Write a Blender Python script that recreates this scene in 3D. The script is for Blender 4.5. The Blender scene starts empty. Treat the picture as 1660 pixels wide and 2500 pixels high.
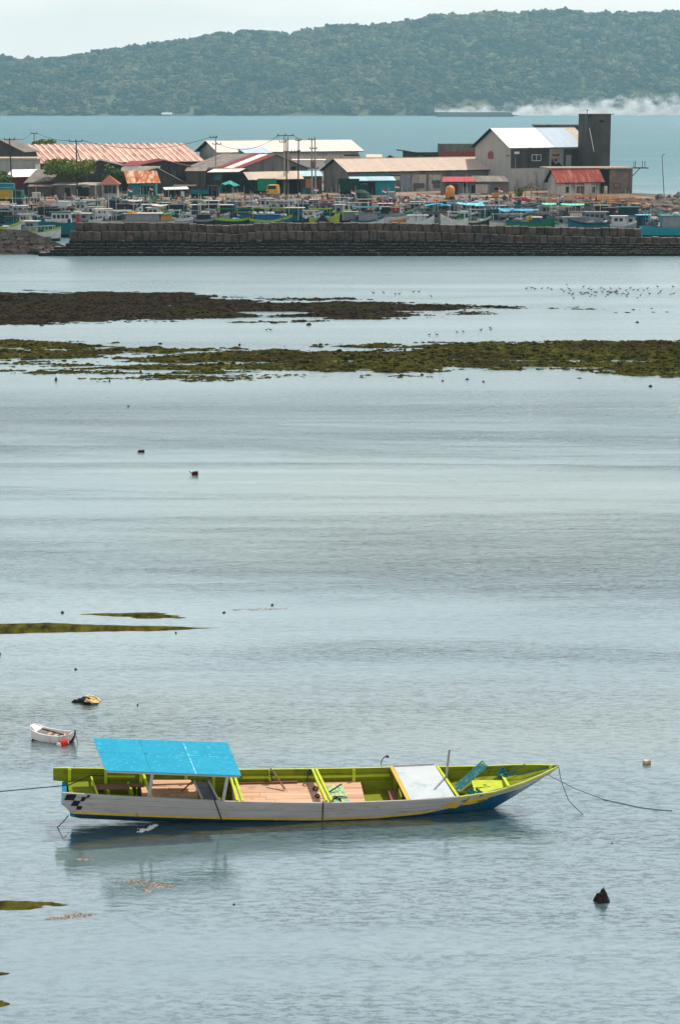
import bpy, bmesh, math, random
import numpy as np
from mathutils import Vector, Matrix, noise as mnoise
random.seed(7); RNG = np.random.default_rng(7)
S = bpy.context.scene
COL = S.collection

# ---------------------------------------------------------------- camera
CAM_H = 20.0
FPX = 4700.0                      # focal length in pixels of the 1660x2500 photograph
PITCH = math.atan(988.0 / FPX)    # horizon sits 988 px above the picture centre
cam = bpy.data.cameras.new('camera'); cam_o = bpy.data.objects.new('camera', cam); COL.objects.link(cam_o)
cam.sensor_fit = 'VERTICAL'; cam.sensor_height = 36.0; cam.lens = 36.0 * FPX / 2500.0
cam.clip_start = 0.5; cam.clip_end = 30000
cam_o.location = (0, 0, CAM_H); cam_o.rotation_euler = (math.pi / 2 - PITCH, 0, 0)
S.camera = cam_o
# ---------------------------------------------------------------- sun, sky, exposure
SUN_AZ = math.radians(38)         # to the right of straight ahead, beyond the boats
SUN_EL = math.radians(54)
sd = Vector((math.sin(SUN_AZ) * math.cos(SUN_EL), math.cos(SUN_AZ) * math.cos(SUN_EL), math.sin(SUN_EL)))
sun = bpy.data.lights.new('sun', 'SUN'); sun.energy = 5.0; sun.angle = math.radians(0.55); sun.color = (1.0, 0.93, 0.82)
sun_o = bpy.data.objects.new('sun', sun); COL.objects.link(sun_o)
sun_o.rotation_euler = sd.to_track_quat('Z', 'Y').to_euler(); sun_o.location = (100, 100, 300)
W = bpy.data.worlds.new('World'); S.world = W; W.use_nodes = True
wn = W.node_tree; wn.nodes.clear()
def wnode(t, **k):
    n = wn.nodes.new(t)
    for a, b in k.items(): setattr(n, a, b)
    return n
sky = wnode('ShaderNodeTexSky', sky_type='NISHITA', sun_disc=False)
sky.sun_elevation = SUN_EL; sky.sun_rotation = SUN_AZ
sky.altitude = 0; sky.air_density = 1.0; sky.dust_density = 2.0; sky.ozone_density = 1.2
bgd = wnode('ShaderNodeBackground'); bgd.inputs['Strength'].default_value = 0.095
tc = wnode('ShaderNodeTexCoord'); mp = wnode('ShaderNodeMapping'); mp.inputs['Scale'].default_value = (1, 1, 3.2)
nz = wnode('ShaderNodeTexNoise'); nz.inputs['Scale'].default_value = 3.1; nz.inputs['Detail'].default_value = 9; nz.inputs['Roughness'].default_value = 0.55
rp = wnode('ShaderNodeValToRGB'); rp.color_ramp.elements[0].position = 0.36; rp.color_ramp.elements[1].position = 0.66
rp.color_ramp.elements[0].color = (0.62, 0.62, 0.62, 1); rp.color_ramp.elements[1].color = (0.90, 0.90, 0.90, 1)
mixc = wnode('ShaderNodeMix', data_type='RGBA'); mixc.inputs['B'].default_value = (15.6, 14.8, 14.3, 1)
out = wnode('ShaderNodeOutputWorld')
L = wn.links.new
L(tc.outputs['Generated'], mp.inputs['Vector']); L(mp.outputs[0], nz.inputs['Vector']); L(nz.outputs['Fac'], rp.inputs[0])
sz = wnode('ShaderNodeSeparateXYZ'); L(tc.outputs['Generated'], sz.inputs[0])
el = wnode('ShaderNodeMapRange'); el.inputs['From Min'].default_value = 0.22; el.inputs['From Max'].default_value = 0.80; el.inputs['To Min'].default_value = 1.02; el.inputs['To Max'].default_value = 0.16  # cloud mix thins overhead, shaped to lower the fill light in shadows
L(sz.outputs[2], el.inputs['Value']); fm = wnode('ShaderNodeMath', operation='MULTIPLY', use_clamp=True); L(el.outputs[0], fm.inputs[0]); L(rp.outputs[0], fm.inputs[1])
L(fm.outputs[0], mixc.inputs['Factor']); L(sky.outputs[0], mixc.inputs['A']); L(mixc.outputs['Result'], bgd.inputs['Color']); L(bgd.outputs[0], out.inputs[0])
S.view_settings.view_transform = 'Standard'; S.view_settings.look = 'None'; S.view_settings.gamma = 1
S.view_settings.use_curve_mapping = False; S.view_settings.exposure = 0.0
S.render.engine = 'CYCLES'; S.cycles.max_bounces = 6; S.cycles.volume_bounces = 2
S.cycles.volume_step_rate = 1.0; S.cycles.volume_max_steps = 96

# ---------------------------------------------------------------- projection helpers (photo pixel <-> place)
cP, sP = math.cos(PITCH), math.sin(PITCH)
def ray(x, y):
    u = (x - 830.0) / FPX; v = (1250.0 - y) / FPX
    return Vector((u, cP + v * sP, -sP + v * cP))
def at(x, y, Y):                    # the point of a picture ray at ground distance Y
    r = ray(x, y); t = Y / r.y; return Vector((r.x * t, Y, CAM_H + r.z * t))
def gp(x, y, z=0.0):                # the point of a picture ray at height z
    r = ray(x, y); t = (z - CAM_H) / r.z; return Vector((r.x * t, r.y * t, z))
def proj(p):
    dx, dy, dz = p[0], p[1], p[2] - CAM_H
    d = dy * cP - dz * sP; up = dy * sP + dz * cP
    return 830 + FPX * dx / d, 1250 - FPX * up / d
def solve(f, target, lo, hi):
    a = f(lo) < target
    for _ in range(50):
        m = (lo + hi) / 2
        if (f(m) < target) == a: lo = m
        else: hi = m
    return (lo + hi) / 2

# ---------------------------------------------------------------- object helpers
def tag(o, label=None, cat=None, group=None, kind=None):
    if label: o['label'] = label
    if cat: o['category'] = cat
    if group: o['group'] = group
    if kind: o['kind'] = kind
    return o
def empty(name, loc, rz=0.0, label=None, cat=None, group=None):
    o = bpy.data.objects.new(name, None); COL.objects.link(o); o.location = loc; o.rotation_euler = (0, 0, rz)
    o.empty_display_size = 0.3
    return tag(o, label, cat, group)
def link(name, me, parent=None, loc=None, rot=None, scale=None):
    o = bpy.data.objects.new(name, me); COL.objects.link(o)
    if parent is not None: o.parent = parent
    if loc is not None: o.location = loc
    if rot is not None: o.rotation_euler = rot
    if scale is not None: o.scale = scale
    return o
def copy_tree(o, parent=None, mats=None):
    c = o.copy(); COL.objects.link(c); c.parent = parent
    if mats and c.type == 'MESH' and any(m and m.name in mats for m in c.data.materials):
        c.data = c.data.copy()
        for i, m in enumerate(c.data.materials):
            if m and m.name in mats: c.data.materials[i] = mats[m.name]
    for ch in [q for q in o.children]: copy_tree(ch, c, mats)
    return c
class MB:
    def __init__(s): s.v = []; s.f = []; s.m = []
    def add(s, vs, fs, mi=0):
        b = len(s.v); s.v += [tuple(p) for p in vs]; s.f += [tuple(b + i for i in f) for f in fs]; s.m += [mi] * len(fs); return s
    def box(s, x0, x1, y0, y1, z0, z1, mi=0, M=None):
        vs = [Vector((x, y, z)) for z in (z0, z1) for y in (y0, y1) for x in (x0, x1)]
        if M is not None: vs = [M @ p for p in vs]
        return s.add(vs, [(0, 2, 3, 1), (4, 5, 7, 6), (0, 1, 5, 4), (2, 6, 7, 3), (0, 4, 6, 2), (1, 3, 7, 5)], mi)
    def hexa(s, p, mi=0):             # eight corners: bottom ring then top ring
        return s.add(p, [(3, 2, 1, 0), (4, 5, 6, 7), (0, 1, 5, 4), (1, 2, 6, 5), (2, 3, 7, 6), (3, 0, 4, 7)], mi)
    def beam(s, a, b, w, h=None, mi=0, up=Vector((0, 0, 1))):
        a = Vector(a); b = Vector(b); h = h or w; d = (b - a).normalized()
        sx = d.cross(up)
        if sx.length < 1e-4: sx = d.cross(Vector((0, 1, 0)))
        sx.normalize(); sz = sx.cross(d).normalized()
        r = [sx * (i * w / 2) + sz * (j * h / 2) for i, j in ((-1, -1), (1, -1), (1, 1), (-1, 1))]
        return s.hexa([a + q for q in r] + [b + q for q in r], mi)
    def tube(s, pts, r, n=6, mi=0, cap=True, r2=None):
        pts = [Vector(p) for p in pts]; rings = []; k = len(pts)
        for i, p in enumerate(pts):
            d = (pts[min(i + 1, k - 1)] - pts[max(i - 1, 0)]).normalized()
            a = d.cross(Vector((0, 0, 1)))
            if a.length < 1e-3: a = d.cross(Vector((0, 1, 0)))
            a.normalize(); b = d.cross(a)
            rr = r if r2 is None else r + (r2 - r) * i / (k - 1)
            rings.append([p + (a * math.cos(2 * math.pi * j / n) + b * math.sin(2 * math.pi * j / n)) * rr for j in range(n)])
        vs = [q for R_ in rings for q in R_]; fs = []
        for i in range(k - 1):
            for j in range(n):
                fs.append((i * n + j, i * n + (j + 1) % n, (i + 1) * n + (j + 1) % n, (i + 1) * n + j))
        if cap: fs += [tuple(range(n))[::-1], tuple((k - 1) * n + j for j in range(n))]
        return s.add(vs, fs, mi)
    def lathe(s, c, prof, n=12, mi=0):
        vs = [(c[0] + r * math.cos(2 * math.pi * j / n), c[1] + r * math.sin(2 * math.pi * j / n), c[2] + z) for r, z in prof for j in range(n)]
        fs = [(i * n + j, i * n + (j + 1) % n, (i + 1) * n + (j + 1) % n, (i + 1) * n + j) for i in range(len(prof) - 1) for j in range(n)]
        fs += [tuple(range(n))[::-1], tuple((len(prof) - 1) * n + j for j in range(n))]
        return s.add(vs, fs, mi)
    def mesh(s, name, mats, smooth=False):
        me = bpy.data.meshes.new(name); me.from_pydata(s.v, [], s.f)
        mats = mats if isinstance(mats, (list, tuple)) else [mats]
        for m in mats: me.materials.append(m)
        if len(mats) > 1: me.polygons.foreach_set('material_index', s.m)
        if smooth: me.polygons.foreach_set('use_smooth', [True] * len(me.polygons))
        me.update(); return me
    def build(s, name, mats, parent=None, smooth=False, **k):
        return link(name, s.mesh(name, mats, smooth), parent, **k)

# ---------------------------------------------------------------- materials
MATS = {}
def newmat(name):
    m = bpy.data.materials.new(name); m.use_nodes = True; nt = m.node_tree
    return m, nt, nt.nodes['Principled BSDF']
def nd(nt, t, ins=None, **k):
    n = nt.nodes.new(t)
    for a, b in k.items(): setattr(n, a, b)
    for a, b in (ins or {}).items(): n.inputs[a].default_value = b
    return n
def surf(name, c, c2=None, scale=2.0, rough=0.75, stretch=(1, 1, 1), bump=0.0, rnd=0.0, metal=0.0, detail=6, lo=0.35, hi=0.65, c3=None, s3=0.4, lo3=0.5, hi3=0.62, bscale=None, spec=0.12, st3=(1, 1, 1)):
    """weathered surface: colour c mottled with c2, blotched with c3; rnd = tint spread between pieces"""
    if name in MATS: return MATS[name]
    m, nt, b = newmat(name); l = nt.links.new
    c2 = c2 or tuple(x * 0.72 for x in c)
    tcn = nd(nt, 'ShaderNodeTexCoord'); oi = nd(nt, 'ShaderNodeObjectInfo')
    off = nd(nt, 'ShaderNodeVectorMath', operation='SCALE'); off.inputs[0].default_value = (37, 91, 53); l(oi.outputs['Random'], off.inputs['Scale'])
    add = nd(nt, 'ShaderNodeVectorMath', operation='ADD'); l(tcn.outputs['Object'], add.inputs[0]); l(off.outputs[0], add.inputs[1])
    mpn = nd(nt, 'ShaderNodeMapping', {'Scale': stretch}); l(add.outputs[0], mpn.inputs['Vector'])
    n1 = nd(nt, 'ShaderNodeTexNoise', {'Scale': scale, 'Detail': detail, 'Roughness': 0.6}); l(mpn.outputs[0], n1.inputs['Vector'])
    r1 = nd(nt, 'ShaderNodeMapRange', {'From Min': lo, 'From Max': hi}); l(n1.outputs['Fac'], r1.inputs['Value'])
    mx = nd(nt, 'ShaderNodeMix', data_type='RGBA'); mx.inputs['A'].default_value = (*c, 1); mx.inputs['B'].default_value = (*c2, 1)
    l(r1.outputs[0], mx.inputs['Factor']); last = mx.outputs['Result']
    if c3:
        mp3 = nd(nt, 'ShaderNodeMapping', {'Scale': st3}); l(add.outputs[0], mp3.inputs['Vector'])
        n3 = nd(nt, 'ShaderNodeTexNoise', {'Scale': s3, 'Detail': 5.0, 'Roughness': 0.6}); l(mp3.outputs[0], n3.inputs['Vector'])
        r3 = nd(nt, 'ShaderNodeMapRange', {'From Min': lo3, 'From Max': hi3}); l(n3.outputs['Fac'], r3.inputs['Value'])
        m3 = nd(nt, 'ShaderNodeMix', data_type='RGBA'); m3.inputs['B'].default_value = (*c3, 1)
        l(last, m3.inputs['A']); l(r3.outputs[0], m3.inputs['Factor']); last = m3.outputs['Result']
    if rnd:
        rr = nd(nt, 'ShaderNodeMapRange', {'To Min': 1 - rnd, 'To Max': 1 + rnd}); l(oi.outputs['Random'], rr.inputs['Value'])
        hs = nd(nt, 'ShaderNodeHueSaturation'); l(rr.outputs[0], hs.inputs['Value']); l(last, hs.inputs['Color']); last = hs.outputs[0]
    l(last, b.inputs['Base Color'])
    b.inputs['Roughness'].default_value = rough; b.inputs['Metallic'].default_value = metal
    b.inputs['Specular IOR Level'].default_value = spec
    if bump:
        n2 = nd(nt, 'ShaderNodeTexNoise', {'Scale': bscale or scale * 4, 'Detail': 5.0}); l(mpn.outputs[0], n2.inputs['Vector'])
        bp = nd(nt, 'ShaderNodeBump', {'Strength': bump, 'Distance': 0.05}); l(n2.outputs['Fac'], bp.inputs['Height']); l(bp.outputs[0], b.inputs['Normal'])
    MATS[name] = m; return m
def plain(name, c, rough=0.6, metal=0.0):
    return surf(name, c, tuple(x * 0.8 for x in c), 3.0, rough, metal=metal, rnd=0.08)

# ---------------------------------------------------------------- water
def interp(tbl, x):
    return float(np.interp(x, [a for a, b in tbl], [b for a, b in tbl]))
def water_mat():
    m, nt, b = newmat('sea_water'); l = nt.links.new
    geo = nd(nt, 'ShaderNodeNewGeometry')
    def noise(sc, det, ro, mapsc, dist=0.0, w=(0, 0, 0)):
        mpn = nd(nt, 'ShaderNodeMapping', {'Scale': mapsc, 'Location': w}); l(geo.outputs['Position'], mpn.inputs['Vector'])
        n = nd(nt, 'ShaderNodeTexNoise', {'Scale': sc, 'Detail': det, 'Roughness': ro, 'Distortion': dist}); l(mpn.outputs[0], n.inputs['Vector']); return n.outputs['Fac']
    def rng(v, a, b_, c=0.0, d=1.0):
        r = nd(nt, 'ShaderNodeMapRange', {'From Min': a, 'From Max': b_, 'To Min': c, 'To Max': d}); r.interpolation_type = 'SMOOTHSTEP'; l(v, r.inputs['Value']); return r.outputs[0]
    def math_(op, a, b_):
        n = nd(nt, 'ShaderNodeMath', operation=op)
        for i, q in enumerate((a, b_)):
            if isinstance(q, (int, float)): n.inputs[i].default_value = q
            else: l(q, n.inputs[i])
        return n.outputs[0]
    sep = nd(nt, 'ShaderNodeSeparateXYZ'); l(geo.outputs['Position'], sep.inputs[0])
    px, py = sep.outputs[0], sep.outputs[1]
    # wind-ruffled patches and slicks
    patch = rng(noise(1.0, 5.0, 0.6, (0.014, 0.055, 1), 0.6), 0.38, 0.62)
    streak = rng(noise(1.0, 6.0, 0.62, (0.02, 0.22, 1), 0.4, (3, 7, 0)), 0.42, 0.68)
    ruf = math_('ADD', math_('MULTIPLY', patch, 0.6), math_('MULTIPLY', streak, 0.4))
    # calm slicks lying across the bay
    wob = math_('MULTIPLY', math_('SUBTRACT', noise(1.0, 3.0, 0.5, (0.03, 0.02, 1), 0, (1, 5, 0)), 0.5), 8.0)
    yy = math_('ADD', py, wob)
    slick = None
    for yc, wd, x0, x1 in SLICKS:
        d = math_('ABSOLUTE', math_('SUBTRACT', yy, yc), 0)
        g = rng(d, wd * 0.15, wd, 1.0, 0.0)
        gx = rng(math_('ABSOLUTE', math_('SUBTRACT', px, (x0 + x1) / 2), 0), (x1 - x0) * 0.22, (x1 - x0) * 0.5, 1.0, 0.0)
        g = math_('MULTIPLY', g, gx)
        slick = g if slick is None else math_('MAXIMUM', slick, g)
    calm = rng(py, 175, 150, 0.0, 1.0)       # shallow sheltered water between the mud banks
    calm = math_('MULTIPLY', calm, rng(py, 128, 142, 0.0, 1.0))
    calm2 = math_('MULTIPLY', rng(px, 2.0, -9.0, 0, 1), math_('MULTIPLY', rng(py, 66, 69, 0, 1), rng(py, 80, 76, 0, 1)))
    calm3 = math_('MULTIPLY', rng(py, 197, 178, 0, 1), rng(py, 160, 172, 0, 1))
    calm4 = math_('MULTIPLY', rng(px, 1.0, -7.0, 0, 1), rng(py, 54, 48, 0, 1))
    slick = math_('MAXIMUM', slick, math_('MULTIPLY', calm, 0.8))
    slick = math_('MAXIMUM', slick, math_('MULTIPLY', calm2, 0.7))
    slick = math_('MAXIMUM', slick, math_('MULTIPLY', calm3, 0.7))
    slick = math_('MAXIMUM', slick, math_('MULTIPLY', calm4, 0.6))
    ruf = math_('MULTIPLY', ruf, math_('SUBTRACT', 1.0, math_('MULTIPLY', slick, 0.85)))
    # ripples: fine, then larger ones that still read far out
    fine = noise(1.0, 4.0, 0.6, (2.2, 4.6, 1), 0.3)
    mid = noise(1.0, 7.0, 0.64, (0.35, 0.9, 1), 0.4, (9, 2, 0))
    far = noise(1.0, 9.0, 0.78, (0.035, 0.06, 1), 0.2, (4, 4, 0))
    amp = rng(ruf, 0.0, 1.0, 0.22, 1.0)
    dist_near = rng(py, 90, 260, 1.0, 0.0)
    h = math_('ADD', math_('MULTIPLY', fine, math_('MULTIPLY', math_('MULTIPLY', amp, rng(py, 45, 110, 0.016, 0.07)), 1.0)),
              math_('MULTIPLY', mid, math_('MULTIPLY', amp, rng(py, 45, 110, 0.05, 0.16))))
    h = math_('ADD', h, math_('MULTIPLY', far, math_('MULTIPLY', rng(py, 250, 900, 0.0, 1.0), 5.0)))
    bp = nd(nt, 'ShaderNodeBump', {'Strength': 1.0, 'Distance': 1.0}); l(h, bp.inputs['Height']); l(bp.outputs[0], b.inputs['Normal'])
    # body colour: silty shallow water, tea-grey over sand, bluer when deep
    shallow = rng(noise(1.0, 5.0, 0.6, (0.02, 0.05, 1), 0.5, (11, 3, 0)), 0.42, 0.64)
    sand = math_('MULTIPLY', math_('MULTIPLY', rng(py, 122, 96, 0, 1), rng(py, 78, 84, 0, 1)), rng(px, -14, 3, 0.25, 1))
    sand = math_('MAXIMUM', sand, math_('MULTIPLY', rng(py, 68, 62, 0, 1), rng(py, 56, 59, 0, 1)))
    sand = math_('MAXIMUM', math_('MULTIPLY', sand, 0.6), math_('MULTIPLY', shallow, 0.25))
    sand = math_('MULTIPLY', sand, rng(py, 140, 120, 0, 1))
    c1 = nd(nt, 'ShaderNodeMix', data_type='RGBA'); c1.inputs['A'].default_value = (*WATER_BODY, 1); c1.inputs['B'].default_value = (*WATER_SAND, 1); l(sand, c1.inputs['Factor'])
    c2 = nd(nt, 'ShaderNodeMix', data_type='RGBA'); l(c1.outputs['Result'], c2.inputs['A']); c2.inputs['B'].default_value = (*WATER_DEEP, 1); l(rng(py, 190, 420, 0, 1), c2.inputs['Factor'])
    c2a = nd(nt, 'ShaderNodeMix', data_type='RGBA'); l(c2.outputs['Result'], c2a.inputs['A']); c2a.inputs['B'].default_value = (0.03, 0.075, 0.085, 1); l(math_('MULTIPLY', ruf, math_('MULTIPLY', 0.55, rng(py, 240, 190, 0, 1))), c2a.inputs['Factor'])  # ruffled patches darkened in the colour, for the duller sky they reflect
    c2b = nd(nt, 'ShaderNodeMix', data_type='RGBA'); l(c2a.outputs['Result'], c2b.inputs['A']); c2b.inputs['B'].default_value = (0.28, 0.34, 0.35, 1); l(math_('MULTIPLY', slick, math_('MULTIPLY', 0.4, rng(py, 240, 210, 0, 1))), c2b.inputs['Factor'])  # slicks lightened in the colour, for the bright low sky they reflect
    # dark ruffle dashes painted in for wave faces that reflect less sky
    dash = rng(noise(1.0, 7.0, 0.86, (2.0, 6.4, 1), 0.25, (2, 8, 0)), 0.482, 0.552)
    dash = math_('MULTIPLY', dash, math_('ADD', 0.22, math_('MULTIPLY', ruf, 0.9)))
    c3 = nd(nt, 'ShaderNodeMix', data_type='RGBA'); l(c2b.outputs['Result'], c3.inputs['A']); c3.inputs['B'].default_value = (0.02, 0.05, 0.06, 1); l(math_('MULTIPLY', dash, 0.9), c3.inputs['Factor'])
    l(c3.outputs['Result'], b.inputs['Base Color'])
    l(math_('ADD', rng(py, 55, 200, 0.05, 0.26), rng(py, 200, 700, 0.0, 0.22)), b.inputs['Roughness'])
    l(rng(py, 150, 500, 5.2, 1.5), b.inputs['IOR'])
    b.inputs['Specular Tint'].default_value = (0.88, 1.0, 1.03, 1)
    b.inputs['Subsurface Weight'].default_value = 1.0; b.inputs['Subsurface Scale'].default_value = 0.8; b.inputs['Subsurface Radius'].default_value = (0.5, 0.8, 0.8)
    b.inputs['IOR'].default_value = 2.3
    l(math_('MULTIPLY', math_('SUBTRACT', 1.0, math_('MULTIPLY', dash, 0.75)), 0.5), b.inputs['Specular IOR Level'])
    return m
WATER_BODY = (0.135, 0.225, 0.235); WATER_SAND = (0.225, 0.235, 0.19); WATER_DEEP = (0.03, 0.15, 0.19)
SLICKS = []
for (y, hw, xa, xb) in [(1151, 8, 40, 1180), (1178, 6, 350, 1100), (1192, 16, 1250, 2100), (700, 8, 300, 2400)]:
    c = gp(830, y); SLICKS.append((c.y, abs(gp(830, y - hw).y - gp(830, y + hw).y) / 2, gp(xa, y).x, gp(xb, y).x))
water = MB()
water.add([(-2590, -50, 0), (2590, -50, 0), (2590, 7390, 0), (-2590, 7390, 0)], [(0, 1, 2, 3)])
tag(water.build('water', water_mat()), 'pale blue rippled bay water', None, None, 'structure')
tag(MB().add([(-2590, -50, -1.4), (2590, -50, -1.4), (2590, 7390, -1.4), (-2590, 7390, -1.4)], [(0, 1, 2, 3)]).build('seabed', surf('silt', (0.2, 0.18, 0.13), scale=0.2)), 'silty sea bed under the bay', None, None, 'structure')

# ---------------------------------------------------------------- mud banks: real relief that dips under the water
def fbm(x, y, sx, sy, seed, oct=5):
    v = np.zeros_like(x); a = 1.0; tot = 0
    for k in range(oct):
        r = np.random.default_rng(seed * 31 + k); T = r.random((64, 64))
        fx = x * sx * 2 ** k; fy = y * sy * 2 ** k
        ix = np.floor(fx).astype(int); iy = np.floor(fy).astype(int); tx = fx - ix; ty = fy - iy
        tx = tx * tx * (3 - 2 * tx); ty = ty * ty * (3 - 2 * ty)
        q = lambda i, j: T[i % 64, j % 64]
        n = (q(ix, iy) * (1 - tx) + q(ix + 1, iy) * tx) * (1 - ty) + (q(ix, iy + 1) * (1 - tx) + q(ix + 1, iy + 1) * tx) * ty
        v += n * a; tot += a; a *= 0.55
    return v / tot - 0.5
def pixmap(X, Y, Z=0.0):
    dz = Z - CAM_H; d = Y * cP - dz * sP; up = Y * sP + dz * cP
    return 830 + FPX * X / d, 1250 - FPX * up / d
def sheet(name, xs, ys, hfun, mat, label, kind='structure', zcut=-0.12):
    X, Y = np.meshgrid(xs, ys); Z = hfun(X, Y)
    nx, ny = len(xs), len(ys)
    keep = np.zeros((ny, nx), bool); keep[:] = Z > zcut
    f = []
    kk = keep[:-1, :-1] | keep[1:, :-1] | keep[:-1, 1:] | keep[1:, 1:]
    jj, ii = np.nonzero(kk); a = jj * nx + ii
    F = np.stack([a, a + 1, a + nx + 1, a + nx], 1)
    used = np.unique(F); remap = -np.ones(nx * ny, int); remap[used] = np.arange(len(used)); F = remap[F]
    V = np.stack([X.ravel(), Y.ravel(), np.maximum(Z.ravel(), -0.6)], 1)[used]
    me = bpy.data.meshes.new(name); me.vertices.add(len(V)); me.vertices.foreach_set('co', V.ravel())
    me.loops.add(len(F) * 4); me.loops.foreach_set('vertex_index', F.ravel().astype(np.int32))
    me.polygons.add(len(F)); me.polygons.foreach_set('loop_start', np.arange(0, len(F) * 4, 4, dtype=np.int32))
    me.polygons.foreach_set('loop_total', np.full(len(F), 4, dtype=np.int32)); me.update(calc_edges=True)
    me.materials.append(mat); me.polygons.foreach_set('use_smooth', [True] * len(F))
    return tag(link(name, me), label, None, None, kind)
T = lambda tbl, x: np.interp(x, [a for a, b in tbl], [b for a, b in tbl])
mud_brown = surf('brown_weed_mud', (0.012, 0.010, 0.007), (0.040, 0.028, 0.018), 0.9, 0.85, (1, 0.5, 1), 0.6, spec=0.0, c3=(0.028, 0.028, 0.010), s3=0.12, bscale=5)
mud_green = surf('green_weed_mud', (0.018, 0.018, 0.007), (0.085, 0.080, 0.016), 1.0, 0.85, (1, 0.4, 1), 0.7, spec=0.0, c3=(0.036, 0.028, 0.012), s3=0.09, bscale=6, lo3=0.45, hi3=0.6)
mud_olive = surf('olive_weed_mud', (0.02, 0.02, 0.01), (0.10, 0.09, 0.014), 2.0, 0.85, (1, 0.5, 1), 0.7, bscale=14, spec=0.0)
top1 = [(-100, 714), (0, 715), (200, 716), (480, 721), (560, 729), (700, 735), (950, 737), (1060, 744), (1200, 749), (1260, 753)]
bot1 = [(-100, 793), (0, 790), (60, 787), (200, 783), (500, 781), (880, 782), (950, 774), (1050, 763), (1200, 754), (1260, 753)]
def h1(X, Y):
    px, py = pixmap(X, Y)
    d = np.minimum(py - T(top1, px), T(bot1, px) - py) / 12.0
    d = np.clip(d, -3, 1.0)
    r = d * 0.17 + fbm(X, Y, 0.10, 0.34, 3) * 0.42 + fbm(X, Y, 0.8, 2.2, 5, 3) * 0.34 - np.clip((px - 880) / 400, 0, 1) * .05
    slit = fbm(X * 1.0, Y, 0.16, 1.15, 91, 3); r -= np.clip(slit - 0.12, 0, 1) * 4.5
    edge = np.clip((py - T(top1, px)) / 4, 0, 1)
    r = r + 0.02 * edge
    ponds = fbm(X + 40, Y, 0.06, 0.35, 9, 4)
    r -= np.clip(ponds - 0.10, 0, 1) * 2.6
    # stray strips trailing off to the right
    s = np.exp(-((py - 762 - (px - 1200) * -0.012) / 13.0) ** 2) * np.clip((px - 1000) / 150, 0, 1) * np.clip((1330 - px) / 200, 0, 1)
    r2 = -0.10 + s * 0.11 + fbm(X, Y, 0.05, 0.9, 21, 4) * 0.26 * s
    return np.maximum(np.where(d > -3, r, -1), r2)
sheet('mud_bank', np.arange(-40, 48, 0.2), np.arange(170, 218, 0.26), h1, mud_brown, 'long dark brown weed covered mud bank nearer the breakwater')
top2 = [(-100, 828), (0, 829), (130, 831), (260, 838), (400, 841), (440, 850), (520, 858), (640, 852), (800, 852), (1000, 853), (1060, 846), (1130, 842), (1250, 838), (1450, 833), (1600, 828), (1800, 824)]
bot2 = [(-100, 890), (0, 888), (200, 885), (330, 892), (480, 906), (650, 911), (830, 906), (930, 909), (1000, 912), (1150, 906), (1250, 907), (1400, 913), (1500, 916), (1800, 917)]
def h2(X, Y):
    px, py = pixmap(X, Y)
    d = np.clip(np.minimum(py - T(top2, px), T(bot2, px) - py) / 12.0, -3, 1.0)
    wet = np.clip((820 - px) / 500, 0, 1) * 0.085 + np.clip((860 - py) / 20, 0, 1) * np.clip((px - 950) / 100, 0, 1) * 0.03
    r = d * 0.16 - wet * 1.25 + fbm(X, Y, 0.12, 0.45, 13) * 0.55 + fbm(X, Y, 0.9, 2.4, 15, 3) * 0.46 - .01
    r -= np.clip(fbm(X + 90, Y, 0.07, 0.5, 19, 4) - 0.11, 0, 1) * 2.4
    r -= np.clip(fbm(X, Y, 0.20, 1.5, 92, 3) - 0.09, 0, 1) * 5.0 * np.clip(1.35 - px / 1300, .4, 1)
    s = np.exp(-((py - 905) / 26.0) ** 2) * np.clip((900 - px) / 300, 0, 1)
    s = np.maximum(s, np.exp(-((py - 845) / 9.0) ** 2) * np.clip((px - 760) / 100, 0, 1))
    r2 = -0.10 + s * 0.075 + fbm(X, Y, 0.28, 1.3, 25, 4) * 0.62 * s
    return np.maximum(np.where(d > -3, r, -1), r2)
sheet('weed_bank', np.arange(-34, 36, 0.16), np.arange(132, 172, 0.2), h2, mud_green, 'long green and brown weed bank nearer the blue roofed boat')
def h3(X, Y):
    px, py = pixmap(X, Y)
    t3 = [(-100, 1524), (0, 1524), (120, 1521), (250, 1526), (400, 1529), (515, 1533)]; b3 = [(-100, 1550), (0, 1547), (120, 1545), (250, 1542), (400, 1540), (515, 1534)]
    d = np.clip(np.minimum(py - T(t3, px), T(b3, px) - py) / 8.0, -3, 1.0)
    r = d * 0.10 + fbm(X, Y, 0.6, 1.0, 33) * 0.07
    t4 = [(150, 1502), (250, 1492), (350, 1494), (450, 1503)]; b4 = [(150, 1503), (250, 1507), (350, 1508), (450, 1504)]
    d4 = np.where((px > 140) & (px < 455), np.clip(np.minimum(py - T(t4, px), T(b4, px) - py) / 8.0, -3, 1.0), -3)
    r4 = d4 * 0.06 - 0.008 + fbm(X, Y, 0.5, 2.0, 37) * 0.14 + np.clip((px - 330) / 90, -1, 0.6) * 0.03
    return np.maximum(np.where(d > -3, r, -1), np.where(d4 > -3, r4, -1))
sheet('sand_spit', np.arange(-14, -4, 0.04), np.arange(70, 80, 0.06), h3, mud_olive, 'thin olive weed covered spit tapering to the right', zcut=-0.08)
def h4(X, Y):
    px, py = pixmap(X, Y)
    r = -1 + np.zeros_like(X)
    for (cx, cy, ax, ay, hh, sd_) in [(15, 2211, 75, 9, 0.10, 41), (110, 2207, 60, 7, 0.03, 42), (0, 2376, 34, 6, -0.02, 43), (0, 2455, 34, 12, -0.02, 44)]:
        e = 1 - ((px - cx) / ax) ** 2 - ((py - cy) / ay) ** 2
        r = np.maximum(r, np.clip(e, -3, 1) * 0.05 + hh * 0.5 - 0.03 + fbm(X, Y, 1.0, 3.0, sd_) * 0.16)
    return r
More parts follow.
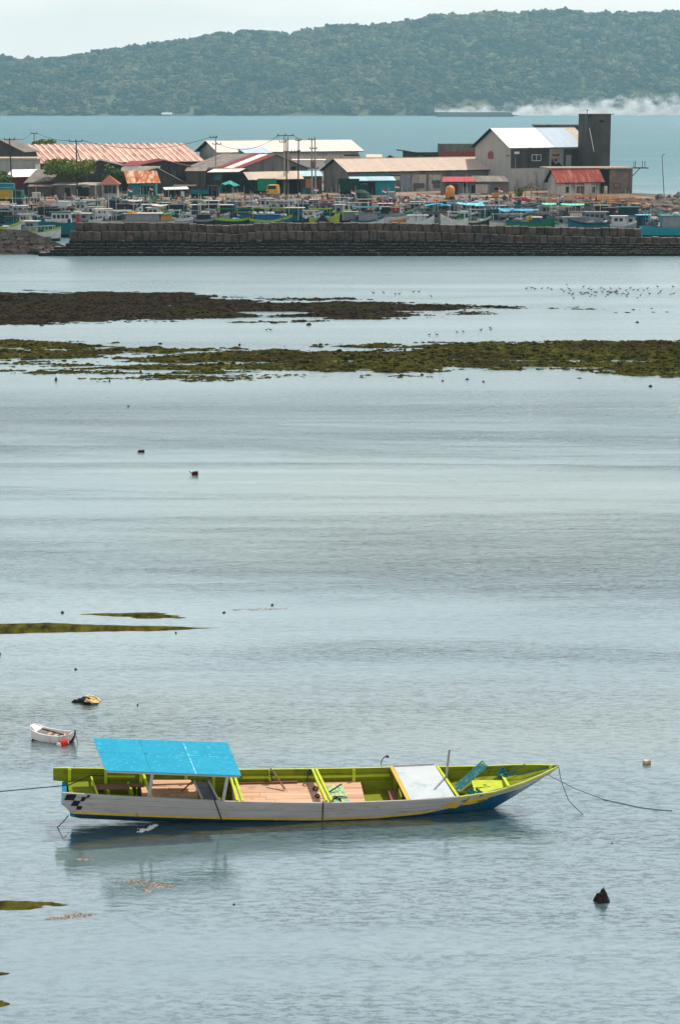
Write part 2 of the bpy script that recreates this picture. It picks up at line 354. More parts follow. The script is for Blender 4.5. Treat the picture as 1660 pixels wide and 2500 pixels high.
sheet('weed_patch', np.arange(-10, -4, 0.03), np.arange(37, 72, 0.05), h4, mud_olive, 'small scraps of olive weed breaking the water by the left edge', zcut=-0.06)
# ---------------------------------------------------------------- wooded hill beyond the strait
RIDGE = [(-1500, 190), (-200, 166), (0, 158), (140, 155), (212, 144), (330, 127), (460, 110), (530, 97), (620, 92), (700, 90), (805, 80), (900, 78), (970, 71), (1059, 56), (1120, 55), (1196, 49), (1260, 51), (1330, 43), (1390, 42), (1430, 50), (1540, 49), (1660, 46), (2200, 36), (3200, 60)]
SHORE_Y, RIDGE_Y = 4700.0, 5500.0
def hill_h(X, Y):
    t = np.clip((Y - SHORE_Y) / (RIDGE_Y - SHORE_Y), 0, 2)
    px = 830 + FPX * X / (RIDGE_Y * 0.99)
    zr = 20 + (262 - T(RIDGE, px)) * RIDGE_Y / FPX - 8
    prof = np.where(t < 1, 0.72 * t + 0.28 * np.sin(t * math.pi / 2), 1 - 0.35 * (t - 1) ** 2)
    n = fbm(X, Y, 1 / 260, 1 / 200, 51, 5) * 46 * np.sin(np.clip(t, 0, 1) * math.pi) + fbm(X, Y, 1 / 45, 1 / 45, 53, 3) * 10 * np.clip(t * 4, 0, 1)
    return zr * prof + n + 1.5 - np.exp(-t * 60) * 3
hs = surf('hill_soil', (0.07, 0.075, 0.04), (0.13, 0.12, 0.06), 0.02, 0.9)
xs = np.arange(-2000, 2001, 20.0); ys = np.arange(SHORE_Y - 10, 6300, 20.0)
hill = sheet('hill', xs, ys, hill_h, hs, 'long wooded hill across the strait')
# far low hill peeping out at the left
def farhill(X, Y):
    return np.clip(20 + 150 * np.exp(-((X + 1150) / 260) ** 2) * np.exp(-((Y - 6900) / 160) ** 2) + fbm(X, Y, 1 / 60, 1 / 60, 57) * 22, -5, 400) + (np.abs(X + 1150) < 700) * 0
FHZ = 20 + (262 - 134) * 6900 / FPX
def farhill(X, Y):
    e = np.exp(-((X + 1270) / 130) ** 4) * np.exp(-((Y - 6900) / 200) ** 2)
    return FHZ * e - 4 + fbm(X, Y, 1 / 40, 1 / 40, 57) * 20 * e
sheet('distant_hill', np.arange(-1800, -700, 12.0), np.arange(6600, 7200, 25.0), farhill, surf('distant_wood', (0.035, 0.055, 0.03), (0.06, 0.08, 0.04), 0.03, 0.9), 'low distant hill peeping out behind the wooded hill')
# tree crowns of the hill: one mass nobody could count, instanced crowns on scattered points
def crown_mesh(seed, sub=2, mat=None, amp=0.55):
    bm = bmesh.new(); bmesh.ops.create_icosphere(bm, subdivisions=sub, radius=1.0)
    for v in bm.verts:
        p = v.co.copy()
        n = mnoise.fractal(p * 1.5 + Vector((seed * 7.3, seed, 0)), 1.0, 2.0, 3)
        v.co = p * (1 + amp * n); v.co.z *= 0.72
        if v.co.z < -0.3: v.co.z = -0.3 + (v.co.z + 0.3) * 0.3
    me = bpy.data.meshes.new('crown'); bm.to_mesh(me); bm.free(); me.materials.append(mat); return me
def forest_mat():
    m, nt, b = newmat('hill_leaves'); l = nt.links.new
    geo = nd(nt, 'ShaderNodeNewGeometry'); oi = nd(nt, 'ShaderNodeObjectInfo')
    n1 = nd(nt, 'ShaderNodeTexNoise', {'Scale': 0.006, 'Detail': 6.0, 'Roughness': 0.65})
    mpn = nd(nt, 'ShaderNodeMapping', {'Scale': (1, 0.8, 2.2)}); l(oi.outputs['Location'], mpn.inputs['Vector']); l(mpn.outputs[0], n1.inputs['Vector'])
    r = nd(nt, 'ShaderNodeMapRange', {'From Min': 0.50, 'From Max': 0.68}); l(n1.outputs['Fac'], r.inputs['Value'])
    rr = nd(nt, 'ShaderNodeValToRGB'); e = rr.color_ramp.elements
    e[0].color = (0.010, 0.018, 0.010, 1); e[1].color = (0.14, 0.13, 0.05, 1); e.new(0.5).color = (0.035, 0.048, 0.018, 1); e.new(0.8).color = (0.10, 0.078, 0.05, 1)
    l(oi.outputs['Random'], rr.inputs[0])
    mx = nd(nt, 'ShaderNodeMix', data_type='RGBA'); l(rr.outputs[0], mx.inputs['A']); mx.inputs['B'].default_value = (0.19, 0.18, 0.06, 1)
    sc = nd(nt, 'ShaderNodeMath', operation='MULTIPLY'); sc.inputs[1].default_value = 0.75; l(r.outputs[0], sc.inputs[0]); l(sc.outputs[0], mx.inputs['Factor'])
    n2 = nd(nt, 'ShaderNodeTexNoise', {'Scale': 0.5, 'Detail': 3.0}); l(geo.outputs['Position'], n2.inputs['Vector'])
    r2 = nd(nt, 'ShaderNodeMapRange', {'To Min': 0.5, 'To Max': 1.5}); l(n2.outputs['Fac'], r2.inputs['Value'])
    hsv = nd(nt, 'ShaderNodeHueSaturation'); l(r2.outputs[0], hsv.inputs['Value']); l(mx.outputs['Result'], hsv.inputs['Color']); l(hsv.outputs[0], b.inputs['Base Color'])
    b.inputs['Roughness'].default_value = 0.8; b.inputs['Specular IOR Level'].default_value = 0.15
    return m
FM = forest_mat()
def gn_scatter(name, pts, scl, meshes, label, kind='stuff'):
    me = bpy.data.meshes.new(name); me.from_pydata([tuple(p) for p in pts], [], [])
    a = me.attributes.new('sc', 'FLOAT_VECTOR', 'POINT'); a.data.foreach_set('vector', np.asarray(scl, dtype=np.float32).ravel())
    rz = me.attributes.new('rz', 'FLOAT', 'POINT'); rz.data.foreach_set('value', RNG.random(len(pts)).astype(np.float32) * 6.28)
    for m in meshes[0].materials: me.materials.append(m)
    o = link(name, me); tag(o, label, None, None, kind)
    ng = bpy.data.node_groups.new(name + '_scatter', 'GeometryNodeTree')
    ng.interface.new_socket('Geometry', in_out='INPUT', socket_type='NodeSocketGeometry'); ng.interface.new_socket('Geometry', in_out='OUTPUT', socket_type='NodeSocketGeometry')
    N = ng.nodes; l = ng.links.new
    gi = N.new('NodeGroupInput'); go = N.new('NodeGroupOutput')
    join = N.new('GeometryNodeJoinGeometry')
    srcs = bpy.data.collections.new(name + '_sources')     # never linked to the scene: source crowns only
    for i, mm in enumerate(meshes): srcs.objects.link(bpy.data.objects.new('%s_source' % name, mm))
    ci = N.new('GeometryNodeCollectionInfo'); ci.inputs[0].default_value = srcs; ci.inputs['Separate Children'].default_value = True; ci.inputs['Reset Children'].default_value = True
    io = N.new('GeometryNodeInstanceOnPoints'); io.inputs['Pick Instance'].default_value = True
    rv = N.new('FunctionNodeRandomValue'); rv.data_type = 'INT'; rv.inputs[4].default_value = 0; rv.inputs[5].default_value = len(meshes) - 1
    sa = N.new('GeometryNodeInputNamedAttribute'); sa.data_type = 'FLOAT_VECTOR'; sa.inputs[0].default_value = 'sc'
    ra = N.new('GeometryNodeInputNamedAttribute'); ra.data_type = 'FLOAT'; ra.inputs[0].default_value = 'rz'
    cx = N.new('ShaderNodeCombineXYZ'); l(ra.outputs[0], cx.inputs[2])
    l(gi.outputs[0], io.inputs['Points']); l(ci.outputs[0], io.inputs['Instance']); l(rv.outputs[2], io.inputs['Instance Index'])
    l(sa.outputs[0], io.inputs['Scale']); l(cx.outputs[0], io.inputs['Rotation'])
    l(io.outputs[0], go.inputs[0])
    md = o.modifiers.new('scatter', 'NODES'); md.node_group = ng
    return o
N = 16000
hx = RNG.uniform(-1500, 1500, N); ht = RNG.random(N) ** 0.9; hy = SHORE_Y + 5 + ht * (RIDGE_Y + 90 - SHORE_Y)
hz = hill_h(hx, hy)
hr = 5 + 11 * RNG.random(N) ** 1.8 * (1 + 0.35 * (RNG.random(N) > 0.93))
clr = fbm(hx, hy, 1 / 110, 1 / 60, 61)            # thin scrub where the wood opens
keep = (clr < 0.15) | (RNG.random(N) < 0.35)
hr = np.where(clr > 0.15, hr * 0.5, hr)
hx, hy, hz, hr = hx[keep], hy[keep], hz[keep], hr[keep]
hsc = np.stack([hr, hr, hr * RNG.uniform(0.75, 1.35, len(hr))], 1)
gn_scatter('forest', np.stack([hx, hy, hz + hr * 0.3], 1), hsc, [crown_mesh(k, 3, FM, 0.75) for k in range(4)], 'mass of trees and scrub covering the wooded hill')

# ---------------------------------------------------------------- low islet with smoke, far hut on the shore
isl_mat = surf('islet_scrub', (0.012, 0.022, 0.016), (0.03, 0.04, 0.022), 0.1, 0.9, bump=1.0)
ISL_Y = 4250.0
def isl(X, Y):
    px, py = pixmap(X, Y, 0.0); px = 830 + FPX * X / (ISL_Y * .98)
    e = np.clip((px - 1062) / 12, 0, 1) * np.clip((1251 - px) / 4, 0, 1) * np.clip(1 - np.abs(Y - ISL_Y) / 45, 0, 1) ** 0.35
    return (8.5 + (px - 1070) / 180 * 2.5 + fbm(X, Y, 1 / 14, 1 / 14, 71) * 3.5) * e - 1
sheet('islet', np.arange(190, 400, 2.5), np.arange(ISL_Y - 50, ISL_Y + 51, 5.0), isl, isl_mat, 'low dark islet in front of the white smoke')
def smoke():
    x0 = at(1060, 270, 4420).x; x1 = at(1850, 270, 4420).x
    mb = MB().box(-0.5, 0.5, -0.5, 0.5, -0.5, 0.5)
    m = bpy.data.materials.new('smoke_gas'); m.use_nodes = True; nt = m.node_tree; nt.nodes.clear(); l = nt.links.new
    o_ = nd(nt, 'ShaderNodeOutputMaterial'); v = nd(nt, 'ShaderNodeVolumePrincipled'); l(v.outputs[0], o_.inputs['Volume'])
    v.inputs['Color'].default_value = (0.97, 0.97, 0.97, 1); v.inputs['Anisotropy'].default_value = 0.2
    t = nd(nt, 'ShaderNodeTexCoord'); sep = nd(nt, 'ShaderNodeSeparateXYZ'); l(t.outputs['Generated'], sep.inputs[0])
    mpn = nd(nt, 'ShaderNodeMapping', {'Scale': (22, 4, 2.6)}); l(t.outputs['Generated'], mpn.inputs['Vector'])
    n = nd(nt, 'ShaderNodeTexNoise', {'Scale': 1.0, 'Detail': 5.0, 'Roughness': 0.6}); l(mpn.outputs[0], n.inputs['Vector'])
    def mr(a, f0, f1, t0, t1):
        r = nd(nt, 'ShaderNodeMapRange', {'From Min': f0, 'From Max': f1, 'To Min': t0, 'To Max': t1}); l(a, r.inputs['Value']); return r.outputs[0]
    def mt(op, a, b):
        q = nd(nt, 'ShaderNodeMath', operation=op)
        for i, w in enumerate((a, b)):
            if isinstance(w, (int, float)): q.inputs[i].default_value = w
            else: l(w, q.inputs[i])
        return q.outputs[0]
    rise = mt('ADD', 0.20, mt('MULTIPLY', sep.outputs[0], 0.52))          # the plume lifts as it drifts right
    topv = mt('MULTIPLY', rise, mr(n.outputs['Fac'], 0.34, 0.66, -0.15, 1.75))
    base = mr(sep.outputs[0], 0.18, 0.27, 0.13, 0.0)
    topv = mt('MAXIMUM', topv, mt('ADD', base, mr(sep.outputs[0], 0.02, 0.4, 0.05, 0.12)))
    inside = mt('MULTIPLY', mr(mt('SUBTRACT', topv, sep.outputs[2]), 0.0, 0.32, 0.0, 1.0), mr(mt('SUBTRACT', sep.outputs[2], base), 0.0, 0.02, 0.0, 1.0))
    den = mt('MULTIPLY', inside, mr(sep.outputs[0], 0.0, 0.9, 1.1, 0.20))
    den = mt('MULTIPLY', den, mr(n.outputs['Fac'], 0.35, 0.6, 0.25, 1.0))
    l(mt('MULTIPLY', den, 0.13), v.inputs['Density'])
    me = mb.mesh('smoke_plume', m)
    o = link('smoke_plume', me, loc=((x0 + x1) / 2, 4420, 32), scale=(x1 - x0, 60, 62))
    return tag(o, 'white smoke drifting right along the far shore', None, None, 'stuff')
smoke()
r = empty('shore_hut', at(408, 281, 4600), 0, 'tiny white roofed hut at the foot of the wooded hill', 'hut')
r.location.z = 0.5
MB().box(-12, 12, -4, 4, 0, 3.2).build('wall', surf('hut_wall', (0.25, 0.27, 0.27)), r)
MB().add([(-12.5, -5, 3.2), (12.5, -5, 3.2), (12.5, 0, 7.8), (-11, 0, 7.8), (12.5, 5, 3.2), (-12.5, 5, 3.2)], [(0, 1, 2, 3), (3, 2, 4, 5), (0, 3, 5), (1, 4, 2)]).build('roof', surf('hut_roof', (0.8, 0.8, 0.78)), r)

# ---------------------------------------------------------------- haze
def haze():
    m = bpy.data.materials.new('haze_air'); m.use_nodes = True; nt = m.node_tree; nt.nodes.clear()
    o_ = nd(nt, 'ShaderNodeOutputMaterial'); v = nd(nt, 'ShaderNodeVolumePrincipled'); nt.links.new(v.outputs[0], o_.inputs['Volume'])
    v.inputs['Color'].default_value = HAZE_COL; v.inputs['Density'].default_value = HAZE_D; v.inputs['Anisotropy'].default_value = 0.3
    tag(MB().box(-2600, 2600, -60, 7400, -2.5, 345).build('haze', m), 'thin sea haze over the bay', None, None, 'stuff')
HAZE_COL = (0.36, 0.64, 0.75, 1); HAZE_D = 0.85e-4
haze()

# clumps of weed and stones that give the mud banks their ragged skin
def clump_mesh(k, mat):
    bm = bmesh.new(); bmesh.ops.create_icosphere(bm, subdivisions=1, radius=1.0)
    for v in bm.verts: v.co = v.co * (1 + .7 * mnoise.fractal(v.co * 1.5 + Vector((k * 9, 3, k)), 1.0, 2.0, 2)); v.co.z *= .6
    me = bpy.data.meshes.new('clump'); bm.to_mesh(me); bm.free(); me.materials.append(mat); return me
for nm, hf, x0, x1, y0, y1, n_, cA, cB, lab in (('weed_clumps', h1, -40, 40, 175, 212, 9000, (0.010, 0.008, 0.006), (0.045, 0.034, 0.022), 'ragged dark weed clumps and stones on the brown mud bank'), ('weed_clumps', h2, -32, 34, 134, 170, 12000, (0.012, 0.012, 0.005), (0.075, 0.072, 0.014), 'ragged olive weed clumps and stones on the green weed bank')):
    cxs = RNG.uniform(x0, x1, n_ * 4); cys = RNG.uniform(y0, y1, n_ * 4); cz = hf(cxs, cys); kp = cz > -0.025; cxs, cys, cz = cxs[kp][:n_], cys[kp][:n_], cz[kp][:n_]
    sc_ = .05 + .16 * RNG.random(len(cxs)) ** 2.5
    cm_ = surf('clump_' + str(n_), cA, cB, 2.0, .85, rnd=.5, spec=0.0, lo=.4, hi=.6)
    gn_scatter(nm, np.stack([cxs, cys, cz], 1), np.stack([sc_ * 1.6, sc_, sc_ * .8], 1), [clump_mesh(k, cm_) for k in range(3)], lab)
# ================================================================ the quay, the breakwater and the fishing town
QZ = 2.2
quay_m = surf('quay_sand', (0.36, 0.235, 0.15), (0.20, 0.145, 0.105), 0.15, 0.9, c3=(0.10, 0.09, 0.08), s3=0.1, lo3=0.46, hi3=0.58)
XR = at(1500, 475, 410).x; XR2 = at(1700, 475, 400).x
def land(X, Y):
    front = 377 + fbm(X, Y, 0.06, 0.06, 81) * 6 - np.clip((X - at(1320, 500, 360).x) / 20, 0, 1) * 16
    back = np.where(X < XR + 2, 476, 424 - (X - XR) * 0.25) + fbm(X, Y, 0.08, 0.08, 82) * 5
    d = np.minimum(Y - front, back - Y); dx = at(1900, 480, 380).x - X
    d = np.minimum(d, dx)
    z = np.clip(d / 3.0, -1, 1) * (QZ + .7) - 0.7 + fbm(X, Y, 0.3, 0.3, 83) * 0.12
    fall = np.clip((X - XR - 1) / 12, 0, 1)
    return np.where(d > 2.9, QZ + fbm(X, Y, 0.3, 0.3, 83) * 0.12, z) - fall * 0.5
sheet('quay_ground', np.arange(-110, 120, 0.9), np.arange(345, 482, 0.9), land, quay_m, 'sandy quay ground of the fishing harbour', zcut=-1.3)

# materials of the town
conc = surf('weathered_concrete', (0.20, 0.20, 0.185), (0.13, 0.13, 0.12), 0.5, 0.9, (1, 1, 0.3), c3=(0.10, 0.10, 0.095), s3=0.35, lo3=0.52, hi3=0.66, st3=(1, 1, .4))
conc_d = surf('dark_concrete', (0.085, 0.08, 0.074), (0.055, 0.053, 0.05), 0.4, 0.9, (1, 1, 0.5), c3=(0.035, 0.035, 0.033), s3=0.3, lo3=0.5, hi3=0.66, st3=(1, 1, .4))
lime_w = surf('limewashed_wall', (0.52, 0.52, 0.49), (0.36, 0.36, 0.34), 0.6, 0.9, (1, 1, 0.35), c3=(0.17, 0.17, 0.16), s3=0.5, lo3=0.50, hi3=0.66, st3=(1, 1, .35))
pale_w = surf('pale_green_grey_wall', (0.36, 0.39, 0.36), (0.29, 0.32, 0.30), 0.6, 0.9, (2, 2, 0.3), c3=(0.2, 0.22, 0.2), s3=0.3, lo3=0.55, hi3=0.7)
cream_w = surf('cream_wall', (0.56, 0.50, 0.42), (0.42, 0.37, 0.32), 0.7, 0.9, (1, 1, 0.4), c3=(0.17, 0.16, 0.15), s3=0.6, lo3=0.52, hi3=0.66, st3=(1, 1, .3))
plank_w = surf('grey_brown_planks', (0.095, 0.082, 0.072), (0.05, 0.045, 0.042), 1.2, 0.9, (3, 3, 0.15), rnd=0.15)
teal_w = surf('teal_painted_wall', (0.05, 0.24, 0.26), (0.035, 0.17, 0.19), 0.8, 0.7, (2, 2, 0.4), c3=(0.02, 0.09, 0.10), s3=0.6, lo3=.52)
red_w = surf('red_painted_wall', (0.26, 0.035, 0.03), (0.16, 0.025, 0.025), 0.8, 0.8)
dark_in = surf('dark_interior', (0.012, 0.018, 0.02), (0.02, 0.03, 0.032), 0.8, 0.8)  # near-black; also paints the shade inside open bays and openings
glass_d = surf('dark_window_glass', (0.02, 0.03, 0.035), (0.04, 0.05, 0.055), 2.0, 0.15)
white_t = surf('white_paint', (0.74, 0.75, 0.74), (0.62, 0.63, 0.62), 3.0, 0.6, c3=(0.42, 0.38, 0.33), s3=1.2, lo3=.6, hi3=.75)
r_rust = surf('rusty_pink_roof', (0.66, 0.42, 0.34), (0.50, 0.27, 0.20), 0.7, 0.8, (1, 0.5, 1), rnd=0.12, c3=(0.28, 0.14, 0.10), s3=0.8, lo3=0.5, hi3=0.62, st3=(1.4, .35, .35))
r_rustl = surf('rusty_rib', (0.88, 0.66, 0.58), (0.7, 0.45, 0.36), 1.0, 0.8, (1, 0.4, 1), rnd=0.08)
r_cream = surf('cream_roof', (0.82, 0.74, 0.66), (0.72, 0.63, 0.55), 0.4, 0.7, rnd=0.04, c3=(0.55, 0.42, 0.33), s3=.5, lo3=.62, hi3=.8)
r_beige = surf('beige_roof', (0.62, 0.50, 0.40), (0.54, 0.43, 0.35), 0.5, 0.75, (0.5, 3, 1), rnd=0.05, c3=(0.42, 0.30, 0.22), s3=.6, lo3=.6, hi3=.8)
r_white = surf('white_roof', (0.95, 0.93, 0.90), (0.88, 0.86, 0.82), 0.5, 0.6, rnd=0.02)
r_bluew = surf('pale_blue_roof', (0.44, 0.55, 0.64), (0.52, 0.60, 0.66), 0.6, 0.6, rnd=0.06)
r_grey = surf('grey_brown_roof', (0.25, 0.225, 0.20), (0.18, 0.165, 0.15), 0.5, 0.85, (1, .4, 1), rnd=0.10, c3=(0.33, 0.27, 0.2), s3=.5, lo3=.58)
r_maroon = surf('maroon_roof', (0.25, 0.055, 0.06), (0.18, 0.045, 0.05), 0.5, 0.8, rnd=0.08)
r_redr = surf('red_rust_roof', (0.36, 0.075, 0.055), (0.24, 0.05, 0.045), 0.8, 0.85, (1, .3, 1), rnd=0.10, c3=(0.42, 0.17, 0.11), s3=.9, lo3=.52, hi3=.64, st3=(1.5, .4, .4))
r_orange = surf('orange_rust_roof', (0.66, 0.46, 0.33), (0.50, 0.17, 0.06), 0.9, 0.85, (1.2, .35, .35), lo=.44, hi=.54, rnd=0.10, c3=(0.28, 0.07, 0.03), s3=1.2, lo3=.55, hi3=.66, st3=(1, .5, .5))
r_teal = surf('teal_white_roof', (0.45, 0.62, 0.66), (0.36, 0.54, 0.58), 0.6, 0.7, rnd=0.12)

def quad_sheets(root, name, p00, p10, p01, sw, mats, thick=0.05, ribs=3, pick=None, jitter=0.02, ribh=0.045, over=None):
    """a roof slope laid sheet by sheet: p00->p10 along the eave, p00->p01 up the slope"""
    p00, p10, p01 = Vector(p00), Vector(p10), Vector(p01)
    u = p10 - p00; v = p01 - p00; n = max(1, round(u.length / sw)); nrm = u.cross(v).normalized(); 
    if nrm.z < 0: nrm = -nrm
    ux = u.normalized(); w = u.length / n; cache = {}
    for i in range(n):
        m = pick((i + .5) / n) if pick else mats[0]
        key = (m.name, random.randrange(3))
        if key not in cache:
            mb = MB(); j1, j2 = random.uniform(-jitter, jitter) * 3, random.uniform(-jitter, jitter) * 3
            prof = []
            for k in range(ribs):
                a = k / ribs * w; prof += [(a, 0), (a + w / ribs * .35, ribh)] if ribs > 1 else [(0, 0), (w * .12, 0), (w * .18, ribh), (w * .42, ribh), (w * .48, 0)]
            prof.append((w - .01, 0))
            vs = [ux * a + nrm * (h + thick) + v * 0.0 + v.normalized() * j1 for a, h in prof] + [ux * a + nrm * (h + thick) + v + v.normalized() * j2 for a, h in prof]
            k = len(prof); vs += [ux * 0 + v.normalized() * j1, ux * (w - .01) + v.normalized() * j1, v, v + ux * (w - .01)]
            mb.add(vs, [(j, j + 1, k + j + 1, k + j) for j in range(k - 1)] + [tuple([2 * k] + [2 * k + 1] + list(range(k - 1, -1, -1)))[:k + 2], (2 * k, 2 * k + 2, 2 * k + 3, 2 * k + 1), (0, k, 2 * k + 2, 2 * k), (k - 1, 2 * k + 1, 2 * k + 3, 2 * k - 1)])
            if len(mats) > 1 and ribs == 1 and not pick:
                mb.m = [1 if j in (1, 2) else 0 for j in range(len(mb.f))]; cache[key] = mb.mesh(name, [mats[0], mats[1]])
            else: cache[key] = mb.mesh(name, [m])
        link(name, cache[key], root, loc=p00 + ux * (w * i) + nrm * random.uniform(0, .012))

def frame_from(ex, ey, Y, yaw, base=QZ):
    A = at(ex, ey, Y); u = Vector((math.cos(yaw), math.sin(yaw), 0)); n = Vector((-math.sin(yaw), math.cos(yaw), 0)); return A, u, n
def shed(name, label, cat, eave, Y, yaw, xr, ridge, wall, roof, sw=1.05, over=0.7, gover=1.2, base=QZ, ribs=3, pick=None, roof2=None, ribh=.045, panels=None, wz=None):
    """gabled building read from the photograph: near left eave corner, right end of the eave, left end of the ridge"""
    yaw = math.radians(yaw); A, u, n = frame_from(eave[0], eave[1], Y, yaw, base)
    w = solve(lambda t: proj(A + n * t + Vector((0, 0, 2)))[0], ridge[0], 0.5, 25)
    h = solve(lambda t: -proj(A + n * w + Vector((0, 0, t)))[1], -ridge[1], 0.0, 15)
    Ln = solve(lambda t: proj(A + u * t)[0], xr, 1, 90)
    r = empty(name, (A.x, A.y, base), yaw, label, cat); ez = A.z - base
    k = h / w
    zb = lambda y: ez + k * y                       # roof underside height at local y
    g0, g1 = gover, Ln - gover; y0, y1 = over, 2 * w - over
    zr = ez + h - 0.06; zl = ez + k * over - 0.06
    vs = [(g0, y0, -.3), (g0, y1, -.3), (g0, y1, zl), (g0, w, zr), (g0, y0, zl)]
    vs += [(g1, b, c) for a, b, c in vs]
    MB().add(vs, [(0, 4, 3, 2, 1), (5, 6, 7, 8, 9), (0, 5, 9, 4), (4, 9, 8, 3), (3, 8, 7, 2), (2, 7, 6, 1), (1, 6, 5, 0)]).build('wall', wall, r)
    roofs = roof if isinstance(roof, (list, tuple)) else [roof]
    quad_sheets(r, 'roof_sheet', (0, 0, ez), (Ln, 0, ez), (0, w, ez + h), sw, roofs, ribs=ribs, pick=pick, ribh=ribh)
    MB().hexa([(0, w, ez + h - .05), (Ln, w, ez + h - .05), (Ln, 2 * w, ez - .05), (0, 2 * w, ez - .05), (0, w, ez + h + .03), (Ln, w, ez + h + .03), (Ln, 2 * w, ez + .03), (0, 2 * w, ez + .03)]).build('rear_roof', roof2 or dark_in, r)  # near-black rear slope: shade of the gable underside put into the colour
    MB().beam((-.03, w, ez + h + .09), (Ln + .03, w, ez + h + .09), .35, .06).build('ridge_cap', roofs[0], r)
    MB().beam((0.02, -.03, ez - .02), (Ln - .02, -.03, ez - .02), .08, .16).build('eave_board', dark_in, r)
    return r, A, u, n, w, h, Ln, ez
def onface(info, x, y, off=0.0):           # picture point -> local point on the long front wall
    r, A, u, n, w, h, Ln, ez = info; return face_pt(r, x, y, 0.7 - off)
def face_pt(r, x, y, yl):
    Ri = Matrix.Rotation(-r.rotation_euler.z, 3, 'Z'); c = Ri @ (Vector((0, 0, CAM_H)) - Vector(r.location)); d = Ri @ ray(x, y); t = (yl - c.y) / d.y; return c + d * t
def face_ptx(r, x, y, xl):
    Ri = Matrix.Rotation(-r.rotation_euler.z, 3, 'Z'); c = Ri @ (Vector((0, 0, CAM_H)) - Vector(r.location)); d = Ri @ ray(x, y); t = (xl - c.x) / d.x; return c + d * t
def wall_box(r, name, x0, y0, x1, y1, yl, d0, d1, m):
    a = face_pt(r, x0, y1, yl); b = face_pt(r, x1, y0, yl)
    return MB().box(a.x, b.x, yl - d1, yl + d0, a.z, b.z).build(name, m, r)
def window(r, x0, y0, x1, y1, yl, fm=white_t, bars=1, gm=None):
    a = face_pt(r, x0, y1, yl); b = face_pt(r, x1, y0, yl); t = 0.10
    mb = MB()
    mb.box(a.x, b.x, yl - .07, yl + .02, a.z, a.z + t).box(a.x, b.x, yl - .07, yl + .02, b.z - t, b.z)
    for i in range(bars + 2):
        x = a.x + (b.x - a.x - t) * i / (bars + 1); mb.box(x, x + t, yl - .068, yl + .02, a.z + t + .002, b.z - t - .002)
    f = mb.build('window', fm, r); f['kind'] = 'frame'
    del f['kind']
    MB().box(a.x + .02, b.x - .02, yl - .03, yl + .015, a.z + .02, b.z - .02).build('pane', gm or glass_d, f)
    return f
def block(name, label, cat, x0, x1, ytop, Y, yaw, depth, wall, roof=None, base=QZ, ybase=None, slab=0.18, over=0.3, taper=0.0):
    """flat or lean-to roofed building: picture extent of its front face at depth Y"""
    yaw = math.radians(yaw); A, u, n = frame_from(x0, ytop, Y, yaw)
    Ln = solve(lambda t: proj(A + u * t)[0], x1, 0.3, 90)
    zb = base if ybase is None else at(x0, ybase, Y).z
    r = empty(name, (A.x, A.y, zb), yaw, label, cat); H_ = A.z - zb
    vs = [(0, 0, -.2), (Ln, 0, -.2), (Ln, depth, -.2), (0, depth, -.2), (0, 0, H_), (Ln, 0, H_), (Ln, depth, H_ + taper), (0, depth, H_ + taper)]
    MB().hexa(vs).build('wall', wall, r)
    if roof:
        if isinstance(roof, tuple): quad_sheets(r, 'roof_sheet', (-over, -over, H_ + .02 - taper / depth * over), (Ln + over, -over, H_ + .02 - taper / depth * over), (-over, depth + over, H_ + taper + .02 + taper / depth * over), 1.0, [roof[0]])
        else: MB().hexa([(-over, -over, H_), (Ln + over, -over, H_), (Ln + over, depth + over, H_ + taper), (-over, depth + over, H_ + taper), (-over, -over, H_ + slab), (Ln + over, -over, H_ + slab), (Ln + over, depth + over, H_ + taper + slab), (-over, depth + over, H_ + taper + slab)]).build('roof', roof, r)
    return r, Ln, H_
def canopy(r, x0, y0, x1, y1, x2, y2, Yl0, Yl1, mats, posts=(), sw=1.0, pbase=0.0, post_m=None, ribs=3, pick=None):
    """lean-to roof: near edge (x0,y0)-(x1,y1) at local depth Yl0, far left corner (x2,y2) at local depth Yl1"""
    a = face_pt(r, x0, y0, Yl0); b = face_pt(r, x1, y1, Yl0); c = face_pt(r, x2, y2, Yl1)
    quad_sheets(r, 'awning_sheet', a, b, c, sw, mats, ribs=ribs, pick=pick)
    for px in posts:
        p = face_pt(r, px, y0, Yl0 + .15); MB().box(p.x - .09, p.x + .09, p.y - .09, p.y + .09, pbase, a.z - .02 + (b.z - a.z) * (p.x - a.x) / (b.x - a.x)).build('post', post_m or plank_w, r)
    return a, b, c

# ---- far row
rs = shed('warehouse', 'long warehouse with rusty pink ribbed roof behind the trees', 'warehouse', (93, 400), 440, 27, 502, (50, 354), conc_d, [r_rust, r_rustl], sw=1.55, ribs=1, ribh=.16)
for i in range(4): wall_box(rs[0], 'column', 93 + i * 16, 402, 96 + i * 16, 416, 0.66, .0, .08, pale_w)
p = at(44, 352, 448); r_ = empty('roof_tank', (p.x, p.y, p.z - 2.6), 0, 'small pinkish tank at the left end of the rusty ribbed roof', 'tank')
MB().lathe((0, 0, 0), [(1.1, 0), (1.15, .3), (1.15, 1.6), (.9, 1.9), (.3, 2.1)], 12).build('drum', surf('pink_tank', (0.66, 0.45, 0.38)), r_); MB().box(-1.1, 1.1, -1.1, 1.1, -4.5, 0).build('plinth', conc, r_)
ww = shed('warehouse', 'white roofed long warehouse with pale green gable behind the power poles', 'warehouse', (531, 373), 458, 27, 889, (502, 344), pale_w, [r_cream], sw=1.0, over=0.6)
wall_box(ww[0], 'gutter_band', 533, 374, 884, 378, .55, .02, .05, conc_d); wall_box(ww[0], 'wall_band', 700, 379, 880, 392, .56, .02, .03, cream_w); wall_box(ww[0], 'louvre', 840, 377, 876, 381, .50, .0, .06, dark_in)
